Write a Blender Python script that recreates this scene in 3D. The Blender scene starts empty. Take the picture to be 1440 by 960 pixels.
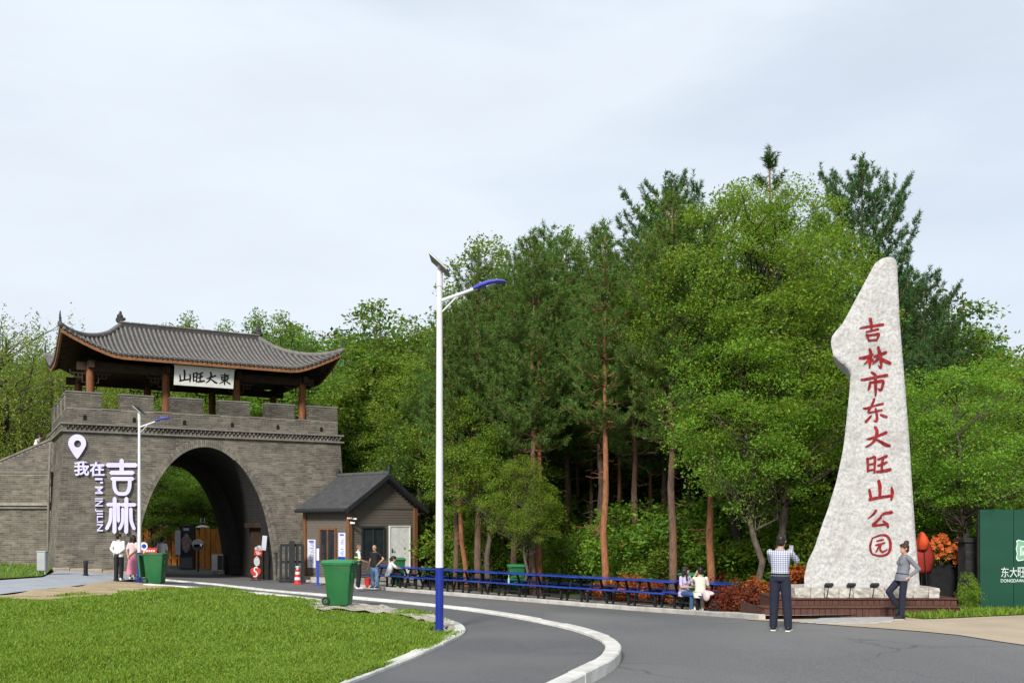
import bpy, bmesh, math, random
import numpy as np
from mathutils import Vector, Matrix, geometry

# ------------------------------------------------------------------ camera, world, sun, exposure
scene = bpy.context.scene
COL = scene.collection
CAM_H = 1.95
FPX = 1350.0          # focal length in pixels of a 1440 px wide frame
HOR = 735.0           # image row of eye level
cam_data = bpy.data.cameras.new('camera')
cam_data.sensor_width = 36.0
cam_data.lens = 36.0 * FPX / 1440.0
cam_data.shift_y = (HOR - 480.0) / 1440.0
cam_data.clip_start = 0.1
cam_data.clip_end = 6000.0
cam = bpy.data.objects.new('camera', cam_data)
cam.location = (0, 0, CAM_H)
cam.rotation_euler = (math.radians(90), 0, 0)
COL.objects.link(cam)
scene.camera = cam

SUN_EL, SUN_AZ = 33.0, 196.0      # degrees; azimuth clockwise from +Y
world = bpy.data.worlds.new('World')
scene.world = world
world.use_nodes = True
wn, wl = world.node_tree.nodes, world.node_tree.links
wn.clear()
w_out = wn.new('ShaderNodeOutputWorld')
w_bg = wn.new('ShaderNodeBackground')
w_sky = wn.new('ShaderNodeTexSky')
w_sky.sky_type = 'NISHITA'
w_sky.sun_disc = False
w_sky.sun_elevation = math.radians(SUN_EL)
w_sky.sun_rotation = math.radians(SUN_AZ)
w_sky.air_density = 1.0
w_sky.dust_density = 2.0
w_sky.ozone_density = 1.0
SKY_STRENGTH = 0.10
w_bg.inputs['Strength'].default_value = SKY_STRENGTH
w_tc = wn.new('ShaderNodeTexCoord')
w_map = wn.new('ShaderNodeMapping')
w_map.inputs['Scale'].default_value = (1.0, 1.0, 3.2)
w_map.inputs['Location'].default_value = (3.1, 0.4, 0.9)
w_no = wn.new('ShaderNodeTexNoise')
w_no.inputs['Scale'].default_value = 1.9
w_no.inputs['Detail'].default_value = 7.0
w_no.inputs['Roughness'].default_value = 0.52
w_no.inputs['Distortion'].default_value = 0.35
w_cr = wn.new('ShaderNodeValToRGB')
w_cr.color_ramp.elements[0].position = 0.40
w_cr.color_ramp.elements[0].color = (0.82, 0.82, 0.82, 1)
w_cr.color_ramp.elements[1].position = 0.57
w_cr.color_ramp.elements[1].color = (1.0, 1.0, 1.0, 1)
w_mix = wn.new('ShaderNodeMixRGB')
CLOUD = (5.35, 5.85, 6.5, 1)     # thin bright cloud sheet
wl.new(w_tc.outputs['Generated'], w_map.inputs['Vector'])
wl.new(w_map.outputs['Vector'], w_no.inputs['Vector'])
wl.new(w_no.outputs['Fac'], w_cr.inputs['Fac'])
w_n2 = wn.new('ShaderNodeTexNoise'); w_n2.inputs['Scale'].default_value = 3.4; w_n2.inputs['Detail'].default_value = 6; w_n2.inputs['Roughness'].default_value = .5
w_m2 = wn.new('ShaderNodeMapRange'); w_m2.inputs['From Min'].default_value = .3; w_m2.inputs['From Max'].default_value = .7; w_m2.inputs['To Min'].default_value = .95; w_m2.inputs['To Max'].default_value = 1.05
w_cl = wn.new('ShaderNodeMixRGB'); w_cl.blend_type = 'MULTIPLY'; w_cl.inputs['Fac'].default_value = 1.0; w_cl.inputs['Color1'].default_value = CLOUD   # uneven brightness of the cloud sheet
wl.new(w_map.outputs['Vector'], w_n2.inputs['Vector']); wl.new(w_n2.outputs['Fac'], w_m2.inputs['Value']); wl.new(w_m2.outputs['Result'], w_cl.inputs['Color2']); wl.new(w_cl.outputs['Color'], w_mix.inputs['Color2'])
wl.new(w_cr.outputs['Color'], w_mix.inputs['Fac'])
wl.new(w_sky.outputs['Color'], w_mix.inputs['Color1'])
wl.new(w_mix.outputs['Color'], w_bg.inputs['Color'])
wl.new(w_bg.outputs['Background'], w_out.inputs['Surface'])

sun_data = bpy.data.lights.new('sun', 'SUN')
sun_data.energy = 3.1
sun_data.angle = math.radians(10)
sun_data.color = (1.0, 0.95, 0.88)
sun = bpy.data.objects.new('sun', sun_data)
_az, _el = math.radians(SUN_AZ), math.radians(SUN_EL)
_sd = Vector((math.sin(_az) * math.cos(_el), math.cos(_az) * math.cos(_el), math.sin(_el)))
sun.rotation_euler = _sd.to_track_quat('Z', 'Y').to_euler()
sun.location = (0, 0, 60)
COL.objects.link(sun)

scene.view_settings.view_transform = 'Standard'
scene.view_settings.look = 'None'
scene.view_settings.gamma = 1.0
scene.view_settings.exposure = 0.60
scene.view_settings.use_curve_mapping = False
scene.cycles.max_bounces = 6
scene.cycles.diffuse_bounces = 4
scene.cycles.glossy_bounces = 2
scene.cycles.transmission_bounces = 3
scene.cycles.transparent_max_bounces = 4

rng = np.random.default_rng(11)
random.seed(11)

# ------------------------------------------------------------------ materials
MATS = {}
def nodes_of(name):
    m = bpy.data.materials.new(name)
    m.use_nodes = True
    nt = m.node_tree
    return m, nt, nt.nodes, nt.links, nt.nodes['Principled BSDF']

def mat(name, c1, c2=None, scale=6.0, rough=0.7, detail=5.0, lo=0.35, hi=0.65, bump=0.0, bscale=None,
        spec=0.3, metal=0.0, island=0.0, coord='Object', stretch=(1, 1, 1), c3=None, scale3=1.0, lo3=.5, hi3=.7, coat=0.0, bdist=0.02):
    """noise-mixed colour, optional per-piece value jitter, optional bump"""
    if name in MATS: return MATS[name]
    m, nt, n, l, p = nodes_of(name)
    p.inputs['Roughness'].default_value = rough
    p.inputs['Specular IOR Level'].default_value = spec
    p.inputs['Metallic'].default_value = metal
    p.inputs['Coat Weight'].default_value = coat
    tc = n.new('ShaderNodeTexCoord')
    mp = n.new('ShaderNodeMapping'); mp.inputs['Scale'].default_value = stretch
    l.new(tc.outputs[coord], mp.inputs['Vector'])
    if c2 is None: c2 = tuple(min(1, x * 0.82) for x in c1)
    nz = n.new('ShaderNodeTexNoise'); nz.inputs['Scale'].default_value = scale; nz.inputs['Detail'].default_value = detail
    l.new(mp.outputs['Vector'], nz.inputs['Vector'])
    cr = n.new('ShaderNodeValToRGB')
    cr.color_ramp.elements[0].position = lo; cr.color_ramp.elements[0].color = (*c2, 1)
    cr.color_ramp.elements[1].position = hi; cr.color_ramp.elements[1].color = (*c1, 1)
    l.new(nz.outputs['Fac'], cr.inputs['Fac'])
    col = cr.outputs['Color']
    if c3 is not None:
        n3 = n.new('ShaderNodeTexNoise'); n3.inputs['Scale'].default_value = scale3; n3.inputs['Detail'].default_value = 4
        l.new(mp.outputs['Vector'], n3.inputs['Vector'])
        r3 = n.new('ShaderNodeValToRGB'); r3.color_ramp.elements[0].position = lo3; r3.color_ramp.elements[1].position = hi3
        l.new(n3.outputs['Fac'], r3.inputs['Fac'])
        mx = n.new('ShaderNodeMixRGB'); mx.inputs['Color2'].default_value = (*c3, 1)
        l.new(r3.outputs['Color'], mx.inputs['Fac']); l.new(col, mx.inputs['Color1'])
        col = mx.outputs['Color']
    if island > 0:
        g = n.new('ShaderNodeNewGeometry')
        mr = n.new('ShaderNodeMapRange'); mr.inputs['To Min'].default_value = 1 - island; mr.inputs['To Max'].default_value = 1 + island
        l.new(g.outputs['Random Per Island'], mr.inputs['Value'])
        hs = n.new('ShaderNodeHueSaturation'); l.new(mr.outputs['Result'], hs.inputs['Value']); l.new(col, hs.inputs['Color'])
        col = hs.outputs['Color']
    l.new(col, p.inputs['Base Color'])
    if bump > 0:
        nb = n.new('ShaderNodeTexNoise'); nb.inputs['Scale'].default_value = bscale or scale * 4; nb.inputs['Detail'].default_value = 6
        l.new(mp.outputs['Vector'], nb.inputs['Vector'])
        b = n.new('ShaderNodeBump'); b.inputs['Strength'].default_value = bump; b.inputs['Distance'].default_value = bdist
        l.new(nb.outputs['Fac'], b.inputs['Height']); l.new(b.outputs['Normal'], p.inputs['Normal'])
    MATS[name] = m
    return m

def leafmat(name, c, trans=0.45, jitter=0.35, tint=(1.1, 1.12, 0.5), rough=0.55, obj=0.12, dry=.975):
    """two-sided leaf: diffuse + translucent, per-leaf and per-plant variation"""
    if name in MATS: return MATS[name]
    m, nt, n, l, p = nodes_of(name)
    g = n.new('ShaderNodeNewGeometry'); oi = n.new('ShaderNodeObjectInfo')
    mr = n.new('ShaderNodeMapRange'); mr.inputs['To Min'].default_value = 1 - jitter; mr.inputs['To Max'].default_value = 1 + jitter
    l.new(g.outputs['Random Per Island'], mr.inputs['Value'])
    mo = n.new('ShaderNodeMapRange'); mo.inputs['To Min'].default_value = 1 - obj; mo.inputs['To Max'].default_value = 1 + obj
    l.new(oi.outputs['Random'], mo.inputs['Value'])
    mm = n.new('ShaderNodeMath'); mm.operation = 'MULTIPLY'
    l.new(mr.outputs['Result'], mm.inputs[0]); l.new(mo.outputs['Result'], mm.inputs[1])
    ho = n.new('ShaderNodeMapRange'); ho.inputs['To Min'].default_value = 0.485; ho.inputs['To Max'].default_value = 0.515
    l.new(oi.outputs['Random'], ho.inputs['Value'])
    rr = n.new('ShaderNodeValToRGB'); rr.color_ramp.interpolation = 'CONSTANT'
    e = rr.color_ramp.elements; e[0].position = 0; e[0].color = (c[0] * 1.12, c[1] * .97, c[2], 1); e[1].position = .30; e[1].color = (*c, 1)
    q = e.new(.62); q.color = (c[0] * .86, c[1] * 1.0, c[2] * 1.1, 1); q = e.new(.86); q.color = (c[0] * 1.28, c[1] * 1.12, c[2] * .9, 1); q = e.new(dry); q.color = (c[1] * .95, c[1] * .62, c[2] * 1.1, 1)
    ml = n.new('ShaderNodeMath'); ml.operation = 'MULTIPLY'; ml.inputs[1].default_value = 17.31; fr = n.new('ShaderNodeMath'); fr.operation = 'FRACT'
    l.new(g.outputs['Random Per Island'], ml.inputs[0]); l.new(ml.outputs[0], fr.inputs[0]); l.new(fr.outputs[0], rr.inputs['Fac'])
    hs = n.new('ShaderNodeHueSaturation'); l.new(rr.outputs['Color'], hs.inputs['Color'])
    l.new(mm.outputs[0], hs.inputs['Value']); l.new(ho.outputs['Result'], hs.inputs['Hue'])
    l.new(hs.outputs['Color'], p.inputs['Base Color'])
    p.inputs['Roughness'].default_value = rough; p.inputs['Specular IOR Level'].default_value = 0.25
    tr = n.new('ShaderNodeBsdfTranslucent')
    mx = n.new('ShaderNodeMixRGB'); mx.blend_type = 'MULTIPLY'; mx.inputs['Fac'].default_value = 1; mx.inputs['Color2'].default_value = (*tint, 1)
    l.new(hs.outputs['Color'], mx.inputs['Color1']); l.new(mx.outputs['Color'], tr.inputs['Color'])
    ms = n.new('ShaderNodeMixShader'); ms.inputs['Fac'].default_value = trans
    out = n['Material Output']
    l.new(p.outputs['BSDF'], ms.inputs[1]); l.new(tr.outputs['BSDF'], ms.inputs[2]); l.new(ms.outputs['Shader'], out.inputs['Surface'])
    MATS[name] = m
    return m

# ------------------------------------------------------------------ mesh helpers
class MB:
    def __init__(s): s.v = []; s.f = []; s.mi = []; s.m = 0
    def add(s, vs, fs):
        o = len(s.v); s.v.extend([tuple(map(float, q)) for q in vs])
        for f in fs: s.f.append([o + i for i in f]); s.mi.append(s.m)
        return s
    def box(s, c, d, rot=None, bev=0.0):
        x, y, z = d[0] / 2, d[1] / 2, d[2] / 2
        if bev > 0:
            b = min(bev, x * .9, y * .9, z * .9); vs = []
            bm = bmesh.new(); bmesh.ops.create_cube(bm, size=1.0)
            for q in bm.verts: q.co = (q.co.x * 2 * x, q.co.y * 2 * y, q.co.z * 2 * z)
            bmesh.ops.bevel(bm, geom=bm.edges[:], offset=b, segments=1, affect='EDGES')
            bm.verts.index_update(); pv = [q.co.copy() for q in bm.verts]; pf = [[q.index for q in f.verts] for f in bm.faces]; bm.free()
        else:
            pv = [Vector((a * x, b2 * y, c2 * z)) for a in (-1, 1) for b2 in (-1, 1) for c2 in (-1, 1)]
            pf = [(0, 1, 3, 2), (4, 6, 7, 5), (0, 4, 5, 1), (2, 3, 7, 6), (0, 2, 6, 4), (1, 5, 7, 3)]
        c = Vector(c)
        if rot is not None: pv = [rot @ q + c for q in pv]
        else: pv = [q + c for q in pv]
        return s.add(pv, pf)
    def b2(s, a, b, bev=0.0):   # box from min to max
        return s.box([(a[i] + b[i]) / 2 for i in range(3)], [abs(b[i] - a[i]) for i in range(3)], None, bev)
    def tube(s, pts, rad, seg=8, cap=True, flat=None):
        pts = [Vector(p) for p in pts]; n = len(pts)
        if not hasattr(rad, '__len__'): rad = [rad] * n
        t0 = (pts[1] - pts[0]).normalized()
        ref = Vector((0, 0, 1)) if abs(t0.z) < .9 else Vector((0, 1, 0))
        vs = []; nrm = None
        for i in range(n):
            t = (pts[min(i + 1, n - 1)] - pts[max(i - 1, 0)]).normalized()
            if nrm is None: nrm = (ref - t * ref.dot(t)).normalized()
            else:
                nrm = nrm - t * nrm.dot(t)
                nrm = nrm.normalized() if nrm.length > 1e-6 else (ref - t * ref.dot(t)).normalized()
            bn = t.cross(nrm)
            ra, rb = (rad[i] if hasattr(rad[i], '__len__') else (rad[i], rad[i]))
            for k in range(seg):
                a = 2 * math.pi * k / seg
                vs.append(pts[i] + nrm * math.cos(a) * ra + bn * math.sin(a) * rb)
        fs = [(i * seg + k, i * seg + (k + 1) % seg, (i + 1) * seg + (k + 1) % seg, (i + 1) * seg + k) for i in range(n - 1) for k in range(seg)]
        if cap: fs += [tuple(range(seg))[::-1], tuple((n - 1) * seg + k for k in range(seg))]
        return s.add(vs, fs)
    def bar(s, a, b, w, h=None, up=(0, 0, 1)):   # rectangular bar between two points
        a, b, up = Vector(a), Vector(b), Vector(up); h = h or w
        t = (b - a).normalized()
        if abs(t.dot(up)) > .98: up = Vector((0, 1, 0))
        sx = t.cross(up).normalized(); sz = sx.cross(t)
        vs = [p + sx * i * w / 2 + sz * j * h / 2 for p in (a, b) for i, j in ((-1, -1), (1, -1), (1, 1), (-1, 1))]
        return s.add(vs, [(0, 1, 2, 3), (7, 6, 5, 4), (0, 4, 5, 1), (1, 5, 6, 2), (2, 6, 7, 3), (3, 7, 4, 0)])
    def lathe(s, prof, seg=16, c=(0, 0, 0)):     # prof: (r, z)
        vs = [(c[0] + r * math.cos(2 * math.pi * k / seg), c[1] + r * math.sin(2 * math.pi * k / seg), c[2] + z) for r, z in prof for k in range(seg)]
        n = len(prof)
        fs = [(i * seg + k, i * seg + (k + 1) % seg, (i + 1) * seg + (k + 1) % seg, (i + 1) * seg + k) for i in range(n - 1) for k in range(seg)]
        fs += [tuple(range(seg))[::-1], tuple((n - 1) * seg + k for k in range(seg))]
        return s.add(vs, fs)
    def prism(s, poly, o, ux, uy, n, th):        # planar outline extruded by th along n
        o, ux, uy, n = Vector(o), Vector(ux), Vector(uy), Vector(n)
        k = len(poly); vs = [o + ux * a + uy * b for a, b in poly] + [o + ux * a + uy * b + n * th for a, b in poly]
        fs = [tuple(range(k))[::-1], tuple(range(k, 2 * k))] + [(i, (i + 1) % k, k + (i + 1) % k, k + i) for i in range(k)]
        return s.add(vs, fs)
    def ell(s, c, r, rot=None, u=12, v=8):
        vs = []; fs = []
        for j in range(1, v):
            th = math.pi * j / v
            for i in range(u):
                a = 2 * math.pi * i / u
                vs.append(Vector((r[0] * math.sin(th) * math.cos(a), r[1] * math.sin(th) * math.sin(a), r[2] * math.cos(th))))
        vs += [Vector((0, 0, r[2])), Vector((0, 0, -r[2]))]
        N = len(vs)
        for j in range(v - 2):
            for i in range(u): fs.append((j * u + i, (j + 1) * u + i, (j + 1) * u + (i + 1) % u, j * u + (i + 1) % u))
        for i in range(u): fs.append((N - 2, i, (i + 1) % u)); fs.append((N - 1, (v - 2) * u + (i + 1) % u, (v - 2) * u + i))
        c = Vector(c)
        return s.add([(rot @ q if rot is not None else q) + c for q in vs], fs)
    def mesh(s, name, smooth=False, fix=True):
        me = bpy.data.meshes.new(name); me.from_pydata(s.v, [], s.f)
        if max(s.mi, default=0) > 0: me.polygons.foreach_set('material_index', s.mi)
        me.validate()
        if fix:
            bm = bmesh.new(); bm.from_mesh(me); bmesh.ops.recalc_face_normals(bm, faces=bm.faces[:]); bm.to_mesh(me); bm.free()
        if smooth: me.polygons.foreach_set('use_smooth', [True] * len(me.polygons))
        me.update()
        return me
    def build(s, name, m, parent=None, smooth=False, fix=True):
        return link(name, s.mesh(name, smooth, fix), m, parent)

def link(name, me, m=None, parent=None):
    o = bpy.data.objects.new(name, me)
    if m is not None and me is not None and len(me.materials) == 0:
        for q in (m if isinstance(m, (list, tuple)) else [m]): me.materials.append(q)
    COL.objects.link(o)
    if parent is not None: o.parent = parent
    return o

def auto_smooth(o, deg=35):
    me = o.data
    me.polygons.foreach_set('use_smooth', [True] * len(me.polygons))
    try: me.set_sharp_from_angle(angle=math.radians(deg))
    except Exception: pass
    return o

def thing(name, label, cat, loc=(0, 0, 0), rz=0.0, group=None):
    o = bpy.data.objects.new(name, None); COL.objects.link(o)
    o.empty_display_size = 0.2
    o.location = loc; o.rotation_euler = (0, 0, rz)
    return tag(o, label, cat, group)
def tag(o, label=None, cat=None, group=None, kind=None):
    if label: o['label'] = label
    if cat: o['category'] = cat
    if group: o['group'] = group
    if kind: o['kind'] = kind
    return o
def struct(o): o['kind'] = 'structure'; return o
def dup(root, loc, rz=0.0, scale=None, label=None, group=None):
    kids = [c for c in bpy.data.objects if c.parent is root]
    r = root.copy(); COL.objects.link(r); r.location = loc; r.rotation_euler = (0, 0, rz)
    if scale is not None: r.scale = scale if hasattr(scale, '__len__') else (scale,) * 3
    if label: r['label'] = label
    if group: r['group'] = group
    for ch in kids:
        c = ch.copy(); COL.objects.link(c); c.parent = r
        for g in [q for q in bpy.data.objects if q.parent is ch]:
            d = g.copy(); COL.objects.link(d); d.parent = c
    return r

def npmesh(name, V, F, smooth=False):
    """fast mesh from arrays, F (n,3) or (n,4)"""
    me = bpy.data.meshes.new(name); V = np.ascontiguousarray(V, dtype=np.float32); F = np.ascontiguousarray(F, dtype=np.int32)
    k = F.shape[1]
    me.vertices.add(len(V)); me.vertices.foreach_set('co', V.ravel())
    me.loops.add(F.size); me.loops.foreach_set('vertex_index', F.ravel())
    me.polygons.add(len(F)); me.polygons.foreach_set('loop_start', np.arange(0, F.size, k, dtype=np.int32))
    me.polygons.foreach_set('loop_total', np.full(len(F), k, dtype=np.int32))
    me.polygons.foreach_set('use_smooth', np.full(len(F), bool(smooth)))
    me.update(calc_edges=True)
    return me

def brush(mb, strokes, tomap, ends=5):
    """ribbons of changing width; tomap turns (x,y) of the glyph box into a point"""
    for st in strokes:
        P = [Vector((a, b)) for a, b, _ in st]; W = [w for *_, w in st]
        # densify with Catmull-Rom
        pts, ws = [], []
        n = len(P)
        for i in range(n - 1):
            p0, p1, p2, p3 = P[max(i - 1, 0)], P[i], P[i + 1], P[min(i + 2, n - 1)]
            for k in range(6):
                t = k / 6
                q = 0.5 * ((2 * p1) + (p2 - p0) * t + (2 * p0 - 5 * p1 + 4 * p2 - p3) * t * t + (3 * p1 - p0 - 3 * p2 + p3) * t ** 3)
                pts.append(q); ws.append(W[i] * (1 - t) + W[i + 1] * t)
        pts.append(P[-1]); ws.append(W[-1])
        m = len(pts); L = []; R = []
        for i in range(m):
            t = (pts[min(i + 1, m - 1)] - pts[max(i - 1, 0)])
            t = t.normalized() if t.length > 1e-9 else Vector((1, 0))
            nn = Vector((-t.y, t.x))
            L.append(pts[i] + nn * ws[i] / 2); R.append(pts[i] - nn * ws[i] / 2)
        def capv(c, t, w, sgn):
            nn = Vector((-t.y, t.x)); return [c + nn * math.cos(a) * w / 2 * sgn + t * math.sin(a) * w / 2 * sgn for a in [math.pi * (j + 1) / (ends + 1) for j in range(ends)]]
        te = (pts[-1] - pts[-2]).normalized(); ts = (pts[1] - pts[0]).normalized()
        vs = [tomap(q) for q in L] + [tomap(q) for q in R]
        fs = [(i, i + 1, m + i + 1, m + i) for i in range(m - 1)]
        k0 = len(vs); ce = capv(pts[-1], te, ws[-1], 1); vs += [tomap(q) for q in ce]
        fs.append([m - 1] + list(range(k0, k0 + ends)) + [2 * m - 1])
        k1 = len(vs); cs = capv(pts[0], ts, ws[0], -1); vs += [tomap(q) for q in cs]
        fs.append([m] + list(range(k1, k1 + ends)) + [0])
        mb.add(vs, fs)
    return mb

def text_mesh(txt, offset=0.0, extrude=0.0):
    cu = bpy.data.curves.new('lettering', 'FONT'); cu.body = txt; cu.size = 1.0; cu.offset = offset; cu.extrude = extrude
    cu.resolution_u = 3
    o = bpy.data.objects.new('lettering', cu); COL.objects.link(o)
    dg = bpy.context.evaluated_depsgraph_get(); dg.update()
    me = bpy.data.meshes.new_from_object(o.evaluated_get(dg), depsgraph=dg)
    bpy.data.objects.remove(o); bpy.data.curves.remove(cu)
    return me

def fit_text(name, txt, box, tomap, m, parent, offset=0.0, th=0.05, rot=0):
    """text fitted into box (x0,y0,x1,y1); tomap(x,y,h) gives the point, h is height off the surface"""
    me = text_mesh(txt, offset, 0.5)
    co = np.array([v.co[:] for v in me.vertices])
    if rot: co = np.stack([co[:, 1], -co[:, 0], co[:, 2]], 1)
    lo, hi = co.min(0), co.max(0)
    a = (co[:, 0] - lo[0]) / max(1e-6, hi[0] - lo[0]); b = (co[:, 1] - lo[1]) / max(1e-6, hi[1] - lo[1]); h = (co[:, 2] - lo[2]) / max(1e-6, hi[2] - lo[2])
    for v, x, y, z in zip(me.vertices, a, b, h):
        v.co = tomap(box[0] + (box[2] - box[0]) * x, box[1] + (box[3] - box[1]) * y, z * th)
    me.materials.clear()
    me.update()
    return link(name, me, m, parent)

# ------------------------------------------------------------------ terrain
CTRL = [(1097, 887, 78), (1270, 871, 65), (1000, 862, 51), (640, 838, 41), (527, 828, 36.5), (383, 815, 32.6), (618, 892, 82),
        (478, 849, 61), (195, 819, 38), (75, 803, 36.6), (720, 1000, 136), (1400, 866, 64), (860, 915, 92), (300, 812, 31)]
pts = [((px - 720) / s, FPX / s, CAM_H - (py - HOR) / s) for px, py, s in CTRL]
pts += [(-4, 2, 0), (4, 2, 0), (0, -15, 0), (-30, 6, 0.05), (30, 6, 0.0), (-40, 25, .2), (45, 25, .1), (-45, 55, .6), (0, 62, -.4), (30, 45, .1), (50, 62, .4), (-26, 38, .22), (-20, 52, -.3)]
pts = np.array(pts)
def _tps(r2): return np.where(r2 > 1e-9, r2 * np.log(r2 + 1e-12), 0.0)
_n = len(pts); _r2 = ((pts[:, None, :2] - pts[None, :, :2]) ** 2).sum(-1)
_A = np.zeros((_n + 3, _n + 3)); _A[:_n, :_n] = _tps(_r2) + np.eye(_n) * 3.0
_A[:_n, _n] = 1; _A[:_n, _n + 1:] = pts[:, :2]; _A[_n, :_n] = 1; _A[_n + 1:, :_n] = pts[:, :2].T
_w = np.linalg.solve(_A, np.concatenate([pts[:, 2], np.zeros(3)]))
def tz(x, y):
    x = np.asarray(x, float); y = np.asarray(y, float)
    xc = np.clip(x, -45, 50); yc = np.clip(y, -15, 62)
    r2 = (xc[..., None] - pts[:, 0]) ** 2 + (yc[..., None] - pts[:, 1]) ** 2
    z = (_tps(r2) * _w[:_n]).sum(-1) + _w[_n] + _w[_n + 1] * xc + _w[_n + 2] * yc
    t = np.clip((y - 66) / 175.0, 0, 1); t = t * t * (3 - 2 * t)
    hill = (38 - 6 * np.clip((x - 10) / 90, 0, 1) + 5 * np.sin(x / 37.0 + 1.0) + 2.2 * np.sin(x / 13.0)) * t
    rr = np.clip((np.hypot(x, y) - 330) / 500, 0, 1)
    return z + hill * (1 - rr)
def tzf(x, y): return float(tz(x, y))
def G(px, py, dz=0.0):
    """the place on the ground (raised by dz) that stands at this spot of the photograph"""
    z = dz
    for _ in range(60):
        s = max(2.0, (py - HOR) / max(.3, CAM_H - z)); x, y = (px - 720) / s, FPX / s
        z = .5 * z + .5 * (tzf(x, y) + dz)
    return Vector((x, y, z))
def at(px, Y):
    x = (px - 720) / FPX * Y
    return Vector((x, Y, tzf(x, Y)))
def zt(py, Y): return CAM_H + (HOR - py) / FPX * Y
# ------------------------------------------------------------------ ground, road, path, lawn
M_ground = mat('forest_floor', (0.075, 0.085, 0.03), (0.05, 0.04, 0.022), scale=.8, bump=.6, bscale=9, rough=.95, c3=(.05, .09, .02), scale3=.25, bdist=.08)
M_asph = mat('asphalt', (0.158, 0.157, 0.159), (0.098, 0.098, 0.100), scale=34, detail=9, lo=.3, hi=.7, bump=.35, bscale=70, rough=.85, c3=(.185, .181, .174), scale3=.22, lo3=.42, hi3=.72, bdist=.01, stretch=(1, .6, 1))
M_asph_dark = mat('path_asphalt', (0.125, 0.127, 0.132), (0.078, 0.08, 0.083), scale=38, detail=9, lo=.3, hi=.7, bump=.35, bscale=80, rough=.85, c3=(.15, .148, .145), scale3=.3, lo3=.42, hi3=.75, bdist=.01)
def add_cracks(m, scale, width, dark):
    # fine cracks and worn joints in the asphalt
    nt = m.node_tree; n, l = nt.nodes, nt.links; p = n['Principled BSDF']; src = p.inputs['Base Color'].links[0].from_socket
    tc = n.new('ShaderNodeTexCoord'); nz = n.new('ShaderNodeTexNoise'); nz.inputs['Scale'].default_value = 1.7; nz.inputs['Detail'].default_value = 5; l.new(tc.outputs['Object'], nz.inputs['Vector'])
    mx = n.new('ShaderNodeMixRGB'); mx.inputs['Fac'].default_value = .35; l.new(tc.outputs['Object'], mx.inputs['Color1']); l.new(nz.outputs['Color'], mx.inputs['Color2'])
    vo = n.new('ShaderNodeTexVoronoi'); vo.feature = 'DISTANCE_TO_EDGE'; vo.inputs['Scale'].default_value = scale; l.new(mx.outputs['Color'], vo.inputs['Vector'])
    lt = n.new('ShaderNodeMapRange'); lt.inputs['From Min'].default_value = 0; lt.inputs['From Max'].default_value = width; lt.inputs['To Min'].default_value = dark; lt.inputs['To Max'].default_value = 1; l.new(vo.outputs['Distance'], lt.inputs['Value'])
    n2 = n.new('ShaderNodeTexNoise'); n2.inputs['Scale'].default_value = .22; l.new(tc.outputs['Object'], n2.inputs['Vector']); r2 = n.new('ShaderNodeMapRange'); r2.inputs['From Min'].default_value = .48; r2.inputs['From Max'].default_value = .62; l.new(n2.outputs['Fac'], r2.inputs['Value'])
    mm = n.new('ShaderNodeMixRGB'); mm.inputs['Color1'].default_value = (1, 1, 1, 1); l.new(r2.outputs['Result'], mm.inputs['Fac']); l.new(lt.outputs['Result'], mm.inputs['Color2'])
    ml = n.new('ShaderNodeMixRGB'); ml.blend_type = 'MULTIPLY'; ml.inputs['Fac'].default_value = 1; l.new(src, ml.inputs['Color1']); l.new(mm.outputs['Color'], ml.inputs['Color2']); l.new(ml.outputs['Color'], p.inputs['Base Color'])
add_cracks(M_asph, .55, .012, .55); add_cracks(M_asph_dark, .7, .012, .65)
M_soil = mat('lawn_soil', (0.115, 0.19, 0.024), (0.085, 0.14, 0.02), scale=2.2, rough=.95, bump=.8, bscale=40, c3=(.16, .175, .045), scale3=.55, lo3=.60, hi3=.78, bdist=.05)
M_sand = mat('bare_sand', (0.46, 0.36, 0.22), (0.33, 0.25, 0.145), scale=1.6, rough=.95, bump=.7, bscale=14, c3=(.20, .19, .06), scale3=.8, lo3=.58, hi3=.72, bdist=.06)
M_pav = mat('grey_pavement', (0.36, 0.38, 0.41), (0.30, 0.315, 0.34), scale=1.2, rough=.85, bump=.2, bscale=30)
M_beige = mat('beige_concrete', (0.44, 0.36, 0.265), (0.37, 0.30, 0.215), scale=.9, rough=.9, bump=.25, bscale=25, c3=(.38, .31, .23), scale3=.5, lo3=.55, hi3=.8)
M_strip = mat('bench_strip_concrete', (0.36, 0.35, 0.32), (0.26, 0.25, 0.23), scale=2.0, rough=.9, bump=.3)
M_kerb = mat('white_kerb_concrete', (0.66, 0.65, 0.61), (0.50, 0.49, 0.45), scale=3.0, rough=.85, bump=.3, bscale=30, c3=(.40, .38, .33), scale3=1.4, lo3=.58, hi3=.8)
M_kerb2 = mat('grey_kerb_stone', (0.47, 0.45, 0.41), (0.35, 0.335, 0.30), scale=3.0, rough=.9, bump=.3, bscale=30)

def axis(a, b, step, far, grow=1.25):
    v = list(np.arange(a, b + 1e-6, step)); s = step; lo = [a]; hi = [v[-1]]
    while hi[-1] < far[1]: s *= grow; hi.append(hi[-1] + s)
    s = step
    while lo[-1] > far[0]: s *= grow; lo.append(lo[-1] - s)
    return np.array(lo[1:][::-1] + v + hi[1:])
gx = axis(-46, 50, .8, (-2500, 2500)); gy = axis(-12, 64, .8, (-400, 3500), 1.16)
XX, YY = np.meshgrid(gx, gy, indexing='ij')
ZZ = tz(XX, YY) - 0.07
nx, ny = XX.shape
idx = np.arange(nx * ny).reshape(nx, ny)
F = np.stack([idx[:-1, :-1], idx[1:, :-1], idx[1:, 1:], idx[:-1, 1:]], -1).reshape(-1, 4)
struct(link('ground', npmesh('ground', np.stack([XX, YY, ZZ], -1).reshape(-1, 3), F, True), M_ground))

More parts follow.
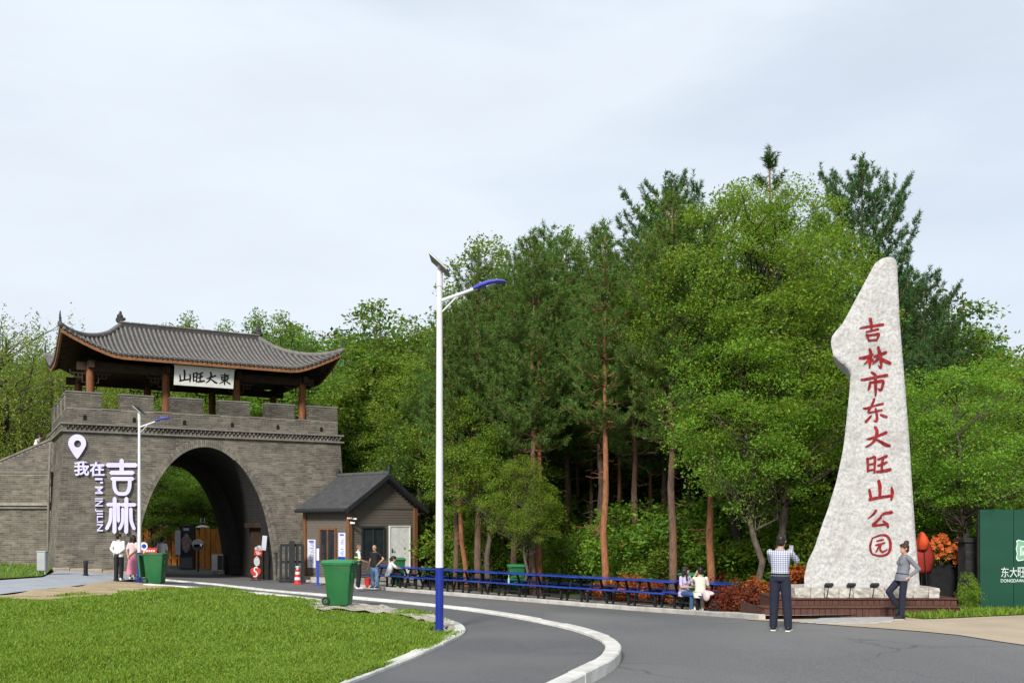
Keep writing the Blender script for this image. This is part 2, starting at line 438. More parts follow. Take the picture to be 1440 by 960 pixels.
def inside(poly, P):
    P = np.asarray(P); x, y = P[:, 0], P[:, 1]; c = np.zeros(len(P), bool); n = len(poly)
    for i in range(n):
        x1, y1 = poly[i]; x2, y2 = poly[(i + 1) % n]
        with np.errstate(divide='ignore', invalid='ignore'):
            c ^= ((y1 > y) != (y2 > y)) & (x < (x2 - x1) * (y - y1) / (y2 - y1 + 1e-12) + x1)
    return c
def resample(P, step, closed=False):
    P = [Vector(p[:2]) for p in P]
    if closed: P = P + [P[0]]
    out = []; 
    for a, b in zip(P[:-1], P[1:]):
        k = max(1, int(math.ceil((b - a).length / step)))
        out += [a.lerp(b, i / k) for i in range(k)]
    if not closed: out.append(P[-1])
    return out
def smooth_line(P, k=6):
    P = [Vector(p[:2]) for p in P]; n = len(P); out = []
    for i in range(n - 1):
        p0, p1, p2, p3 = P[max(i - 1, 0)], P[i], P[i + 1], P[min(i + 2, n - 1)]
        for j in range(k):
            t = j / k
            out.append(0.5 * ((2 * p1) + (p2 - p0) * t + (2 * p0 - 5 * p1 + 4 * p2 - p3) * t * t + (3 * p1 - p0 - 3 * p2 + p3) * t ** 3))
    out.append(P[-1]); return out
def sheet(name, poly, dz, m, step=.7, zfun=None):
    B = resample(poly, step, True)
    bx = [p.x for p in B]; by = [p.y for p in B]
    gx = np.arange(min(bx), max(bx), step); gy = np.arange(min(by), max(by), step)
    g = np.stack(np.meshgrid(gx, gy), -1).reshape(-1, 2) + .013
    g = g[inside([(p.x, p.y) for p in B], g)]
    V = B + [Vector(q) for q in g]
    n = len(B); E = [(i, (i + 1) % n) for i in range(n)]
    vs, es, fs, *_ = geometry.delaunay_2d_cdt(V, E, [list(range(n))], 1, 1e-5)
    xy = np.array([v[:] for v in vs]); z = tz(xy[:, 0], xy[:, 1]) + dz
    if zfun is not None: z = z + zfun(xy[:, 0], xy[:, 1])
    me = bpy.data.meshes.new(name); me.from_pydata([(a, b, c) for (a, b), c in zip(xy, z)], [], [f for f in fs])
    bm = bmesh.new(); bm.from_mesh(me); bmesh.ops.recalc_face_normals(bm, faces=bm.faces[:])
    if bm.faces and sum(f.normal.z for f in bm.faces) < 0: bmesh.ops.reverse_faces(bm, faces=bm.faces[:])
    bm.to_mesh(me); bm.free()
    me.polygons.foreach_set('use_smooth', [True] * len(me.polygons))
    return struct(link(name, me, m))

# gate frame of reference (used for the road through the arch)
GA = math.atan2(.4954, .8687)
GO = Vector((-15.2, 38.35, 0.0))
GU = Vector((math.cos(GA), math.sin(GA), 0)); GV = Vector((-math.sin(GA), math.cos(GA), 0))
def gw(u, v, z=0.0): return GO + GU * u + GV * v + Vector((0, 0, z))

kerb_far_px = [(395, 816.5), (430, 818.5), (470, 822), (540, 829), (623, 836), (740, 845.5), (880, 857), (955, 862.5), (1020, 867), (1072, 871)]
kerb_far = smooth_line([G(*p) for p in kerb_far_px])
beige_px = [(1050, 871.5), (1120, 875), (1202, 881), (1286, 887), (1348, 893), (1402, 901.6), (1440, 907), (1560, 930)]
road = [gw(-.6, 2), gw(-.2, 20), gw(6.2, 20), gw(5.9, 1)] + kerb_far + [G(*p) for p in beige_px] + [Vector((14, 6)), Vector((14, -10)), Vector((-8, -10)), Vector((-10, 20)), G(190, 822), G(150, 816)]
sheet('road', [(p[0], p[1]) for p in road], 0.0, M_asph)
outer_px = [(196, 811), (260, 817), (320, 822.5), (400, 831), (480, 838), (560, 845), (640, 853), (720, 864.5), (800, 880), (843, 893), (860, 903), (862, 913), (850, 926), (815, 944), (780, 961)]
inner_px = [(205, 820.5), (270, 825), (350, 832), (440, 842), (500, 849.5), (560, 857), (610, 866.5), (638, 876), (646, 884), (638, 892), (612, 905), (570, 923), (520, 942), (470, 960)]
outer = smooth_line([G(px, py, .15) for px, py in outer_px]); outer += [outer[-1] + (outer[-1] - outer[-3]).normalized() * k for k in (1, 2, 4)]
inner = smooth_line([G(px, py, .15) for px, py in inner_px]); inner += [inner[-1] + (inner[-1] - inner[-3]).normalized() * k for k in (1, 2, 4, 6)]
sheet('path', [(p.x, p.y) for p in outer + inner[::-1]], 0.115, M_asph_dark, .5)

def kerb(name, line, w, h, m, dz=0.0, piece=.8, side=0.0, label=None):
    """row of separate kerb stones along a line; side shifts the row across"""
    L = resample(line, .12); 
    d = [0.0]
    for a, b in zip(L[:-1], L[1:]): d.append(d[-1] + (b - a).length)
    d = np.array(d); xs = np.array([p.x for p in L]); ys = np.array([p.y for p in L]); N = max(1, int(round(d[-1] / piece)))
    root = bpy.data.objects.new(name, None); COL.objects.link(root); root['kind'] = 'structure'
    for i in range(N):
        a = d[-1] * i / N + .009; b = d[-1] * (i + 1) / N - .009
        vs = []; k = 4; jz = random.uniform(-.006, .006); js = random.uniform(-.006, .006)
        for t in np.linspace(a, b, k):
            x, y = np.interp(t, d, xs), np.interp(t, d, ys)
            x2, y2 = np.interp(min(t + .15, d[-1]), d, xs), np.interp(min(t + .15, d[-1]), d, ys); x1, y1 = np.interp(max(t - .15, 0), d, xs), np.interp(max(t - .15, 0), d, ys)
            T = Vector((x2 - x1, y2 - y1)).normalized(); n_ = Vector((-T.y, T.x)); z = tzf(x, y) + dz + jz
            c = Vector((x, y)) + n_ * (side + js)
            b_ = .018
            for o, zz in ((-w / 2, -.15), (-w / 2, h - b_), (-w / 2 + b_, h), (w / 2 - b_, h), (w / 2, h - b_), (w / 2, -.15)):
                q = c + n_ * o; vs.append((q.x, q.y, z + zz))
        fs = [(j * 6 + e, j * 6 + e + 1, (j + 1) * 6 + e + 1, (j + 1) * 6 + e) for j in range(k - 1) for e in range(5)]
        fs += [(0, 1, 2, 3, 4, 5), tuple((k - 1) * 6 + e for e in (5, 4, 3, 2, 1, 0))]
        MB().add(vs, fs).build('kerb_stone', m, root)
    return root
kerb('path_kerb', outer, .23, .165, M_kerb, piece=.95)
kerb('lawn_kerb', inner, .20, .165, M_kerb, piece=.95)
kerb('roadside_kerb', kerb_far, .16, .12, M_kerb2, piece=1.0)

# paved strip under the benches, kept behind the roadside kerb
def offset_line(L, d):
    out = []
    for i, p in enumerate(L):
        t = (L[min(i + 1, len(L) - 1)] - L[max(i - 1, 0)]).normalized(); out.append(p + Vector((-t.y, t.x)) * d)
    return out
strip = kerb_far + offset_line(kerb_far, 2.3)[::-1]
sheet('bench_pavement', [(p.x, p.y) for p in strip], .095, M_strip, .6)

# grey pavement, sand and lawn at the left
pv = [G(-260, 858, .12), G(0, 834, .12), G(92, 824, .12), G(150, 817, .12), G(186, 813.5, .12), gw(.2, -.3), gw(-2.7, -.6), G(60, 810.5, .12), G(0, 814.5, .12), G(-260, 826, .12)]
sheet('pavement', [(p[0], p[1]) for p in pv], .105, M_pav, .6)
sa = [G(-260, 866, .12), G(0, 836, .12), G(50, 829.5, .12), G(92, 825, .12), G(150, 817.5, .12), G(200, 819, .12), G(262, 823.5, .12), G(345, 833, .12), G(338, 836, .12), G(250, 830, .12), G(205, 832, .12), G(175, 837, .12), G(158, 843, .12), G(138, 841, .12), G(110, 838, .12), G(75, 842, .12), G(0, 846, .12), G(-260, 880, .12)]
sheet('bare_sand_strip', [(p[0], p[1]) for p in sa], .118, M_sand, .5, lambda x, y: .03 * np.sin(x * 2.1 + y) * np.sin(y * 1.7))
lawn_edge_px = [(-260, 872), (-60, 845), (0, 841), (40, 838), (75, 837), (110, 833.5), (140, 836.5), (158, 838), (172, 832), (200, 828), (250, 826.5), (300, 829), (345, 833)]
def lawn_bump(x, y): return .05 * np.sin(x * 1.3 + .7 * y) * np.sin(y * .9 - .4 * x) + .03 * np.sin(x * 3.1) * np.sin(y * 2.7 + 1)
lawn_line = [G(px, py, .13) for px, py in lawn_edge_px]
inner_l = offset_line(inner, .07)
_ik = min(range(len(inner)), key=lambda i: (Vector(inner[i][:2]) - Vector(lawn_line[-1][:2])).length)
lawn_poly = [(p[0], p[1]) for p in lawn_line[:-1]] + [(p.x, p.y) for p in inner_l[_ik:]] + [(-3.0, 4), (-40, 4), (-40, 20)]
sheet('lawn', lawn_poly, .135, M_soil, .35, lawn_bump)
# grass verge beside the wall, far left
vg = [G(-260, 826, .1), G(0, 814, .1), G(60, 810.2, .1), gw(-2.9, -.2), gw(-2.9, 3.2), Vector((-30, 43)), Vector((-40, 33))]
sheet('grass_verge', [(p[0], p[1]) for p in vg], .125, M_soil, .8)
# beige apron and small grey paving in front of the stone, grass strip by the hoarding
ap = [G(*p) for p in beige_px] + [Vector((20, 14)), Vector((26, 21.0)), G(1440, 864), G(1362, 867.5), Vector((10.6, 22.9)), Vector((5.9, 22.9))]
sheet('beige_apron', [(p[0], p[1]) for p in ap], .012, M_beige, .6)
M_slab = mat('grey_paving_slab', (0.40, 0.39, 0.38), (0.31, 0.305, 0.30), scale=5, rough=.9, bump=.3, bscale=30, island=.15)
slabs = bpy.data.objects.new('paving_slabs', None); COL.objects.link(slabs); struct(slabs)
sl_poly = [(q[0], q[1]) for q in (G(1128, 875), G(1176, 867.5), G(1262, 866.5), G(1264, 872), G(1232, 876.5), G(1170, 878.5))]
c0 = G(1195, 872)
for i in range(-12, 14):
    for j in range(-6, 7):
        x, y = c0.x + i * .21 + (j % 2) * .1, c0.y + j * .21
        if inside(sl_poly, [(x, y)])[0]:
            MB().box((x, y, tzf(x, y) + .014), (.198, .198, .022), Matrix.Rotation(random.uniform(-.02, .02), 3, 'Z'), .006).build('paving_slab', M_slab, slabs)
vr = [G(1300, 871), G(1352, 869), G(1440, 865), Vector((26, 21.3)), Vector((26, 25)), Vector((8.8, 25)), Vector((8.8, 22.4))]
sheet('hoarding_verge', [(p[0], p[1]) for p in vr], .03, M_soil, .6)

# broken concrete lip under the near bin
M_rub = mat('broken_concrete', (0.46, 0.42, 0.35), (0.30, 0.27, 0.22), scale=5, rough=.95, bump=.9, bscale=14, bdist=.06)
rub = []
for (px, py) in [(430, 850), (437, 846.5), (462, 846), (500, 849), (560, 857), (610, 867), (636, 878), (640, 886), (628, 890), (612, 879), (580, 870), (548, 864), (505, 861), (470, 858), (448, 859)]:
    rub.append(G(px, py, .14))
o = sheet('broken_concrete_edge', [(p[0], p[1]) for p in rub], .17, M_rub, .14, lambda x, y: .03 * np.sin(x * 9 + y * 4) * np.sin(y * 11 - x * 3) + .02 * np.sin(x * 31) * np.sin(y * 27))

# grass blades on the lawn: too many to count
M_grass = leafmat('grass_blade', (0.168, 0.265, 0.030), trans=.4, jitter=.35, tint=(1.2, 1.1, .5), dry=.999)
def blades(name, poly, n, h, dz, zfun, label, bare=None, w=.012):
    P = np.array(poly); lo, hi = P.min(0), P.max(0)
    Y0, Y1 = max(8.5, lo[1]), min(42, hi[1])
    # even density on the picture: sample by 1/y
    t = rng.random(n * 4); y = 1 / (1 / Y0 + (1 / Y1 - 1 / Y0) * t)
    x = (rng.random(n * 4) * 1.14 - .57) * 1440 / FPX * y
    Q = np.stack([x, y], 1); k = inside([tuple(p) for p in P], Q); Q = Q[k]
    if bare is not None: Q = Q[bare(Q[:, 0], Q[:, 1]) < rng.random(len(Q))]
    Q = Q[:n]; x, y = Q[:, 0], Q[:, 1]; m = len(Q)
    z = tz(x, y) + dz + (zfun(x, y) if zfun else 0)
    patch = .95 + .28 * np.sin(x * 1.9 + 2 * np.sin(y * .8)) * np.sin(y * 1.6 + 1.5 * np.sin(x * .7))
    hh = h * (.5 + rng.random(m)) * patch * (1 + y * .012); a = rng.random(m) * 2 * np.pi; ww = w * (1 + y * .05)
    lean = rng.normal(0, .5, (m, 2))
    b = np.stack([x, y, z - .01], 1); s = np.stack([np.cos(a) * ww, np.sin(a) * ww, np.zeros(m)], 1)
    tip = b + np.stack([lean[:, 0] * hh, lean[:, 1] * hh, hh], 1)
    V = np.stack([b - s, b + s, tip], 1).reshape(-1, 3); F = np.arange(m * 3).reshape(-1, 3)
    o = link(name, npmesh(name, V, F), M_grass)
    return tag(o, label, 'grass', kind='stuff')
def lawn_bare(x, y): return np.clip((np.sin(x * .9 + 1.3 * np.sin(y * .5)) * np.sin(y * 1.1 + x * .3) - .86) * 5, 0, .6)
blades('lawn_grass', lawn_poly, 220000, .038, .135, lawn_bump, 'short green mown grass of the lawn in the foreground')
blades('verge_grass', [(p[0], p[1]) for p in vg], 6000, .08, .125, None, 'strip of grass along the foot of the left brick wall')
blades('hoarding_grass', [(p[0], p[1]) for p in vr], 9000, .10, .03, None, 'strip of rough grass below the green hoarding')
# ------------------------------------------------------------------ the brick city gate
M_brick = mat('grey_brick', (0.178, 0.158, 0.127), (0.100, 0.090, 0.075), scale=2.2, rough=.92, bump=.5, bscale=30, island=.32, c3=(.062, .057, .050), scale3=.38, lo3=.46, hi3=.72)
M_mortar = mat('pale_mortar', (0.33, 0.30, 0.25), (0.22, 0.20, 0.165), scale=4, rough=.95)
M_tunnel_shaded = mat('tunnel_brick', (0.034, 0.032, 0.03), (0.022, 0.021, 0.02), scale=5, rough=.95, bump=.4)  # near black: the tunnel's shade is put into the brick colour
M_coping = mat('stone_coping', (0.21, 0.197, 0.175), (0.15, 0.14, 0.125), scale=4, rough=.9, bump=.3)
M_plinth = mat('beige_plinth_stone', (0.40, 0.34, 0.25), (0.29, 0.245, 0.18), scale=3, rough=.9, bump=.5)
M_tile = mat('grey_roof_tile', (0.185, 0.172, 0.157), (0.12, 0.113, 0.105), scale=5, rough=.8, bump=.3, c3=(.13, .125, .12), scale3=1.5, lo3=.55, hi3=.75)
M_tiled = mat('dark_pan_tile', (0.062, 0.060, 0.060), (0.042, 0.041, 0.041), scale=8, rough=.85, bump=.3)
M_wood = mat('red_brown_timber', (0.27, 0.105, 0.042), (0.17, 0.062, 0.025), scale=3, stretch=(6, 6, .7), rough=.6, c3=(.12, .05, .025), scale3=2.5)
M_fascia = mat('orange_brown_fascia', (0.27, 0.12, 0.05), (0.18, 0.08, 0.034), scale=3, stretch=(1, 1, 5), rough=.65)
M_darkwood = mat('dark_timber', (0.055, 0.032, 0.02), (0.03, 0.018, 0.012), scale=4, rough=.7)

gate = thing('city_gate', 'grey brick city gate with crenellated top, arched tunnel and tiled pavilion roof', 'gate', GO, GA)
UL0, UR0 = -2.80, 9.05           # wall ends at z = 0
BAT = .066
UC, AW, ZB = 2.90, 2.79, -.55    # arch centre, half width, springing level
AH = 5.10 - ZB
ZC = 5.50                        # underside of the cornice
DEP = 7.6
def uL(z): return UL0 + BAT * z
def uR(z): return UR0 - BAT * z * .8
def vF(z): return -.10 + .04 * z
def arch_e(z, a=AW, h=AH, zb=ZB, grow=0.0):
    t = (z - zb) / (h + grow)
    return (a + grow) * math.sqrt(max(0, 1 - t * t)) if abs(t) < 1 else 0.0

def brick_rows(intervals, z0, z1, mapf, pitch=.080, length=.28, joint=.012, proud=(.007, .012)):
    """relief bricks course by course; mapf(u, z, h) -> xyz"""
    V = []; F = []; z = z0; c = 0
    while z + pitch * .5 < z1:
        zt_ = min(z + pitch - joint, z1)
        for (a, b) in intervals((z + zt_) / 2):
            u = a - (0.5 * length if c % 2 else 0.0)
            while u < b:
                ll = length if random.random() < .93 else length * .5
                s, e = max(u, a), min(u + ll - joint * .7, b)
                if e - s > .03:
                    h = random.uniform(*proud); o = len(V); j = .004
                    V += [mapf(s, z, -.02), mapf(e, z, -.02), mapf(e, zt_, -.02), mapf(s, zt_, -.02)]
                    V += [mapf(s + j, z + j, h), mapf(e - j, z + j, h), mapf(e - j, zt_ - j, h), mapf(s + j, zt_ - j, h)]
                    F += [(o + 4, o + 5, o + 6, o + 7), (o, o + 1, o + 5, o + 4), (o + 1, o + 2, o + 6, o + 5), (o + 2, o + 3, o + 7, o + 6), (o + 3, o, o + 4, o + 7)]
                u += ll
        z += pitch; c += 1
    return V, F
def stuffpart(name, V, F, m, parent):
    o = link(name, npmesh(name, np.array(V), np.array(F)), m, parent); o['kind'] = 'stuff'; return o

# mortar core with the arch cut through it
Z0 = -1.2
n = 56
ths = [math.pi * i / n for i in range(n + 1)]
core = MB()
def front_ring(v_of, a, h, zb):
    inn = []; out = []
    for th in ths:
        cu, cz = math.cos(th), math.sin(th)
        inn.append((UC + a * cu, zb + h * cz))
        # project to the rectangle [-1,1] x [0,1]
        k = 1 / max(abs(cu) / 1.0, cz / 1.0)
        ru, rz = cu * k, cz * k
        z = zb + (ZC - zb) * rz
        out.append(((UC + (uR(z) - UC) * ru) if ru > 0 else (UC + (UC - uL(z)) * ru), z))
    return [(u, v_of(z), z) for u, z in inn], [(u, v_of(z), z) for u, z in out]
i0, o0 = front_ring(vF, AW, AH, ZB)
k = len(i0)
core.add(i0 + o0, [(i, i + 1, k + i + 1, k + i) for i in range(k - 1)])
core.add([(UC + AW, vF(Z0), Z0), (uR(Z0), vF(Z0), Z0), (uR(ZB), vF(ZB), ZB), (UC + AW, vF(ZB), ZB)], [(0, 1, 2, 3)])
core.add([(UC - AW, vF(Z0), Z0), (uL(Z0), vF(Z0), Z0), (uL(ZB), vF(ZB), ZB), (UC - AW, vF(ZB), ZB)], [(0, 1, 2, 3)])
A2, H2 = 2.42, 4.72 - ZB
i1, o1 = front_ring(lambda z: DEP - .04 * z, A2, H2, ZB)
core.add(i1 + o1, [(i, i + 1, k + i + 1, k + i) for i in range(k - 1)])
core.add([(UC + A2, DEP, Z0), (uR(Z0), DEP, Z0), (uR(ZB), DEP, ZB), (UC + A2, DEP, ZB)], [(0, 1, 2, 3)])
core.add([(UC - A2, DEP, Z0), (uL(Z0), DEP, Z0), (uL(ZB), DEP, ZB), (UC - A2, DEP, ZB)], [(0, 1, 2, 3)])
for f in (uL, uR):
    core.add([(f(Z0), vF(Z0), Z0), (f(ZC), vF(ZC), ZC), (f(ZC), DEP - .04 * ZC, ZC), (f(Z0), DEP, Z0)], [(0, 1, 2, 3)])
core.add([(uL(ZC), vF(ZC), ZC), (uR(ZC), vF(ZC), ZC), (uR(ZC), DEP - .2, ZC), (uL(ZC), DEP - .2, ZC)], [(0, 1, 2, 3)])
core.build('wall_core', M_mortar, gate, fix=False)
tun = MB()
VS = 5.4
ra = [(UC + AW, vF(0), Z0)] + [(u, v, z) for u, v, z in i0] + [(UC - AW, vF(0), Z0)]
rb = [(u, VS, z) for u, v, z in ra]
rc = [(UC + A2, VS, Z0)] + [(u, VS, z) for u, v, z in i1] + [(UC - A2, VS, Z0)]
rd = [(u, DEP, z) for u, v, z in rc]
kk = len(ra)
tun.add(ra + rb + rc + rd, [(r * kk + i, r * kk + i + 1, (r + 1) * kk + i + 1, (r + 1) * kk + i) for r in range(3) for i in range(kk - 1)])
tun.build('tunnel_lining', M_tunnel_shaded, gate, fix=False)

def front_iv(z):
    e = arch_e(z, grow=.30)
    if e <= 0: return [(uL(z), uR(z))]
    return [(uL(z), UC - e), (UC + e, uR(z))]
V, F = brick_rows(front_iv, -.75, ZC - .02, lambda u, z, h: (u, vF(z) - h, z))
stuffpart('face_bricks', V, F, M_brick, gate)
V, F = brick_rows(lambda z: [(vF(z), DEP)], -.6, ZC - .02, lambda v, z, h: (uL(z) - h, v, z))
stuffpart('side_bricks', V, F, M_brick, gate)
V, F = brick_rows(lambda z: [(vF(z), DEP)], -.6, ZC - .02, lambda v, z, h: (uR(z) + h, v, z), length=.4, pitch=.13)
stuffpart('side_bricks', V, F, M_brick, gate)
# tunnel wall bricks, right side, seen from the road
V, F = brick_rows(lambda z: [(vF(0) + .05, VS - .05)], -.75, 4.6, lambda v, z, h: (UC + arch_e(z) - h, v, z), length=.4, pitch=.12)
stuffpart('tunnel_bricks', V, F, M_tunnel_shaded, gate)
# arch ring: two courses of bricks on edge
V, F = [], []
for r0, r1 in ((.004, .145), (.155, .30)):
    t = 0.0
    per = [0]; T = np.linspace(-.12, math.pi + .12, 400)
    P = np.array([(UC + (AW + r0) * math.cos(a), ZB + (AH + r0) * math.sin(a)) for a in T]); dd = np.concatenate([[0], np.cumsum(np.hypot(*np.diff(P, axis=0).T))])
    N = int(dd[-1] / .082)
    for i in range(N):
        a0 = np.interp(dd[-1] * (i + .09) / N, dd, T); a1 = np.interp(dd[-1] * (i + .91) / N, dd, T); h = random.uniform(.02, .034)
        o = len(V)
        q = []
        for rr, a in ((r0, a0), (r0, a1), (r1, a1), (r1, a0)): q.append((UC + (AW + rr) * math.cos(a), ZB + (AH + rr) * math.sin(a)))
        V += [(u, vF(z) + .02, z) for u, z in q] + [(u, vF(z) - h, z) for u, z in q]
        F += [(o + 4, o + 5, o + 6, o + 7), (o, o + 1, o + 5, o + 4), (o + 1, o + 2, o + 6, o + 5), (o + 2, o + 3, o + 7, o + 6), (o + 3, o, o + 4, o + 7)]
stuffpart('arch_ring_bricks', V, F, mat('arch_brick', (0.20, 0.18, 0.147), (0.125, 0.113, 0.094), scale=2.2, rough=.92, bump=.4, bscale=30, island=.3), gate)

# cornice: two projecting courses with a saw-tooth course between
def cornice(u0, u1, v0, v1, z0, zt_, parent, out=.13, steps=.165):
    lo = MB(); lo.b2((u0 - out, v0 - out, z0), (u1 + out, v1 + out, z0 + .06))
    lo.build('cornice_course', M_coping, parent)
    hi = MB(); hi.b2((u0 - out, v0 - out, zt_ - .07), (u1 + out, v1 + out, zt_)); hi.build('cornice_course', M_coping, parent)
    mid = MB(); mid.b2((u0, v0 + .01, z0 + .06), (u1, v1 - .01, zt_ - .07)); mid.build('cornice_core', M_mortar, parent)
    V, F = [], []
    def tooth(c, du, dn, z0, z1):
        o = len(V); a = c - du * .5; b = c + du * .5; p = c + dn
        for q in (a, b, p): V.append((q.x, q.y, z0)); V.append((q.x, q.y, z1))
        F.extend([(o, o + 1, o + 5, o + 4), (o + 4, o + 5, o + 3, o + 2)])
    za, zb_ = z0 + .06, zt_ - .07; zm = (za + zb_) / 2
    for row, (p0, p1) in enumerate(((za, zm - .008), (zm + .008, zb_))):
        k = int((u1 - u0) / steps)
        for i in range(k):
            tooth(Vector((u0 + (i + .5 + .5 * row * .9) * (u1 - u0) / k, v0 + .005)), Vector((steps * .92, 0)), Vector((0, -out * .85)), p0, p1)
        k = int((v1 - v0) / steps)
        for i in range(k):
            tooth(Vector((u0 + .005, v0 + (i + .5) * (v1 - v0) / k)), Vector((0, steps * .92)), Vector((-out * .85, 0)), p0, p1)
    o = stuffpart('saw_tooth_bricks', V, F, M_brick, parent)
cornice(uL(ZC), uR(ZC), vF(ZC), DEP - .2, ZC, 5.86, gate)
# parapet with six merlons on the front, copings on each
ZP, ZS, ZM = 5.86, 6.45, 7.10
PL, PR = uL(5.86) + .06, uR(5.86) - .10
vP = vF(5.86) + .04
pw = .42
pitch = (PR - PL + .66) / 6.0
mer = [(PL + i * pitch, PL + i * pitch + pitch - .66) for i in range(6)]
par = MB()
par.b2((PL, vP, ZP), (PR, vP + pw, ZS))
par.b2((PL, vP + pw, ZP), (PL + pw, DEP - .5, ZS)); par.b2((PR - pw, vP + pw, ZP), (PR, DEP - .5, ZS)); par.b2((PL, DEP - .5, ZP), (PR, DEP - .1, ZS))
par.build('parapet_core', M_mortar, gate)
V, F = brick_rows(lambda z: [(PL - .02, PR + .02)], ZP + .01, ZS - .03, lambda u, z, h: (u, vP - h, z)); stuffpart('parapet_bricks', V, F, M_brick, gate)
V, F = brick_rows(lambda z: [(vP, DEP - .1)], ZP + .01, ZS - .03, lambda v, z, h: (PL - h, v, z)); stuffpart('parapet_bricks', V, F, M_brick, gate)
for i, (a, b) in enumerate(mer):
    m_ = MB(); m_.b2((a + .01, vP + .01, ZS), (b - .01, vP + pw - .01, ZM - .06)); o = m_.build('merlon', M_mortar, gate)
    V, F = brick_rows(lambda z: [(a, b)], ZS, ZM - .06, lambda u, z, h: (u, vP - h, z))
    V2, F2 = brick_rows(lambda z: [(vP, vP + pw)], ZS, ZM - .06, lambda v, z, h: (a - h, v, z)); o_ = len(V); V += V2; F += [[q + o_ for q in f] for f in F2]
    V2, F2 = brick_rows(lambda z: [(vP, vP + pw)], ZS, ZM - .06, lambda v, z, h: (b + h, v, z)); o_ = len(V); V += V2; F += [[q + o_ for q in f] for f in F2]
    stuffpart('merlon_bricks', V, F, M_brick, o)
    MB().b2((a - .03, vP - .04, ZM - .06), (b + .03, vP + pw + .03, ZM), .012).build('coping', M_coping, o)
    if i < 5: MB().b2((b - .012, vP - .03, ZS - .03), (mer[i + 1][0] + .012, vP + pw + .02, ZS + .02), .01).build('sill', M_coping, gate)
    # loophole: flat black plate with arched head, the opening's shade put into its colour
    c = (a + b) / 2 - .1 + .12 * (i == 0); lp = MB()
    lp.prism([(-.065, 0), (.065, 0), (.065, .15), (.04, .20), (-.04, .20), (-.065, .15)], (c, vP - .018, 5.98), (1, 0, 0), (0, 0, 1), (0, 1, 0), .012)
    lp.build('loophole', mat('loophole_shade', (.012, .011, .01), rough=1.0), gate)
v = vP + pw
for i in range(4):      # merlons along the left and right sides, and the rear
    for (u0, u1) in ((PL, PL + pw), (PR - pw, PR)):
        a = v + .55 + i * 1.75; b = min(a + 1.15, DEP - .1)
        o = MB().b2((u0 + .01, a, ZS), (u1 - .01, b, ZM - .06)).build('merlon', M_mortar, gate)
        V, F = brick_rows(lambda z: [(a, b)], ZS, ZM - .06, lambda q, z, h: (u0 - h, q, z)); stuffpart('merlon_bricks', V, F, M_brick, o)
        MB().b2((u0 - .03, a - .03, ZM - .06), (u1 + .03, b + .03, ZM), .012).build('coping', M_coping, o)
for i in range(6):
    a, b = mer[i]
    o = MB().b2((a, DEP - .49, ZS), (b, DEP - .11, ZM - .06)).build('merlon', M_brick, gate)
# plinth stones at the foot of the left pier
for i in range(5):
    a = UL0 - .05 + i * .58
    MB().b2((a, -.42 + random.uniform(-.03, .03), -.45), (a + .565, .02, .25 - .05 * i + random.uniform(-.02, .02)), .02).build('plinth_stone', M_plinth, gate)
# inner dark doorway and beam in the tunnel's right wall
MB().b2((UC + AW - .28, 1.2, -1.0), (UC + AW - .10, 2.5, 1.75)).build('doorway_leaf', M_darkwood, gate)
MB().b2((UC + AW - .50, .95, 1.75), (UC + AW - .06, 2.8, 1.95)).build('doorway_lintel', M_darkwood, gate)

# pavilion: floor, columns, beams
MB().b2((PL + .4, vP + .4, 5.50), (PR - .4, DEP - .5, 5.74)).build('terrace_floor', M_coping, gate)
cols_u = [-1.38, 1.54, 4.46, 7.385]
VA, VB = 1.30, 6.00
for vv in (VA, VB):
    for u in cols_u:
        c = MB().lathe([(.20, 5.74), (.20, 5.84), (.165, 5.86), (.16, 8.45)], 16, (u, vv, 0)); auto_smooth(c.build('column', M_wood, gate))
        # fretwork brackets each side of the column head
        for sgn in (-1, 1):
            fr = MB()
            for (x0, z0, x1, z1) in ((.16, 7.98, .75, 7.98), (.30, 7.80, .60, 7.80), (.75, 7.98, .75, 8.1), (.60, 7.80, .60, 7.98), (.30, 7.62, .30, 7.98), (.16, 7.62, .30, 7.62), (.45, 7.80, .45, 7.98)):
                if x0 == x1: fr.b2((u + sgn * x0 - .018, vv - .02, z0), (u + sgn * x0 + .018, vv + .02, z1))
                else: fr.b2((u + sgn * min(x0, x1), vv - .019, z0 - .018), (u + sgn * max(x0, x1), vv + .019, z0 + .018))
            fr.build('fretwork', M_darkwood, gate)
    MB().b2((cols_u[0] - .5, vv - .10, 8.10), (cols_u[-1] + .5, vv + .10, 8.42)).build('beam', M_darkwood, gate)
for u in cols_u:
    MB().b2((u - .10, VA - .6, 8.16), (u + .10, VB + .6, 8.44)).build('beam', M_darkwood, gate)
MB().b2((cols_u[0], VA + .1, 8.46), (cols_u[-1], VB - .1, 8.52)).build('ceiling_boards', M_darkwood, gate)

# roof
RC, RVC = 3.05, 3.65
RA, RB, RL = 5.62, 3.85, 2.98        # eave half length, half depth, ridge half length
ZR, ZE, LIFT = 10.42, 8.60, .86
def Lq(q): return RL + (RA - RL) * q
def Bq(q): return RB * q
def zq(q): return ZR - (ZR - ZE) * (1 - (1 - q) ** 1.45) if q < 1 else ZE
LU = 3.5; LV = RB * (LU - RL) / (RA - RL)
def roof_pt(side, w, q, off=0.0):
    """side 0 front,1 back: w is u; side 2 left,3 right: w is v"""
    if side < 2:
        l = max(0, (abs(w) - LU) / (RA - LU)); z = zq(q) + LIFT * l ** 1.35
        x, y = w, (-Bq(q) if side == 0 else Bq(q))
        x *= 1 + .0 * l
    else:
        l = max(0, (abs(w) - LV) / (RB - LV)); z = zq(q) + LIFT * l ** 1.35
        x, y = (-Lq(q) if side == 2 else Lq(q)), w
    return (RC + x, RVC + y, z + off)
roof = thing('roof', None, None); roof.parent = gate
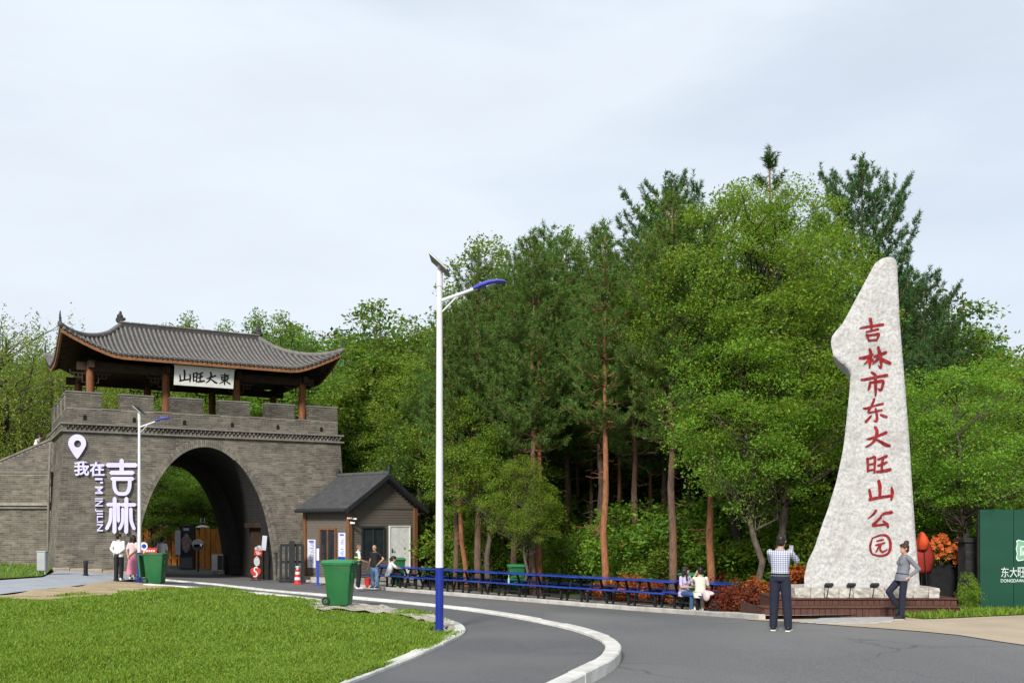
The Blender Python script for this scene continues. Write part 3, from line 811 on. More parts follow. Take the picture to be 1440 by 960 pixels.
for side in range(4):
    span = RA if side < 2 else RB
    # pan tile courses as a saw-tooth surface
    mb = MB(); NQ = 22; NU = 44 if side < 2 else 26
    rows = []
    for r in range(NQ):
        for (qq, of) in ((r / NQ, .03), ((r + .98) / NQ, .0)):
            lim = Lq(qq) if side < 2 else Bq(qq)
            rows.append([roof_pt(side, -lim + 2 * lim * i / NU, qq, of + .02) for i in range(NU + 1)])
    vs = [p for r in rows for p in r]
    mb.add(vs, [(r * (NU + 1) + i, r * (NU + 1) + i + 1, (r + 1) * (NU + 1) + i + 1, (r + 1) * (NU + 1) + i) for r in range(len(rows) - 1) for i in range(NU)])
    mb.build('pan_tiles', M_tiled, roof, fix=False)
    # soffit
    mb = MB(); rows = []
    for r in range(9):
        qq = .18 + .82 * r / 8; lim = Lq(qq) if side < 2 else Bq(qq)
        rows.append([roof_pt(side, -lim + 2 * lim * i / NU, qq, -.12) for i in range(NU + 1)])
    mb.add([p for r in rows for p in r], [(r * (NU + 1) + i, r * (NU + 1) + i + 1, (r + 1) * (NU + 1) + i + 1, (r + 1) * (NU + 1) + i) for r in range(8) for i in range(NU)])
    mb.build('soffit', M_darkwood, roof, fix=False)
    # rafters
    nr = 40 if side < 2 else 26
    rf = MB()
    for i in range(nr):
        w = -span * .97 + 2 * span * .97 * (i + .5) / nr
        q0 = max(.45, ((abs(w) - RL) / (RA - RL) if side < 2 else abs(w) / RB) + .02)
        if q0 < .96: rf.bar(roof_pt(side, w, q0, -.17), roof_pt(side, w, .985, -.16), .07, .07)
    o = rf.build('rafters', M_darkwood, roof); o['kind'] = 'stuff'
    # round cover tiles: one rib for each column of tiles
    nrib = 58 if side < 2 else 38
    for i in range(nrib):
        w = -span + .10 + (2 * span - .20) * i / (nrib - 1)
        q0 = max(.02, (abs(w) - RL) / (RA - RL) if side < 2 else abs(w) / RB)
        if q0 > .985: continue
        N = max(3, int(9 * (1 - q0)) + 2)
        path = [roof_pt(side, w, q0 + (1.012 - q0) * j / N if j < N else 1.0, .045) for j in range(N + 1)]
        e = Vector(path[-1]); d = (e - Vector(path[-2])).normalized(); path.append(tuple(e + d * .05))
        rad = [.052] * (len(path) - 1) + [.064]
        auto_smooth(MB().tube(path, rad, 7).build('tile_rib', M_tile, roof), 50)
    # drip tiles between the ribs along the eave
    V, F = [], []
    for i in range(nrib - 1):
        w = -span + .10 + (2 * span - .20) * (i + .5) / (nrib - 1); dw = (2 * span - .2) / (nrib - 1) * .36
        a, b = roof_pt(side, w - dw, 1.0, .05), roof_pt(side, w + dw, 1.0, .05); c = roof_pt(side, w, 1.0, -.07)
        on = {0: (0, -.06), 1: (0, .06), 2: (-.06, 0), 3: (.06, 0)}[side]
        o = len(V)
        for p in (a, b, c): V.append((p[0] + on[0], p[1] + on[1], p[2]))
        for p in (a, b, c): V.append((p[0] + on[0] * .3, p[1] + on[1] * .3, p[2]))
        F += [(o, o + 1, o + 2), (o + 3, o + 5, o + 4), (o, o + 3, o + 4), (o, o + 4, o + 1), (o + 1, o + 4, o + 5), (o + 1, o + 5, o + 2), (o + 2, o + 5, o + 3), (o + 2, o + 3, o)]
    stuffpart('drip_tiles', V, F, M_tiled, roof)
    # fascia board
    mb = MB(); NF = 30
    top, bot = [], []
    for i in range(NF + 1):
        w = -span + 2 * span * i / NF; p = roof_pt(side, w, 1.0, -.05); on = {0: (0, -.012), 1: (0, .012), 2: (-.012, 0), 3: (.012, 0)}[side]
        top.append((p[0] + on[0], p[1] + on[1], p[2])); bot.append((p[0] + on[0], p[1] + on[1], p[2] - .13))
    back = [(RC + (p[0] - RC) * (1 if side < 2 else .985), RVC + (p[1] - RVC) * (.978 if side < 2 else 1), p[2]) for p in top]
    backb = [(p[0], p[1], p[2] - .13) for p in back]
    k = NF + 1
    mb.add(top + bot + backb + back, [(r * k + i, r * k + i + 1, ((r + 1) % 4) * k + i + 1, ((r + 1) % 4) * k + i) for r in range(4) for i in range(NF)] + [(0, k, 2 * k, 3 * k), (NF, k + NF, 2 * k + NF, 3 * k + NF)])
    mb.build('fascia_board', M_fascia, roof)
# ridges
mb = MB(); mb.b2((RC - RL - .05, RVC - .11, ZR - .06), (RC + RL + .05, RVC + .11, ZR + .16), .02); mb.build('ridge', M_tiled, roof)
for i in range(14):
    a = RC - RL - .05 + i * (2 * RL + .1) / 14
    MB().b2((a + .006, RVC - .14, ZR + .162), (a + (2 * RL + .1) / 14 - .006, RVC + .14, ZR + .24), .025).build('ridge_tile', M_tile, roof)
for sx in (-1, 1):
    mb = MB(); x = RC + sx * RL
    mb.b2((x - .10, RVC - .12, ZR - .05), (x + .10, RVC + .12, ZR + .38), .03)
    mb.ell((x + sx * .02, RVC, ZR + .46), (.13, .11, .13)); mb.ell((x - sx * .10, RVC, ZR + .36), (.12, .08, .08)); mb.ell((x + sx * .12, RVC, ZR + .30), (.08, .07, .12)); mb.ell((x, RVC, ZR + .60), (.06, .06, .10))
    auto_smooth(mb.build('ridge_ornament', M_tiled, roof))
    for sy in (-1, 1):
        P = []
        for j in range(15):
            q = j / 14; P.append((RC + sx * Lq(q), RVC + sy * Bq(q), roof_pt(0, sx * Lq(q), q)[2] + .10))
        e = Vector(P[-1]); d = Vector((sx * .55, sy * .55, .35)).normalized()
        P += [tuple(e + d * .10), tuple(e + d * .17 + Vector((0, 0, .03)))]
        rr = [(.11, .10)] * 15 + [(.10, .08), (.03, .03)]
        auto_smooth(MB().tube(P, rr, 8).build('hip_ridge', M_tile, roof), 50)
        b = e + d * .05
        fin = MB().tube([b, b + Vector((0, 0, .18)), b + Vector((sx * .01, sy * .01, .34)), b + Vector((0, 0, .52))], [.07, .045, .035, .015], 8)
        fin.ell(b + Vector((0, 0, .24)), (.055, .055, .045)); auto_smooth(fin.build('hip_finial', M_tiled, roof))

# plaque under the eave with four brushed characters
GLYPH = {
 '吉': [[(.0, .42, .05), (.15, .38, .09), (.55, .30, .10), (.98, .22, .11)], [(.44, -.04, .12), (.48, .2, .12), (.50, .54, .09)], [(.26, .60, .06), (.5, .53, .08), (.78, .45, .08)],
       [(.28, .74, .09), (.33, .88, .09), (.38, 1.04, .07)], [(.32, .78, .07), (.60, .73, .08), (.80, .69, .11), (.75, .88, .09), (.70, 1.02, .06)], [(.38, 1.02, .07), (.72, .98, .07)]],
 '林': [[(.0, .52, .07), (.16, .50, .11), (.32, .42, .09), (.44, .34, .06)], [(.33, .08, .07), (.37, .3, .11), (.35, .7, .11), (.33, 1.0, .05)], [(.34, .50, .10), (.26, .68, .08), (.15, .82, .03)], [(.36, .52, .07), (.43, .62, .08), (.47, .72, .05)],
       [(.48, .44, .06), (.66, .36, .09), (.86, .24, .08)], [(.61, -.0, .08), (.67, .3, .11), (.71, .7, .10), (.70, 1.0, .05), (.62, .88, .03)], [(.66, .42, .09), (.56, .62, .08), (.43, .80, .03)], [(.68, .50, .06), (.82, .64, .10), (1.0, .76, .09)]],
 '市': [[(.38, -.02, .07), (.50, .06, .11), (.56, .14, .08)], [(.0, .30, .08), (.12, .29, .10), (.5, .20, .09), (.98, .10, .11)], [(.33, .40, .08), (.31, .55, .11), (.27, .72, .07)], [(.33, .43, .07), (.60, .38, .09), (.82, .36, .12), (.80, .58, .10), (.74, .74, .09), (.64, .68, .04)], [(.52, .16, .09), (.54, .5, .12), (.55, .85, .10), (.53, 1.02, .03)]],
 '东': [[(.0, .38, .06), (.14, .38, .10), (.45, .28, .08), (.84, .18, .10)], [(.48, -.02, .10), (.40, .2, .10), (.22, .52, .09), (.32, .56, .08), (.58, .50, .08), (.80, .46, .09)], [(.54, .40, .09), (.58, .65, .11), (.57, .92, .11), (.46, .93, .05)], [(.34, .70, .06), (.24, .82, .10), (.10, .96, .11)], [(.74, .66, .07), (.88, .72, .12), (1.0, .76, .09)]],
 '大': [[(.06, .58, .05), (.2, .56, .10), (.52, .42, .10), (.84, .26, .12)], [(.40, .0, .12), (.46, .22, .13), (.40, .55, .12), (.26, .80, .09), (.02, .97, .06)], [(.42, .58, .05), (.62, .72, .10), (.82, .86, .14), (1.0, .92, .10)]],
 '旺': [[(.06, .20, .09), (.08, .5, .11), (.08, .92, .07)], [(.08, .22, .08), (.24, .16, .08), (.37, .13, .11), (.37, .5, .10), (.34, .98, .07)], [(.10, .54, .07), (.33, .48, .07)], [(.09, .86, .07), (.33, .80, .07)], [(.50, .24, .07), (.68, .16, .10), (.86, .06, .11)], [(.72, .14, .10), (.66, .5, .10), (.66, .86, .09)], [(.50, .58, .07), (.68, .50, .10), (.86, .40, .08)], [(.42, .92, .07), (.6, .90, .11), (1.0, .80, .11)]],
 '山': [[(.42, -.02, .12), (.47, .3, .13), (.46, .82, .10)], [(.06, .44, .08), (.10, .7, .11), (.12, .96, .10)], [(.08, .96, .12), (.4, .86, .10), (.90, .76, .10)], [(.92, .32, .08), (.96, .6, .12), (.93, .98, .07)]],
 '公': [[(.34, .02, .10), (.22, .26, .09), (.02, .48, .03)], [(.52, .34, .04), (.68, .20, .10), (.98, .12, .12)], [(.54, .42, .09), (.36, .68, .10), (.22, .88, .10), (.5, .86, .08), (.82, .80, .07)], [(.64, .62, .06), (.78, .80, .11), (.84, .98, .08)]],
 '园': [[(.16, .16, .07), (.06, .45, .10), (.06, .72, .10), (.16, .94, .06)], [(.20, .14, .06), (.50, .02, .08), (.80, .04, .11), (.96, .30, .12), (.96, .66, .12), (.84, .90, .10), (.5, 1.0, .09), (.20, .93, .07)], [(.36, .30, .06), (.54, .25, .08), (.66, .22, .05)], [(.30, .48, .06), (.5, .44, .08), (.72, .38, .06)], [(.48, .44, .07), (.40, .64, .08), (.30, .80, .05)], [(.56, .44, .06), (.50, .68, .09), (.62, .80, .08), (.82, .70, .05)]],
 '東': [[(.12, .18, .06), (.5, .16, .08), (.88, .13, .08)], [(.22, .32, .07), (.24, .62, .07)], [(.22, .33, .07), (.5, .29, .07), (.80, .27, .10), (.77, .60, .07)], [(.25, .46, .06), (.76, .43, .06)], [(.25, .60, .07), (.76, .57, .07)], [(.50, -.02, .08), (.52, .5, .10), (.50, 1.02, .07)], [(.47, .62, .08), (.3, .80, .07), (.03, .95, .03)], [(.54, .60, .05), (.74, .76, .09), (1.0, .90, .09)]],
}
pc = gw(2.90, .30, 8.02)
plaque = thing('name_plaque', 'white plaque with four black brushed characters hanging under the pavilion eave', 'sign', pc, GA)
M_white = mat('painted_white', (.74, .74, .70), (.66, .66, .62), scale=4, rough=.6)
M_ink = mat('black_ink', (.012, .012, .012), rough=.5)
tl = Matrix.Rotation(math.radians(12), 3, 'X')
MB().box((0, 0, 0), (2.42, .06, .80), tl, .012).build('board', M_white, plaque)
MB().box(tl @ Vector((0, -.012, .41)), (2.50, .075, .04), tl).build('frame_rail', M_white, plaque)
for i, ch in enumerate('山旺大東'):
    x0 = -1.02 + i * .535
    mb = MB()
    for si, st in enumerate(GLYPH[ch]): brush(mb, [[(a, b, w * 1.35) for a, b, w in st]], lambda q: tl @ Vector((x0 + q.x * .46, -.034 - .002 * si, .22 - q.y * .45)))
    mb.build('character', M_ink, plaque)
for sx in (-1, 1):
    MB().tube([tl @ Vector((sx * 1.0, .02, .40)), (sx * 1.0, .25, .62)], .015, 6).build('hanger', M_darkwood, plaque)

# raised lettering on the gate wall -----------------------------------------------------------------
def gate_pt(px, py, off=0.0):
    """point of the gate's front face seen at this spot; off = distance in front of it (local coordinates)"""
    d = Vector(((px - 720) / FPX, 1, (HOR - py) / FPX)); o = Vector((0, 0, CAM_H)); v = 0.0
    for _ in range(8):
        t = ((GO - o).dot(GV) + v) / d.dot(GV); P = o + d * t; v = vF(P.z) - off
    L = P - GO
    return Vector((L.dot(GU), v, P.z))
M_lav = mat('lavender_acrylic', (.70, .67, .93), (.64, .61, .90), scale=2, rough=.45)
M_lavs = mat('lavender_side', (.40, .38, .62), rough=.5)
def raised(mb_flat, name, label, cat, parent=None, th=.07, group=None):
    """turn flat ribbons on the wall into raised letters with thickness"""
    me = mb_flat.mesh(name)
    bm = bmesh.new(); bm.from_mesh(me)
    r = bmesh.ops.extrude_face_region(bm, geom=bm.faces[:])
    for q in r['geom']:
        if isinstance(q, bmesh.types.BMVert): q.co.y += th
    bmesh.ops.recalc_face_normals(bm, faces=bm.faces[:]); bm.to_mesh(me); bm.free()
    return me
def wall_char(name, strokes, label, group=None):
    mb = MB()
    for si, st in enumerate(strokes): brush(mb, [st], lambda q: gate_pt(q.x, q.y, .11 + .005 * si), 1)
    # overlapping strokes sit at slightly different depths
    k = 0
    me = raised(mb, name, label, 'sign')
    t = thing(name, label, 'lettering', GO, GA)
    link('letter_face', me, M_lav, t)
    return t
def zx(p): return [((90 + a / 6.0), (600 + b / 6.0), w / 6.0) for a, b, w in p]
JI = [zx([(368, 322, 38), (605, 322, 38)]), zx([(487, 282, 36), (487, 385, 36)]), zx([(398, 386, 36), (580, 386, 36)]),
      zx([(406, 437, 34), (578, 437, 34)]), zx([(424, 437, 30), (426, 510, 30), (450, 556, 30), (492, 564, 30), (530, 556, 30), (552, 510, 30), (555, 437, 30)])]
LIN = [zx([(368, 654, 30), (472, 654, 30)]), zx([(428, 602, 32), (426, 888, 32)]), zx([(396, 690, 28), (390, 790, 28), (360, 858, 28)]), zx([(458, 670, 26), (460, 795, 26)]),
       zx([(486, 656, 30), (598, 656, 30)]), zx([(527, 602, 32), (525, 888, 32)]), zx([(496, 690, 26), (494, 800, 26), (468, 860, 26)]), zx([(564, 690, 28), (568, 790, 28), (592, 858, 28)])]
wall_char('wall_character', JI, 'large lavender raised character, upper of the two beside the arch')
wall_char('wall_character', LIN, 'large lavender raised character, lower of the two beside the arch')
def flat_map(x, y, h): return gate_pt(x, y, .04 + h)
for ch, bx, lb in (('我', (104, 668.5, 125.5, 648), 'small lavender raised character under the map pin, left of the pair'), ('在', (126, 669, 147, 649), 'small lavender raised character under the map pin, right of the pair')):
    t = thing('wall_character', lb, 'lettering', GO, GA)
    fit_text('letter_face', ch, bx, flat_map, M_lav, t, offset=.026, th=.07)
t = thing('wall_lettering', 'lavender raised lettering running down the gate wall, rotated sideways', 'lettering', GO, GA)
for w, y0, y1 in (("I'", 671.8, 679.5), ('M', 683.5, 694), ('IN', 700, 711.5), ('JILIN', 715, 746.5)):
    fit_text('letter_face', w, (133.5, y1, 144.8, y0), flat_map, M_lav, t, offset=.016, th=.06, rot=1)
# map pin with a hole
t = thing('map_pin_sign', 'lavender map pin sign with round hole high on the gate wall', 'sign', GO, GA)
oc = []; ic = []
cx, cy, R = 108.5, 623.0, 12.6
for i in range(40):
    a = 2 * math.pi * i / 40; x, y = math.cos(a), math.sin(a)
    if y > .35:    # pointed lower part (image y downwards)
        tt = (y - .35) / .65; y2 = .35 + tt * 1.37; x2 = math.copysign(.937 * (1 - tt) ** .78, x) if abs(x) > 1e-6 else 0
    else: x2, y2 = x, y
    oc.append((cx + R * x2, cy + R * y2)); ic.append((cx + .6 + 5.0 * x, cy + .8 + 5.0 * y))
mb = MB(); k = 40
for off in (.10, .03):
    mb.add([gate_pt(a, b, off) for a, b in oc] + [gate_pt(a, b, off) for a, b in ic], [(i, (i + 1) % k, k + (i + 1) % k, k + i) for i in range(k)])
mb.f += [[i, (i + 1) % k, 2 * k + (i + 1) % k, 2 * k + i] for i in range(k)] + [[k + i, k + (i + 1) % k, 3 * k + (i + 1) % k, 3 * k + i] for i in range(k)]; mb.mi += [0] * (2 * k)
mb.build('pin_face', M_lav, t)

# low wall and ramp at the left of the gate, ramp wall at the right --------------------------------------
def brick_block(name, label, u0, u1, v0, v1, z0, top, cat='wall', loc=GO, rz=GA, pitch=.080, length=.28, cap=True, faces='F'):
    t = thing(name, label, cat, loc, rz)
    n_ = 12; P = [(u0 + (u1 - u0) * i / n_) for i in range(n_ + 1)]
    mb = MB()
    for a, b in zip(P[:-1], P[1:]):
        mb.add([(a, v0, z0), (b, v0, z0), (b, v1, z0), (a, v1, z0), (a, v0, top(a)), (b, v0, top(b)), (b, v1, top(b)), (a, v1, top(a))], [(0, 1, 5, 4), (2, 3, 7, 6), (4, 5, 6, 7)] + ([(0, 3, 7, 4)] if a == P[0] else []) + ([(1, 2, 6, 5)] if b == P[-1] else []))
    mb.build('wall_core', M_mortar, t)
    def iv(z):
        s = [u for u in np.linspace(u0, u1, 200) if top(u) > z + .04]
        return [(min(s), max(s))] if s else []
    zm = max(top(u0), top(u1))
    V, F = brick_rows(iv, z0, zm, lambda u, z, h: (u, v0 - h, z), pitch, length); stuffpart('face_bricks', V, F, M_brick, t)
    if cap:
        for a, b in zip(P[:-1], P[1:]):
            MB().add([(x, y, top(x) + dz) for dz in (0.0, .085) for x, y in ((a + .004, v0 - .05), (b - .004, v0 - .05), (b - .004, v1 + .05), (a + .004, v1 + .05))], [(3, 2, 1, 0), (4, 5, 6, 7), (0, 1, 5, 4), (1, 2, 6, 5), (2, 3, 7, 6), (3, 0, 4, 7)]).build('coping', M_coping, t)
    return t
LWO = Vector(at(72, 40.3)); LWO.z = 0
lw = brick_block('terrace_wall', 'low grey brick terrace wall left of the gate with stone string course', -9, -.02, 0, .5, -.6, lambda u: 4.02, loc=LWO, rz=math.radians(4))
MB().b2((-9, -.12, 2.55), (-.02, -.002, 2.62)).build('string_course', M_coping, lw); MB().b2((-9, -.09, 2.68), (-.02, -.002, 2.80)).build('string_course', M_mortar, lw)
brick_block('ramp_parapet', 'sloping brick stair parapet climbing to the gate behind the left terrace wall', -9, .35, 1.15, 1.55, 3.0, lambda u: 5.72 + u * .44, loc=LWO, rz=math.radians(4))
brick_block('ramp_wall', 'sloping brick wall running down from the gate behind the kiosk', 8.75, 13.0, 2.6, 3.1, -1.2, lambda u: 4.75 - max(0, (u - 8.75)) * .62, loc=GO, rz=GA, length=.3)
brick_block('rear_wall', 'dark low brick wall behind the pine trunks beside the kiosk', 13.02, 24.0, 2.7, 3.1, -1.5, lambda u: 2.55, loc=GO, rz=GA, length=.4, pitch=.12)
# drain pipe in the corner of the gate and terrace wall
dp = thing('drain_pipe', 'thin grey drain pipe down the left corner of the gate', 'pipe', LWO, 0)
MB().tube([(.08, -.22, 5.3), (.02, -.24, 3.6), (-.02, -.25, 1.0), (-.05, -.25, .25)], .05, 8).build('pipe', M_coping, dp, True)
# ------------------------------------------------------------------ the inscribed standing stone on its deck
RY = 22.6                                 # distance of the stone's front face
RS = FPX / RY
def rx(px): return (px - 720) / RS
def rz_(py): return CAM_H + (HOR - py) / RS
outline_px = [(1254, 361), (1247, 361.5), (1241, 363), (1235, 367), (1230, 371), (1223, 384), (1216, 397), (1208, 412), (1200, 427), (1192, 442), (1184, 456), (1175, 466), (1170, 473), (1168.5, 480), (1169, 486), (1172, 500), (1179, 507), (1187, 513), (1193, 520), (1196, 527), (1195, 545), (1193, 567), (1190, 595), (1187, 622), (1184, 640), (1181, 654), (1176, 677), (1170, 697), (1164, 716), (1157, 735), (1151, 753), (1146, 768), (1140, 781), (1135, 792), (1131, 811), (1131, 828),
              (1294, 828), (1292.5, 812), (1291, 795), (1289, 770), (1287, 746), (1285, 716), (1283, 687), (1281, 655), (1279, 622), (1276.5, 590), (1274, 557), (1271.5, 527), (1269, 497), (1267, 472), (1265, 448), (1264, 420), (1262.5, 394), (1262, 375), (1260, 365)]
RP = [Vector((rx(a), rz_(b))) for a, b in outline_px]
rpoly = [(p.x, p.y) for p in RP]
def rnoise(x, z): return (.020 * math.sin(x * 4.1 + z * 2.3) * math.sin(z * 3.7 - x * 1.9) + .012 * math.sin(x * 11.3 + 1.0 + z * 5.0) * math.sin(z * 9.1 + x * 4) + .007 * math.sin(x * 27 + z * 13) * math.sin(z * 23 - x * 17))
def edge_dist(x, z):
    p = Vector((x, z)); m = 1e9
    for i in range(len(RP)):
        a, b = RP[i], RP[(i + 1) % len(RP)]
        if i == 35: continue      # the base edge
        ab = b - a; t = max(0, min(1, (p - a).dot(ab) / ab.length_squared)); m = min(m, (p - a - ab * t).length)
    return m
def rfront(x, z):
    d = min(edge_dist(x, z), .10) / .10
    return -(.05 * math.sqrt(max(0, 1 - (1 - d) ** 2))) + rnoise(x, z) * (.3 + .7 * d)
B = resample([(p.x, p.y) for p in RP], .07, True)
g = np.stack(np.meshgrid(np.arange(rx(1165), rx(1298), .062), np.arange(rz_(830), rz_(358), .062)), -1).reshape(-1, 2)
g = g + rng.normal(0, .008, g.shape)
g = g[inside([(p.x, p.y) for p in B], g)]
g = np.array([q for q in g if edge_dist(*q) > .035])
nB = len(B)
vs, es, fs, *_ = geometry.delaunay_2d_cdt(B + [Vector(q) for q in g], [(i, (i + 1) % nB) for i in range(nB)], [list(range(nB))], 1, 1e-6)
V = [(v.x, RY + (0 if i < nB else rfront(v.x, v.y)), v.y) for i, v in enumerate(vs)]
F = [list(f) for f in fs]
rc0 = Vector((sum(p.x for p in B) / nB, sum(p.y for p in B) / nB))
rings = [list(range(nB))]
for dpt, sc in ((.22, 1.0), (.55, .98), (.85, .94)):
    o = len(V)
    for i, p in enumerate(B):
        q = rc0 + (Vector((p.x, p.y)) - rc0) * sc if p.y > rz_(822) else Vector((p.x, p.y))
        q = q + Vector((rnoise(p.y * 2, dpt * 9), rnoise(p.x * 2, dpt * 7))) * .5
        V.append((q.x + .36 * dpt, RY + dpt + rnoise(p.x * 3 + dpt, p.y) * 1.5, q.y))
    rings.append(list(range(o, o + nB)))
for a, b in zip(rings[:-1], rings[1:]): F += [[a[i], a[(i + 1) % nB], b[(i + 1) % nB], b[i]] for i in range(nB)]
bv, be, bf, *_ = geometry.delaunay_2d_cdt(B, [(i, (i + 1) % nB) for i in range(nB)], [list(range(nB))], 1, 1e-6)
F += [[rings[-1][i] for i in f] for f in bf if max(f) < nB]
rock_base = Vector((rx(1213), RY, rz_(826)))
stone = thing('standing_stone', 'tall pale grey granite stone with red vertical inscription', 'stone', rock_base)
M_gran = mat('pale_granite', (.50, .495, .485), (.35, .345, .338), scale=16, detail=9, lo=.34, hi=.60, rough=.85, bump=.8, bscale=6, bdist=.06, c3=(.30, .29, .27), scale3=1.6, lo3=.50, hi3=.80)
mb = MB(); mb.v = [tuple(Vector(v) - rock_base) for v in V]; mb.f = F; mb.mi = [0] * len(F)
auto_smooth(mb.build('stone_body', M_gran, stone), 60)
M_red = mat('red_paint', (.25, .009, .012), (.16, .007, .009), scale=9, rough=.55)
boxes = {'吉': (1207.5, 450.6, 1241, 478.7), '林': (1207.5, 489, 1250, 517.6), '市': (1210, 524.6, 1246.5, 557), '东': (1213, 562, 1245, 594), '大': (1216, 601, 1249.5, 629), '旺': (1216, 639.6, 1250, 665), '山': (1219, 677, 1255, 703), '公': (1218, 717, 1253, 741), '园': (1221, 751.5, 1251.5, 781)}
for ch, (x0, y0, x1, y1) in boxes.items():
    mb = MB(); asp = (y1 - y0) / (x1 - x0)
    for si, st in enumerate(GLYPH[ch]):
        # work in square units so that the stroke width keeps its size both ways
        def tm(q):
            X, Z = rx(x0 + q.x * (x1 - x0)), rz_(y0 + q.y * (x1 - x0)); return Vector((X, RY + rfront(X, Z) - .016 - .002 * si, Z)) - rock_base
        brush(mb, [[(a, b * asp, w * 1.10) for a, b, w in st]], tm)
    mb.build('carved_character', M_red, stone)

plinth = thing('stone_plinth', 'row of rough pale stone blocks under the inscribed stone', 'plinth', (0, RY, 0))
M_blk = mat('pale_plinth_block', (.50, .475, .43), (.34, .32, .285), scale=7, rough=.9, bump=.9, bscale=12, bdist=.04, c3=(.27, .235, .19), scale3=3, lo3=.55, hi3=.8)
zp0, zp1 = rz_(838.5), rz_(825)
x = rx(1111)
while x < rx(1311):
    w = random.uniform(.30, .42); w = min(w, rx(1313) - x); 
    bm = bmesh.new(); bmesh.ops.create_cube(bm, size=1); bmesh.ops.subdivide_edges(bm, edges=bm.edges[:], cuts=2, use_grid_fill=True)
    for q in bm.verts:
        q.co = (x + w / 2 + q.co.x * (w - .018), .42 + q.co.y * 1.5, (zp0 + zp1) / 2 + q.co.z * (zp1 - zp0))
        q.co += Vector((random.uniform(-.006, .006), random.uniform(-.03, .02), random.uniform(-.006, .006)))
    me = bpy.data.meshes.new('plinth_block'); bm.to_mesh(me); bm.free(); link('plinth_block', me, M_blk, plinth)
    x += w
deck = thing('timber_deck', 'two stepped dark red-brown timber deck around the stone', 'deck', (0, RY, 0))
M_deck = mat('red_brown_board', (.105, .045, .032), (.065, .028, .021), scale=4, stretch=(5, 5, .8), rough=.6, bump=.25, bscale=30, island=.0)
def boards(x0, x1, y, z0, z1, n_, nm='board'):
    w = (x1 - x0) / n_
    for i in range(n_):
        MB().b2((x0 + i * w + .004, y + random.uniform(-.004, .004), z0), (x0 + (i + 1) * w - .004, y + .03, z1 + random.uniform(-.002, .002)), .004).build(nm, M_deck, deck)
zg = -.55
za, zb_ = rz_(852.5) - .02, rz_(838.5)
U0, U1 = rx(1088), rx(1333)
boards(U0, U1, -.45, za - .25, zb_ - .035, 30)
for i in range(6): MB().b2((U0 - .03, -.49 + i * .29, zb_ - .033), (U1 + .03, -.49 + i * .29 + .28, zb_), .006).build('deck_plank', M_deck, deck)
sF = FPX / (RY - .95)
L0, L1 = (1074 - 720) / sF, (1352 - 720) / sF
zl = CAM_H - (852.5 - HOR) / sF
boards(L0, L1, -.95, zg, zl - .035, 32)
for i in range(2): MB().b2((L0 - .03, -.99 + i * .29, zl - .033), (L1 + .03, -.99 + i * .29 + .28, zl), .006).build('deck_plank', M_deck, deck)
for xx in (L0, L1): MB().b2((xx - .015, -.92, zg), (xx + .015, 1.2, zl - .035)).build('side_board', M_deck, deck)
for xx in (U0, U1): MB().b2((xx - .015, -.42, za - .25), (xx + .015, 1.2, zb_ - .035)).build('side_board', M_deck, deck)
M_black = mat('black_metal', (.018, .018, .02), (.012, .012, .013), scale=8, rough=.45, metal=.0)
M_glass = mat('dark_glass', (.02, .024, .03), (.03, .035, .045), scale=2, rough=.08, spec=.8)
for nm, px in (('leftmost', 1166.5), ('middle', 1198), ('rightmost', 1231)):
    xx = (px - 720) / FPX * (RY - .4)
    t = thing('floodlight', nm + ' of the three black floodlights on short stands before the stone', 'floodlight', (xx, RY - .35, zb_), 0, 'floodlights before the stone')
    MB().tube([(-.05, 0, 0), (-.03, 0, .1), (.0, .02, .26)], .012, 6).build('stand', M_black, t)
    MB().b2((-.10, -.06, 0), (0, .06, .012)).build('base', M_black, t)
    hd = MB().box((0, .0, .29), (.19, .14, .07), Matrix.Rotation(math.radians(-25), 3, 'X'), .012).build('head', M_black, t)
    MB().box((0, .015, .328), (.165, .115, .006), Matrix.Rotation(math.radians(-25), 3, 'X')).build('lens', mat('lamp_lens', (.45, .46, .46), rough=.15, spec=.6), hd)

# green hoarding at the right edge ---------------------------------------------------------------------
HYD = 22.9
hx0 = (1378 - 720) / FPX * HYD
hz0 = tzf(hx0, HYD)
hoard = thing('hoarding', 'dark green panel hoarding with white lettering and emblem at the right edge', 'hoarding', (hx0, HYD, 0), math.radians(-4))
M_hgreen = mat('green_hoarding', (.006, .058, .034), (.005, .047, .028), scale=1.2, rough=.55, stretch=(.4, 1, 1.5), c3=(.01, .07, .042), scale3=.5)
htop = CAM_H + (HOR - 716) / FPX * HYD
for i in range(5):
    MB().b2((i * .78 + .003, 0, hz0 - .1), (i * .78 + .777, .05, htop), .008).build('panel', M_hgreen, hoard)
    MB().b2((i * .78 - .03, .05, hz0 - .2), (i * .78 + .03, .11, htop)).build('post', M_black, hoard)
def hmap(px, py, h=0):
    d = Vector(((px - 720) / FPX, 1, (HOR - py) / FPX)); a = math.radians(-4); nrm = Vector((-math.sin(a), math.cos(a), 0)); t = (Vector((hx0, HYD, 0)).dot(nrm)) / d.dot(nrm)
    L = d * t - Vector((hx0, HYD, 0)) + Vector((0, 0, CAM_H)); return Vector((L.dot(Vector((math.cos(a), math.sin(a), 0))), -.012 - h, L.z))
M_hwhite = mat('pale_lettering', (.62, .70, .66), rough=.5); M_pgreen = mat('pale_green_emblem', (.16, .38, .24), (.13, .33, .20), scale=9, rough=.5)
for ch, x0 in (('东', 1407.5), ('大', 1419.5), ('旺', 1431)):
    fit_text('character', ch, (x0, 811, x0 + 10.8, 797), lambda a, b, h: hmap(a, b, h), M_hwhite, hoard, offset=.0, th=.004)
fit_text('lettering', 'DONGDAWAN', (1407, 818.2, 1446, 813.6), lambda a, b, h: hmap(a, b, h), M_hwhite, hoard, offset=.006, th=.004)
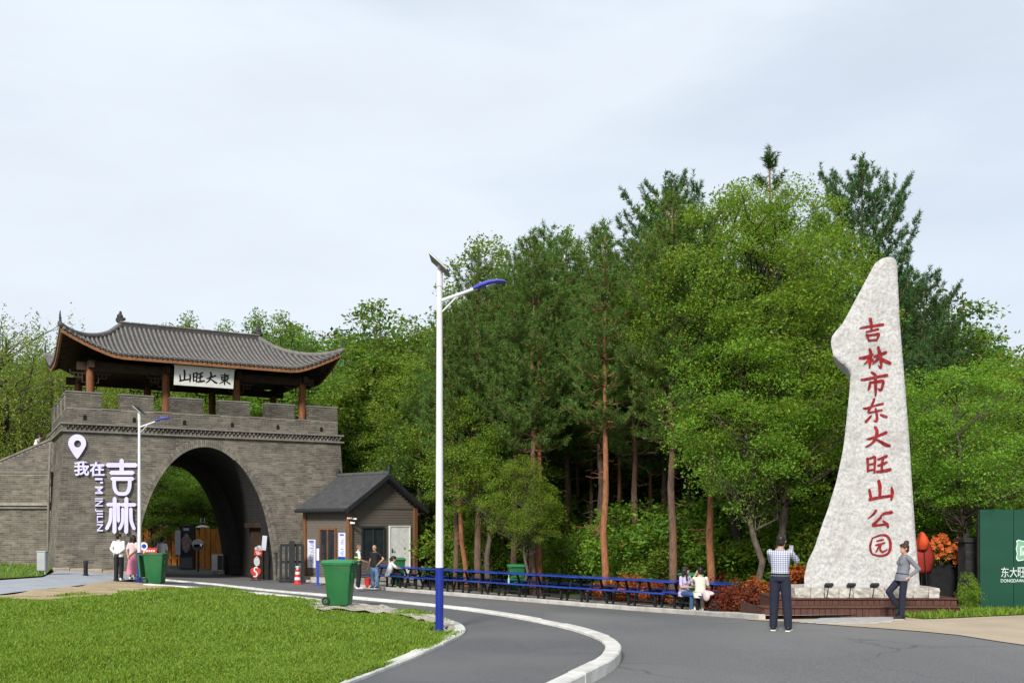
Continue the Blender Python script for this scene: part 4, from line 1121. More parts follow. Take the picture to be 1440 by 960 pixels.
em = [(1428.5, 760), (1432, 758.2), (1438, 760), (1446, 758.5), (1453, 759.5), (1455, 764), (1453.5, 770), (1455, 776), (1454, 784), (1450, 787), (1444, 785.5), (1438, 787.5), (1431, 788.5), (1428.2, 785), (1429.5, 778), (1428, 771), (1429.5, 765)]
mb = MB(); k = len(em); cxe, cye = 1441.5, 773
mb.add([hmap(a, b, .002) for a, b in em], [tuple(range(k))]); mb.build('emblem', M_pgreen, hoard)
mb = MB(); ino = [(cxe + (a - cxe) * .90, cye + (b - cye) * .90) for a, b in em]
mb.add([hmap(a, b, .006) for a, b in em] + [hmap(a, b, .006) for a, b in ino], [(i, (i + 1) % k, k + (i + 1) % k, k + i) for i in range(k)]); mb.build('emblem_outline', M_hwhite, hoard)
mb = MB()
for (a, b, c, d) in ((1434, 767, 1448, 769), (1434, 767, 1436, 781), (1437, 773, 1440, 780), (1437, 773, 1446, 774.5)): mb.add([hmap(a, d, .006), hmap(c, d, .006), hmap(c, b, .006), hmap(a, b, .006)], [(0, 1, 2, 3)])
mb.build('emblem_mark', M_hwhite, hoard)
# dark brick pillar beside it
bpx = (1368 - 720) / FPX * 23.6
pil = thing('brick_pillar', 'black brick pillar between the curved trunk and the green hoarding', 'pillar', (bpx, 23.6, -.3))
M_dbrick = mat('black_brick', (.035, .035, .037), (.02, .02, .021), scale=3, rough=.9, island=.25)
MB().b2((-.18, 0, 0), (.20, .4, 1.78)).build('pillar_core', M_dbrick, pil); MB().b2((-.24, -.05, 1.78), (.26, .45, 1.88)).build('pillar_cap', M_dbrick, pil)
V, F = brick_rows(lambda z: [(-.18, .20)], 0, 1.76, lambda u, z, h: (u, -h, z), length=.2, pitch=.075); stuffpart('pillar_bricks', V, F, M_dbrick, pil)

# the kiosk beside the gate -------------------------------------------------------------------------------
KA = math.radians(48)
KO = Vector(((491 - 720) / FPX * 39.2, 39.2, -.30))
kio = thing('ticket_kiosk', 'grey-brown clad kiosk with dark tiled gable roof and white door', 'kiosk', KO, KA)
KW, KD, KH = 3.6, 2.95, 2.92
KAP = 4.24
M_clad = mat('grey_brown_cladding', (.145, .127, .104), (.118, .103, .085), scale=5, stretch=(1, 1, 8), rough=.75, bump=.2)
M_post = mat('orange_brown_post', (.20, .095, .042), (.13, .06, .028), scale=4, stretch=(5, 5, .7), rough=.65)
M_kroof = mat('dark_roof_sheet', (.085, .085, .088), (.058, .058, .06), scale=4, rough=.5, spec=.5)
M_frame = mat('dark_window_frame', (.03, .033, .037), rough=.45)
mb = MB(); mb.b2((.02, .02, 0), (KW - .02, KD, KH))
mb.add([(.02, .02, KH), (KW - .02, .02, KH), (KW / 2, .02, KAP - .1), (.02, KD, KH), (KW - .02, KD, KH), (KW / 2, KD, KAP - .1)], [(0, 1, 2), (3, 5, 4), (0, 2, 5, 3), (1, 4, 5, 2)])
mb.build('wall_core', M_clad, kio)
# horizontal cladding boards, too fine to pick apart: one part a wall
def clad(u_of, iv, z0, z1, m, name):
    V, F = [], []
    z = z0
    while z < z1 - .02:
        for a, b in iv(z + .05):
            o = len(V); t = min(z + .105, z1)
            V += [u_of(a, -.007, z), u_of(b, -.007, z), u_of(b, .004, t), u_of(a, .004, t), u_of(a, .02, z), u_of(b, .02, z)]
            F += [(o, o + 1, o + 2, o + 3), (o, o + 4, o + 5, o + 1)]
        z += .112
    return stuffpart(name, V, F, m, kio)
def gable(z):
    if z < KH: return [(0, KW)]
    h = (KAP - .08 - z) / (KAP - .08 - KH) * KW / 2
    return [(KW / 2 - h, KW / 2 + h)]
clad(lambda a, d, z: (a, d, z), gable, .12, KAP - .15, M_clad, 'front_cladding')
clad(lambda a, d, z: (d, a, z), lambda z: [(0, KD)], .12, KH, M_clad, 'side_cladding')
MB().b2((-.01, -.03, KH - .07), (KW + .01, -.005, KH - .02)).build('band', M_clad, kio)
for (u, v) in ((0, 0), (KW, 0), (0, KD)):
    MB().b2((u - .09, v - .09, -.1), (u + .09, v + .09, KH)).build('corner_post', M_post, kio)
MB().b2((-.25, -.5, -.55), (KW + .1, KD, -.02)).build('floor_slab', mat('pale_slab', (.42, .40, .37), rough=.9), kio)
MB().b2((-.75, -.2, -.60), (-.26, KD - .1, -.22)).build('side_step', M_post, kio)
# roof
ov, ovf = .42, .38
for sg in (-1, 1):
    e = Vector((KW / 2 + sg * (KW / 2 + ov), 0, KH - .12)); r = Vector((KW / 2, 0, KAP + .04))
    mb = MB(); dn = Vector((0, 0, -.08))
    mb.add([r + Vector((0, -ovf, 0)), e + Vector((0, -ovf, 0)), e + Vector((0, KD + .1, 0)), r + Vector((0, KD + .1, 0))] + [q + dn for q in (r + Vector((0, -ovf, 0)), e + Vector((0, -ovf, 0)), e + Vector((0, KD + .1, 0)), r + Vector((0, KD + .1, 0)))],
           [(0, 1, 2, 3), (7, 6, 5, 4), (0, 4, 5, 1), (1, 5, 6, 2), (2, 6, 7, 3), (3, 7, 4, 0)])
    rf = mb.build('roof_panel', M_kroof, kio)
    nr = 26
    for i in range(nr):
        y = -ovf + .06 + (KD + ovf + .1 - .12) * i / (nr - 1); s1 = r.lerp(e, .4) + Vector((0, y, .02)); 
        MB().tube([r + Vector((0, y, .03)), r.lerp(e, .5) + Vector((0, y, .015)), e + Vector((sg * .03, y, .03))], .035, 6).build('roof_rib', M_kroof, rf)
    MB().add([q + Vector((0, -ovf - .03, 0)) + Vector((0, j, k_)) for q in (r, e) for j, k_ in ((0, .03), (0, -.16), (.06, -.16), (.06, .03))], [(0, 1, 5, 4), (1, 2, 6, 5), (2, 3, 7, 6), (3, 0, 4, 7), (0, 3, 2, 1), (4, 5, 6, 7)]).build('barge_board', M_frame, kio)
    MB().tube([e + Vector((sg * .05, -ovf, -.04)), e + Vector((sg * .05, KD + .1, -.04))], .07, 8).build('gutter', M_frame, kio)
MB().tube([(KW / 2, -ovf - .05, KAP + .10), (KW / 2, KD + .1, KAP + .10)], .10, 8).build('ridge_cap', M_kroof, kio)
for y in (-ovf, KD + .1): MB().tube([(KW / 2, y, KAP + .12), (KW / 2, y, KAP + .28), (KW / 2, y, KAP + .42)], [.09, .075, .03], 8).build('ridge_finial', M_frame, kio)
# front window and door
def window(u0, u1, z0, z1, m, axis='u', fw=.07, mull=1, name='window'):
    def P(a, d, z): return (a, -d, z) if axis == 'u' else (-d, a, z)
    w = MB()
    for (a, b, c, d) in ((u0, u1, z0, z0 + fw), (u0, u1, z1 - fw, z1), (u0, u0 + fw, z0 + fw, z1 - fw), (u1 - fw, u1, z0 + fw, z1 - fw)): w.b2(P(a, .015, c), P(b, .075, d))
    for i in range(mull):
        c = u0 + (u1 - u0) * (i + 1) / (mull + 1); w.b2(P(c - .03, .015, z0 + fw), P(c + .03, .07, z1 - fw))
    o = w.build(name, m, kio)
    for i in range(mull + 1):
        a = u0 + fw + (u1 - u0 - 2 * fw) * i / (mull + 1); b = u0 + fw + (u1 - u0 - 2 * fw) * (i + 1) / (mull + 1)
        MB().b2(P(a, .016, z0 + fw), P(b, .03, z1 - fw)).build('pane', M_glass, o)
    return o
window(.62, 1.86, .80, 2.10, M_frame)
dr = MB().b2((2.16, -.05, 0), (3.24, -.015, 2.08), .01).build('door', mat('white_door', (.82, .82, .81), rough=.45), kio)
for (a, b, c, d) in ((2.10, 2.16, 0, 2.14), (3.24, 3.30, 0, 2.14), (2.16, 3.24, 2.08, 2.14)): MB().b2((a, -.07, c), (b, -.012, d)).build('door_frame', M_white, kio)
mb = MB().b2((2.23, -.065, .98), (2.28, -.05, 1.18)); mb.b2((2.24, -.10, 1.06), (2.38, -.085, 1.085)); mb.b2((2.245, -.10, 1.06), (2.265, -.05, 1.085)); mb.build('handle', M_frame, dr)
window(.80, 1.95, .62, 2.05, M_post, 'v', .09, 1, 'side_window')
MB().b2((-.09, .75, .52), (.0, 2.0, .58)).build('window_ledge', M_post, kio)
# security cameras on the corner
for (du, dv, dz) in ((-.12, -.18, 2.45), (.10, -.22, 2.42), (-.02, -.25, 2.25)):
    mb = MB().box((du, dv, dz), (.07, .2, .07), Matrix.Rotation(.5, 3, 'Z'), .01); mb.tube([(0, -.06, dz + .06), (du, dv, dz + .03)], .012, 5); mb.build('security_camera', M_white, kio)
# notices on the side wall
M_paper = mat('pale_paper', (.66, .66, .74), (.60, .60, .70), scale=3, rough=.7); M_blue = mat('blue_paint', (.015, .06, .42), (.012, .048, .34), scale=5, rough=.35, coat=.3); M_ink2 = mat('print_blue', (.08, .12, .42), rough=.6)
def notice(label, v0, v1, z0, z1, foot=False):
    t = thing('notice', label, 'notice', KO, KA)
    MB().b2((-.04, v0, z0), (-.022, v1, z1)).build('sheet', M_paper, t)
    mb = MB(); z = z1 - .16
    while z > z0 + .15: mb.b2((-.044, v0 + .12, z), (-.0405, v1 - random.uniform(.1, .4), z + .025)); z -= .075
    o = mb.build('print_lines', M_ink2, t); o['kind'] = 'stuff'
    MB().b2((-.046, v0 + .1, z1 - .12), (-.0405, v1 - .1, z1 - .05)).build('heading', M_ink2, t)
    if foot: MB().b2((-.047, v0, z0), (-.0405, v1, z0 + .12)).build('foot_band', M_blue, t)
notice('pale notice with blue foot band between kiosk window and corner post', .20, .66, .75, 1.85, True)
notice('long pale notice at the far end of the kiosk side wall', 2.22, 2.78, .35, 1.55)

# dark sliding gate, cone, blue banner pole --------------------------------------------------------------
def px_thing(name, label, cat, px, Y, rz=0.0, group=None, dz=0.0):
    p = at(px, Y); p.z += dz
    return thing(name, label, cat, p, rz, group)
t = px_thing('sliding_gate', 'dark grey metal sliding gate folded between arch and kiosk', 'gate', 410, 40.0, math.radians(20))
for i, x in enumerate((-.44, -.22, 0, .22, .44)): MB().b2((x - .05, -.05 - .04 * i, 0), (x + .05, .02, 1.55), .01).build('upright', M_frame, t)
for z in (.12, .8, 1.50): MB().b2((-.47, -.03, z), (.47, .04, z + .10)).build('rail', M_frame, t)
MB().b2((-.12, -.28, 0), (.10, -.10, 1.72), .02).build('drive_post', M_frame, t); MB().b2((-.5, -.25, -.02), (.5, .2, .10)).build('base', M_frame, t)
t = px_thing('bollard', 'dark square bollard beside the right pier of the arch', 'bollard', 387, 41.2)
MB().b2((-.10, -.10, -.1), (.10, .10, 1.15), .015).build('post', M_frame, t); MB().b2((-.11, -.11, 1.15), (.11, .11, 1.2), .015).build('cap', M_frame, t)
t = px_thing('traffic_cone', 'red and white striped traffic cone before the kiosk side wall', 'cone', 418.5, 39.0)
M_cr, M_cw = mat('cone_red', (.55, .035, .03), rough=.5), mat('cone_white', (.75, .75, .73), rough=.5)
MB().b2((-.18, -.18, 0), (.18, .18, .04), .01).build('base', M_cr, t)
for i, (r0, r1, z0, z1, m_) in enumerate(((.145, .13, .04, .17, M_cr), (.13, .115, .17, .28, M_cw), (.115, .10, .28, .40, M_cr), (.10, .085, .40, .50, M_cw), (.085, .07, .50, .60, M_cr))): auto_smooth(MB().lathe([(r0, z0), (r1, z1)], 14).build('band', m_, t))
auto_smooth(MB().lathe([(.05, .60), (.05, .66), (.09, .68), (.09, .71), (.04, .73)], 14).build('top', M_cw, t))
t = px_thing('banner_pole', 'narrow blue and white banner pole beside the kiosk window', 'sign', 447, 38.6)
MB().b2((-.16, -.12, 0), (.16, .12, .04)).build('base', M_blue, t); MB().b2((-.05, -.02, .04), (.05, .02, 1.55)).build('panel', M_blue, t); MB().b2((-.052, -.024, 1.0), (.052, .018, 1.48)).build('white_field', M_paper, t)
t = px_thing('fire_bucket', 'small red bucket standing beside the man in a black T-shirt', 'bucket', 517, 37.3, 0, None, .1)
auto_smooth(MB().lathe([(.10, 0), (.13, .30), (.135, .31), (.12, .31)], 14).build('body', M_cr, t)); MB().tube([(-.13, 0, .3), (-.09, 0, .42), (0, 0, .46), (.09, 0, .42), (.13, 0, .3)], .008, 5).build('handle', M_black, t)
# black louvred fence right of the kiosk
t = px_thing('louvre_fence', 'black slatted fence panel between the kiosk and the pines', 'fence', 601, 43.0, math.radians(12))
for x in (-.75, -.25, .25, .75): MB().b2((x - .03, -.03, -.1), (x + .03, .03, 2.0)).build('post', M_black, t)
for i in range(22):
    for j in range(3): MB().box((-.5 + j * .5, 0, .15 + i * .082), (.43, .012, .06), Matrix.Rotation(.6, 3, 'X')).build('slat', M_black, t)

# wheeled bins -------------------------------------------------------------------------------------------
M_bin = mat('green_plastic', (.016, .125, .036), (.012, .105, .03), scale=3, rough=.45, spec=.4, c3=(.05, .13, .06), scale3=2.2, lo3=.52, hi3=.85)
M_lidg = mat('green_plastic_lid', (.03, .20, .075), (.025, .18, .065), scale=3, rough=.42, spec=.4)
M_rub2 = mat('black_rubber', (.016, .016, .017), rough=.75)
def make_bin(label, loc, rz, lid_open=False, sc=1.0, group='green wheeled bins'):
    t = thing('wheeled_bin', label, 'bin', loc, rz, group); t.scale = (sc,) * 3
    mb = MB()
    prof = [(.215, .245, 0.0), (.225, .26, .05), (.255, .30, .55), (.285, .345, .96), (.305, .37, .965), (.305, .37, 1.01)]
    vs = []
    for (a, b, z) in prof:
        r = .05; ring = []
        for (cx_, cy_, a0) in ((a - r, b - r, 0), (-(a - r), b - r, 90), (-(a - r), -(b - r), 180), (a - r, -(b - r), 270)):
            for k_ in (0, 45, 90): an = math.radians(a0 + k_); ring.append((cx_ + r * math.cos(an), cy_ + r * math.sin(an), z))
        vs += ring
    n_ = 12; fs = [(i * n_ + j, i * n_ + (j + 1) % n_, (i + 1) * n_ + (j + 1) % n_, (i + 1) * n_ + j) for i in range(len(prof) - 1) for j in range(n_)] + [tuple(range(n_))[::-1]]
    mb.add(vs, fs)
    mb.b2((-.17, -.352, .62), (.17, -.325, .80), .02)
    auto_smooth(mb.build('body', M_bin, t), 40)
    for s in (-1, 1):
        w = MB().tube([(s * .20, .28, .10), (s * .255, .28, .10)], .10, 18).build('wheel', M_rub2, t); auto_smooth(w)
        MB().tube([(s * .254, .28, .10), (s * .262, .28, .10)], .055, 14).build('hub', M_bin, w)
    MB().tube([(-.27, .28, .10), (.27, .28, .10)], .014, 8).build('axle', M_black, t)
    MB().tube([(-.22, .36, .94), (-.22, .44, .97), (.22, .44, .97), (.22, .36, .94)], .018, 8).build('handle', M_bin, t)
    if not lid_open:
        lid = MB(); 
        vs = []; 
        for (a, b, z) in ((.315, .385, 1.012), (.315, .385, 1.04), (.28, .345, 1.075), (.15, .20, 1.09)): vs += [(-a, -b, z), (a, -b, z), (a, b, z), (-a, b, z)]
        lid.add(vs, [(i * 4 + j, i * 4 + (j + 1) % 4, (i + 1) * 4 + (j + 1) % 4, (i + 1) * 4 + j) for i in range(3) for j in range(4)] + [(0, 1, 2, 3), (12, 13, 14, 15)])
        lid.tube([(-.25, -.40, 1.03), (.25, -.40, 1.03)], .022, 8)
        auto_smooth(lid.build('lid', M_lidg, t), 40)
    else:
        lid = MB().box((0, .455, .60), (.60, .05, .80), Matrix.Rotation(math.radians(-5), 3, 'X'), .02); lid.tube([(-.25, .43, .98), (.25, .43, .98)], .025, 8); lid.build('lid', M_lidg, t)
        MB().b2((-.28, -.33, .90), (.28, .33, .93)).build('liner', M_black, t)
    return t
p = G(478, 849.5, .19); make_bin('large green wheeled bin with closed lid on the broken concrete edge', p, math.radians(84), False, .84)
p = G(219, 819.5, .13); make_bin('green wheeled bin with its lid hanging open beside the far lamp post', p, math.radians(90), True, 1.02)
make_bin('green wheeled bin below the white kiosk door, behind the blue tables', at(559, 38.9) + Vector((0, 0, .1)), .2)
make_bin('green wheeled bin behind the blue tables among the pine trunks', at(726, 34.2) + Vector((0, 0, .05)), .1, sc=1.0)
make_bin('green wheeled bin behind the two seated women', at(971, 28.3) + Vector((0, 0, .05)), .1, sc=.95)
bt = px_thing('glass_bottle', 'pale green bottle standing on the bench before the pine-side bin', 'bottle', 715.5, 31.7, 0, None, .54)
auto_smooth(MB().lathe([(.033, 0), (.034, .14), (.014, .19), (.013, .25)], 10).build('glass', mat('pale_bottle', (.35, .55, .38), rough=.15), bt)); MB().lathe([(.015, .25), (.015, .27)], 10).build('cap', M_white, bt)

# street lamps -------------------------------------------------------------------------------------------
M_pole = mat('white_pole_paint', (.66, .66, .68), (.60, .60, .62), scale=2, rough=.4, spec=.4, c3=(.48, .47, .45), scale3=2.5, lo3=.55, hi3=.85)
M_lblue = mat('lamp_blue', (.05, .06, .42), (.04, .045, .36), scale=4, rough=.35, coat=.4)
M_pblue = mat('pole_blue', (.012, .028, .26), (.01, .022, .22), scale=4, rough=.35, coat=.3)
M_solar = mat('solar_cells', (.03, .032, .045), (.02, .022, .03), scale=6, rough=.2, spec=.7)
def street_lamp(label, loc, H, rz=0.0):
    t = thing('street_lamp', label, 'street lamp', loc, rz, 'solar street lamps')
    k = H / 6.2; zb2 = 1.05 * k
    auto_smooth(MB().lathe([(.068, 0), (.066, zb2)], 18).build('lower_pole', M_pblue, t))
    auto_smooth(MB().lathe([(.066, zb2), (.046, 5.86 * k), (.046, 5.88 * k)], 18).build('upper_pole', M_pole, t))
    MB().b2((-.17, -.17, 0), (.17, .17, .02), .004).build('base_plate', M_pblue, t)
    for sx in (-1, 1):
        for sy in (-1, 1): MB().lathe([(.02, .02), (.02, .06)], 6, (sx * .12, sy * .12, 0)).build('bolt', M_black, t)
    auto_smooth(MB().lathe([(.056, 5.70 * k), (.056, 5.96 * k)], 14).build('collar', M_pole, t))
    ar = MB().tube([(.03, 0, 5.47 * k), (.40, 0, 5.60 * k), (.62, 0, 5.68 * k)], [.030, .028, .026], 10); auto_smooth(ar.build('arm', M_pole, t))
    MB().tube([(.03, 0, 5.27 * k), (.31, 0, 5.56 * k)], .014, 8).build('brace', M_pole, t)
    # leaf-shaped lamp head
    P = []; 
    for (s_, w, h) in ((0, .045, .04), (.07, .06, .05), (.14, .085, .055), (.32, .12, .06), (.50, .12, .05), (.62, .07, .03), (.66, .02, .012)): P.append((s_, w, h))
    dr_ = Vector((.93, 0, .36)).normalized(); up = Vector((-.36, 0, .93)); base = Vector((.56, 0, 5.66 * k)); vs = []
    for i, (s_, w, h) in enumerate(P):
        bend = -.18 * max(0, s_ - .15) ** 2 * 2
        for j in range(12):
            a = 2 * math.pi * j / 12; vs.append(base + dr_ * s_ * .86 + up * (math.sin(a) * h * (1.0 if math.sin(a) > 0 else .45) + bend) + Vector((0, math.cos(a) * w, 0)))
    hd = MB().add(vs, [(i * 12 + j, i * 12 + (j + 1) % 12, (i + 1) * 12 + (j + 1) % 12, (i + 1) * 12 + j) for i in range(len(P) - 1) for j in range(12)] + [tuple(range(12))[::-1], tuple((len(P) - 1) * 12 + j for j in range(12))])
    hd = auto_smooth(hd.build('lamp_head', M_lblue, t), 60)
    c = base + dr_ * .33 - up * .045; R = Matrix(((dr_.x, 0, up.x), (0, 1, 0), (dr_.z, 0, up.z)))
    MB().box(c, (.24, .13, .02), R, .006).build('led_panel', mat('led_panel', (.55, .56, .55), rough=.3), hd)
    # tilted solar panel on top
    R = Matrix.Rotation(math.radians(42), 3, 'Y')
    pc_ = Vector((0.0, 0, 6.06 * k)); pn = MB().box(pc_, (.40, .52, .03), R, .004).build('solar_panel', mat('panel_frame', (.33, .33, .33), rough=.4, metal=.6), t)
    for i in range(2):
        for j in range(3): MB().box(pc_ + R @ Vector((-.095 + i * .19, -.165 + j * .165, .017)), (.175, .15, .006), R).build('cell', M_solar, pn)
    MB().tube([(0, 0, 5.88 * k), pc_], .03, 8).build('panel_bracket', M_pole, t)
    return t
street_lamp('tall white and blue solar street lamp at the tip of the lawn', G(618, 892.5, .06) + Vector((0, 0, .07)), 6.2, 0)
street_lamp('small distant white and blue solar street lamp before the arch', G(196, 820, .06) + Vector((0, 0, .05)), 6.18, 0.0)

# picnic tables in a row ---------------------------------------------------------------------------------
M_tblue = mat('table_blue', (.012, .045, .33), (.009, .036, .26), scale=5, stretch=(1, 6, 6), rough=.3, coat=.3, c3=(.02, .07, .40), scale3=2)
def make_table(L=1.86):
    t = thing('picnic_table', 'x', 'table')
    for i in range(3): MB().b2((-L / 2, -.33 + i * .223, .735), (L / 2, -.33 + i * .223 + .212, .775), .006).build('top_plank', M_tblue, t)
    for s in (-1, 1):
        MB().b2((-L / 2, s * .66 - .13, .435), (L / 2, s * .66 + .13, .475), .006).build('seat', M_tblue, t)
    for x in (-.52, .52):
        f = MB()
        f.bar((x, -.16, .73), (x, -.42, 0), .055, .055); f.bar((x, .16, .73), (x, .42, 0), .055, .055)
        f.build('a_frame', M_black, t)
        MB().b2((x - .028, -.76, .385), (x + .028, .76, .434)).build('cross_bar', M_black, t)
        for s in (-1, 1): MB().b2((x - .03, s * .66 - .03, 0), (x + .03, s * .66 + .03, .434)).build('seat_leg', M_black, t)
        MB().b2((x - .028, -.30, .69), (x + .028, .30, .734)).build('top_bearer', M_black, t)
    for s in (-1, 1): MB().b2((-.52, s * .66 - .02, .20), (.52, s * .66 + .02, .24)).build('stretcher', M_black, t)
    return t
tl_line = offset_line(kerb_far, 1.02)
dl = [0.0]
for a, b in zip(tl_line[:-1], tl_line[1:]): dl.append(dl[-1] + (b - a).length)
dl = np.array(dl); tlx = np.array([p.x for p in tl_line]); tly = np.array([p.y for p in tl_line])
def on_line(s): return Vector((np.interp(s, dl, tlx), np.interp(s, dl, tly)))
# the row ends below the seated women
pxs = tlx / tly * FPX + 720
s_end = float(np.interp(1020, pxs, dl))
s_start = float(np.interp(531, pxs, dl))
NT = max(6, int(round((s_end - s_start) / 1.93)))
proto = make_table()
ords = ['nearest the two seated women', 'second from the seated women', 'third from the seated women', 'fourth from the seated women', 'fifth from the seated women', 'sixth from the seated women', 'seventh from the seated women', 'eighth from the seated women', 'ninth from the seated women', 'tenth from the seated women']
TABLES = []
for i in range(NT):
    s = s_end - .95 - i * (s_end - s_start - .1) / NT
    c = on_line(s); d = (on_line(s + .5) - on_line(s - .5)).normalized(); loc = Vector((c.x, c.y, tzf(c.x, c.y) + .095)); rz = math.atan2(d.y, d.x)
    far = 'farthest one, where the man in white sits' if i == NT - 1 else ords[i]
    lb = 'blue topped black picnic table, ' + far
    if i == 0: proto.location = loc; proto.rotation_euler = (0, 0, rz); proto['label'] = lb; proto['group'] = 'row of blue picnic tables'; TABLES.append((proto, loc, rz))
    else: TABLES.append((dup(proto, loc, rz, None, lb, 'row of blue picnic tables'), loc, rz))
print('TABLES', NT, s_end - s_start)
# ------------------------------------------------------------------ smaller things round the arch
M_orange = mat('orange_plank', (.58, .22, .04), (.46, .16, .03), scale=3, stretch=(5, 5, .6), rough=.7, bump=.3, c3=(.22, .08, .03), scale3=2, lo3=.58, hi3=.75)
of = thing('plank_fence', 'orange plank fence seen through the arch', 'fence', (0, 0, 0))
for i in range(18):
    f = i / 17; Y = 55 - 5.5 * f; px = 190 + 134 * f; p = at(px, Y); hh = 2.0 + .05 * math.sin(i * 1.7) + (.15 if i in (12, 13, 14, 15) else 0) - (.25 if i == 17 else 0)
    MB().box((p.x, p.y, p.z + hh / 2 - .1), (.385, .035, hh + .2), Matrix.Rotation(math.atan2(-5.5, 8.0), 3, 'Z'), .006).build('plank', M_orange, of)
for z in (.4, 1.6):
    a, b = at(190, 55.1), at(324, 49.6); MB().bar(a + Vector((0, .05, z)), b + Vector((0, .05, z)), .05, .09).build('rail', M_orange, of)
def sign_disc(t, r, th, m, c, rot=None): return auto_smooth(MB().tube([Vector(c) + Vector((0, th / 2, 0)), Vector(c) - Vector((0, th / 2, 0))], r, 28).build('disc', m, t), 40)
p = at(218, 53.2)
t = thing('speed_limit_sign', 'round speed limit sign reading 15 on the orange fence', 'sign', p)
zc = CAM_H + (HOR - 764.5) / FPX * 53.2 - p.z
sign_disc(t, .29, .03, M_black, (0, 0, zc)); MB().tube([(0, -.016, zc), (0, -.024, zc)], .235, 28).build('face', mat('sign_grey', (.45, .47, .46), rough=.5), t)
fit_text('lettering', '15', (-.15, zc - .11, .15, zc + .11), lambda a, b, h: Vector((a, -.026 - h, b)), M_ink, t, offset=.02, th=.006)
MB().tube([(0, .05, 0), (0, .05, zc + .2)], .03, 8).build('post', M_black, t)
# tall dark display board with pink print
p = at(262, 49.5); t = thing('display_board', 'tall dark display board with pink print beyond the arch', 'board', p, D_ := math.radians(14))
hb = CAM_H + (HOR - 738) / FPX * 49.5 - p.z
MB().b2((-.34, -.05, 0), (.34, .05, hb), .01).build('panel', M_frame, t)
MB().b2((-.30, -.056, .08), (.30, -.052, .62)).build('lower_panel', mat('slate_print', (.16, .18, .19), rough=.6), t)
mb = MB(); rs_ = np.random.default_rng(3); pol = [(.24 * math.cos(a) * (1 + .15 * math.sin(5 * a)), .46 * math.sin(a) * (1 + .1 * math.cos(4 * a))) for a in np.linspace(0, 2 * math.pi, 24, endpoint=False)]
mb.prism(pol, (0, -.056, hb * .60), (1, 0, 0), (0, 0, 1), (0, 1, 0), .004); mb.build('pink_print', mat('pink_print', (.52, .38, .38), (.34, .22, .24), scale=7, rough=.6, lo=.45, hi=.55), t)
MB().b2((-.14, -.056, hb - .28), (.14, -.052, hb - .14)).build('heading', M_paper, t)
MB().b2((.36, -.06, -.02), (.46, .06, hb)).build('side_post', M_black, t)
p = at(250, 49.3); t = thing('poster', 'narrow white poster left of the dark display board', 'poster', p, .2)
MB().b2((-.13, -.02, .75), (.13, 0, 2.0)).build('sheet', M_paper, t); MB().b2((-.02, 0, 0), (.02, .03, 1.9)).build('stake', M_black, t)
# convex mirror on a post
p = at(278, 47.8); t = thing('convex_mirror', 'round convex road mirror with white hood on a dark post', 'mirror', p)
zc = CAM_H + (HOR - 766) / FPX * 47.8 - p.z
auto_smooth(MB().ell((0, 0, zc), (.27, .08, .27), None, 20, 12).build('mirror_glass', mat('mirror_glass', (.62, .66, .70), (.55, .6, .66), rough=.06, metal=1.0), t))
hd = [(.29 * math.cos(a), .29 * math.sin(a)) for a in np.linspace(.15, math.pi - .15, 14)]; MB().prism(hd, (0, -.10, zc), (1, 0, 0), (0, 0, 1), (0, 1, 0), .16).build('hood', M_white, t)
MB().tube([(0, .06, 0), (0, .06, zc)], .04, 8).build('post', M_black, t)
# garden lamp with a white shade
p = at(285, 51.5); t = thing('garden_lamp', 'dark garden lamp with white winged shade beyond the arch', 'lamp', p)
zc = CAM_H + (HOR - 741) / FPX * 51.5 - p.z
MB().tube([(0, 0, 0), (0, 0, zc)], .04, 8).build('post', M_black, t); auto_smooth(MB().lathe([(.38, zc), (.30, zc + .05), (.1, zc + .12)], 18).build('shade', M_white, t)); MB().lathe([(.08, zc + .1), (.1, zc + .2), (.02, zc + .3)], 10).build('finial', M_black, t)
for s in (-1, 1): MB().tube([(s * .05, 0, zc + .2), (s * .12, 0, zc + .35), (s * .08, 0, zc + .5)], .02, 6).build('wing', M_white, t)
# steel cabinet on a stone
p = at(306, 46.8); t = thing('steel_cabinet', 'brushed steel cabinet on a stone block beyond the arch', 'cabinet', p, .25)
MB().b2((-.32, -.30, 0), (.32, .30, .16), .01).build('block', M_plinth, t); MB().b2((-.27, -.24, .16), (.27, .24, .98), .01).build('body', mat('brushed_steel', (.33, .34, .35), (.26, .27, .28), scale=3, stretch=(1, 1, 6), rough=.35, metal=.7), t); MB().b2((.0, -.25, .22), (.25, -.242, .92)).build('door', M_frame, t)
# standing red art sign
p = at(359.5, 40.6) ; t = thing('art_sign', 'red and white stacked art sign standing in the right of the arch', 'sign', p, math.radians(8))
zz = lambda py: CAM_H + (HOR - py) / FPX * 40.6 - p.z
heart = []
for a in np.linspace(0, 2 * math.pi, 32, endpoint=False): heart.append((.24 * math.sin(a) ** 3 * .9, .26 * (13 * math.cos(a) - 5 * math.cos(2 * a) - 2 * math.cos(3 * a) - math.cos(4 * a)) / 15))
MB().prism(heart, (0, -.03, zz(804.5)), (1, 0, 0), (0, 0, 1), (0, 1, 0), .05).build('heart', M_cr, t)
mb = MB(); brush(mb, [[(.08, .18, .03), (-.02, .20, .05), (-.05, .08, .06), (.05, -.04, .06), (.03, -.16, .05), (-.08, -.18, .04)]], lambda q: Vector((q.x, -.034, zz(804) + q.y))); mb.build('white_stroke', M_white, t)
MB().prism([(.125 * math.cos(a), .20 * math.sin(a)) for a in np.linspace(0, 2 * math.pi, 24, endpoint=False)], (.05, -.025, zz(789)), (.97, 0, .2), (-.1, 0, 1), (0, 1, 0), .04).build('oval', mat('grey_oval', (.55, .55, .55), (.40, .40, .41), scale=14, rough=.6), t)
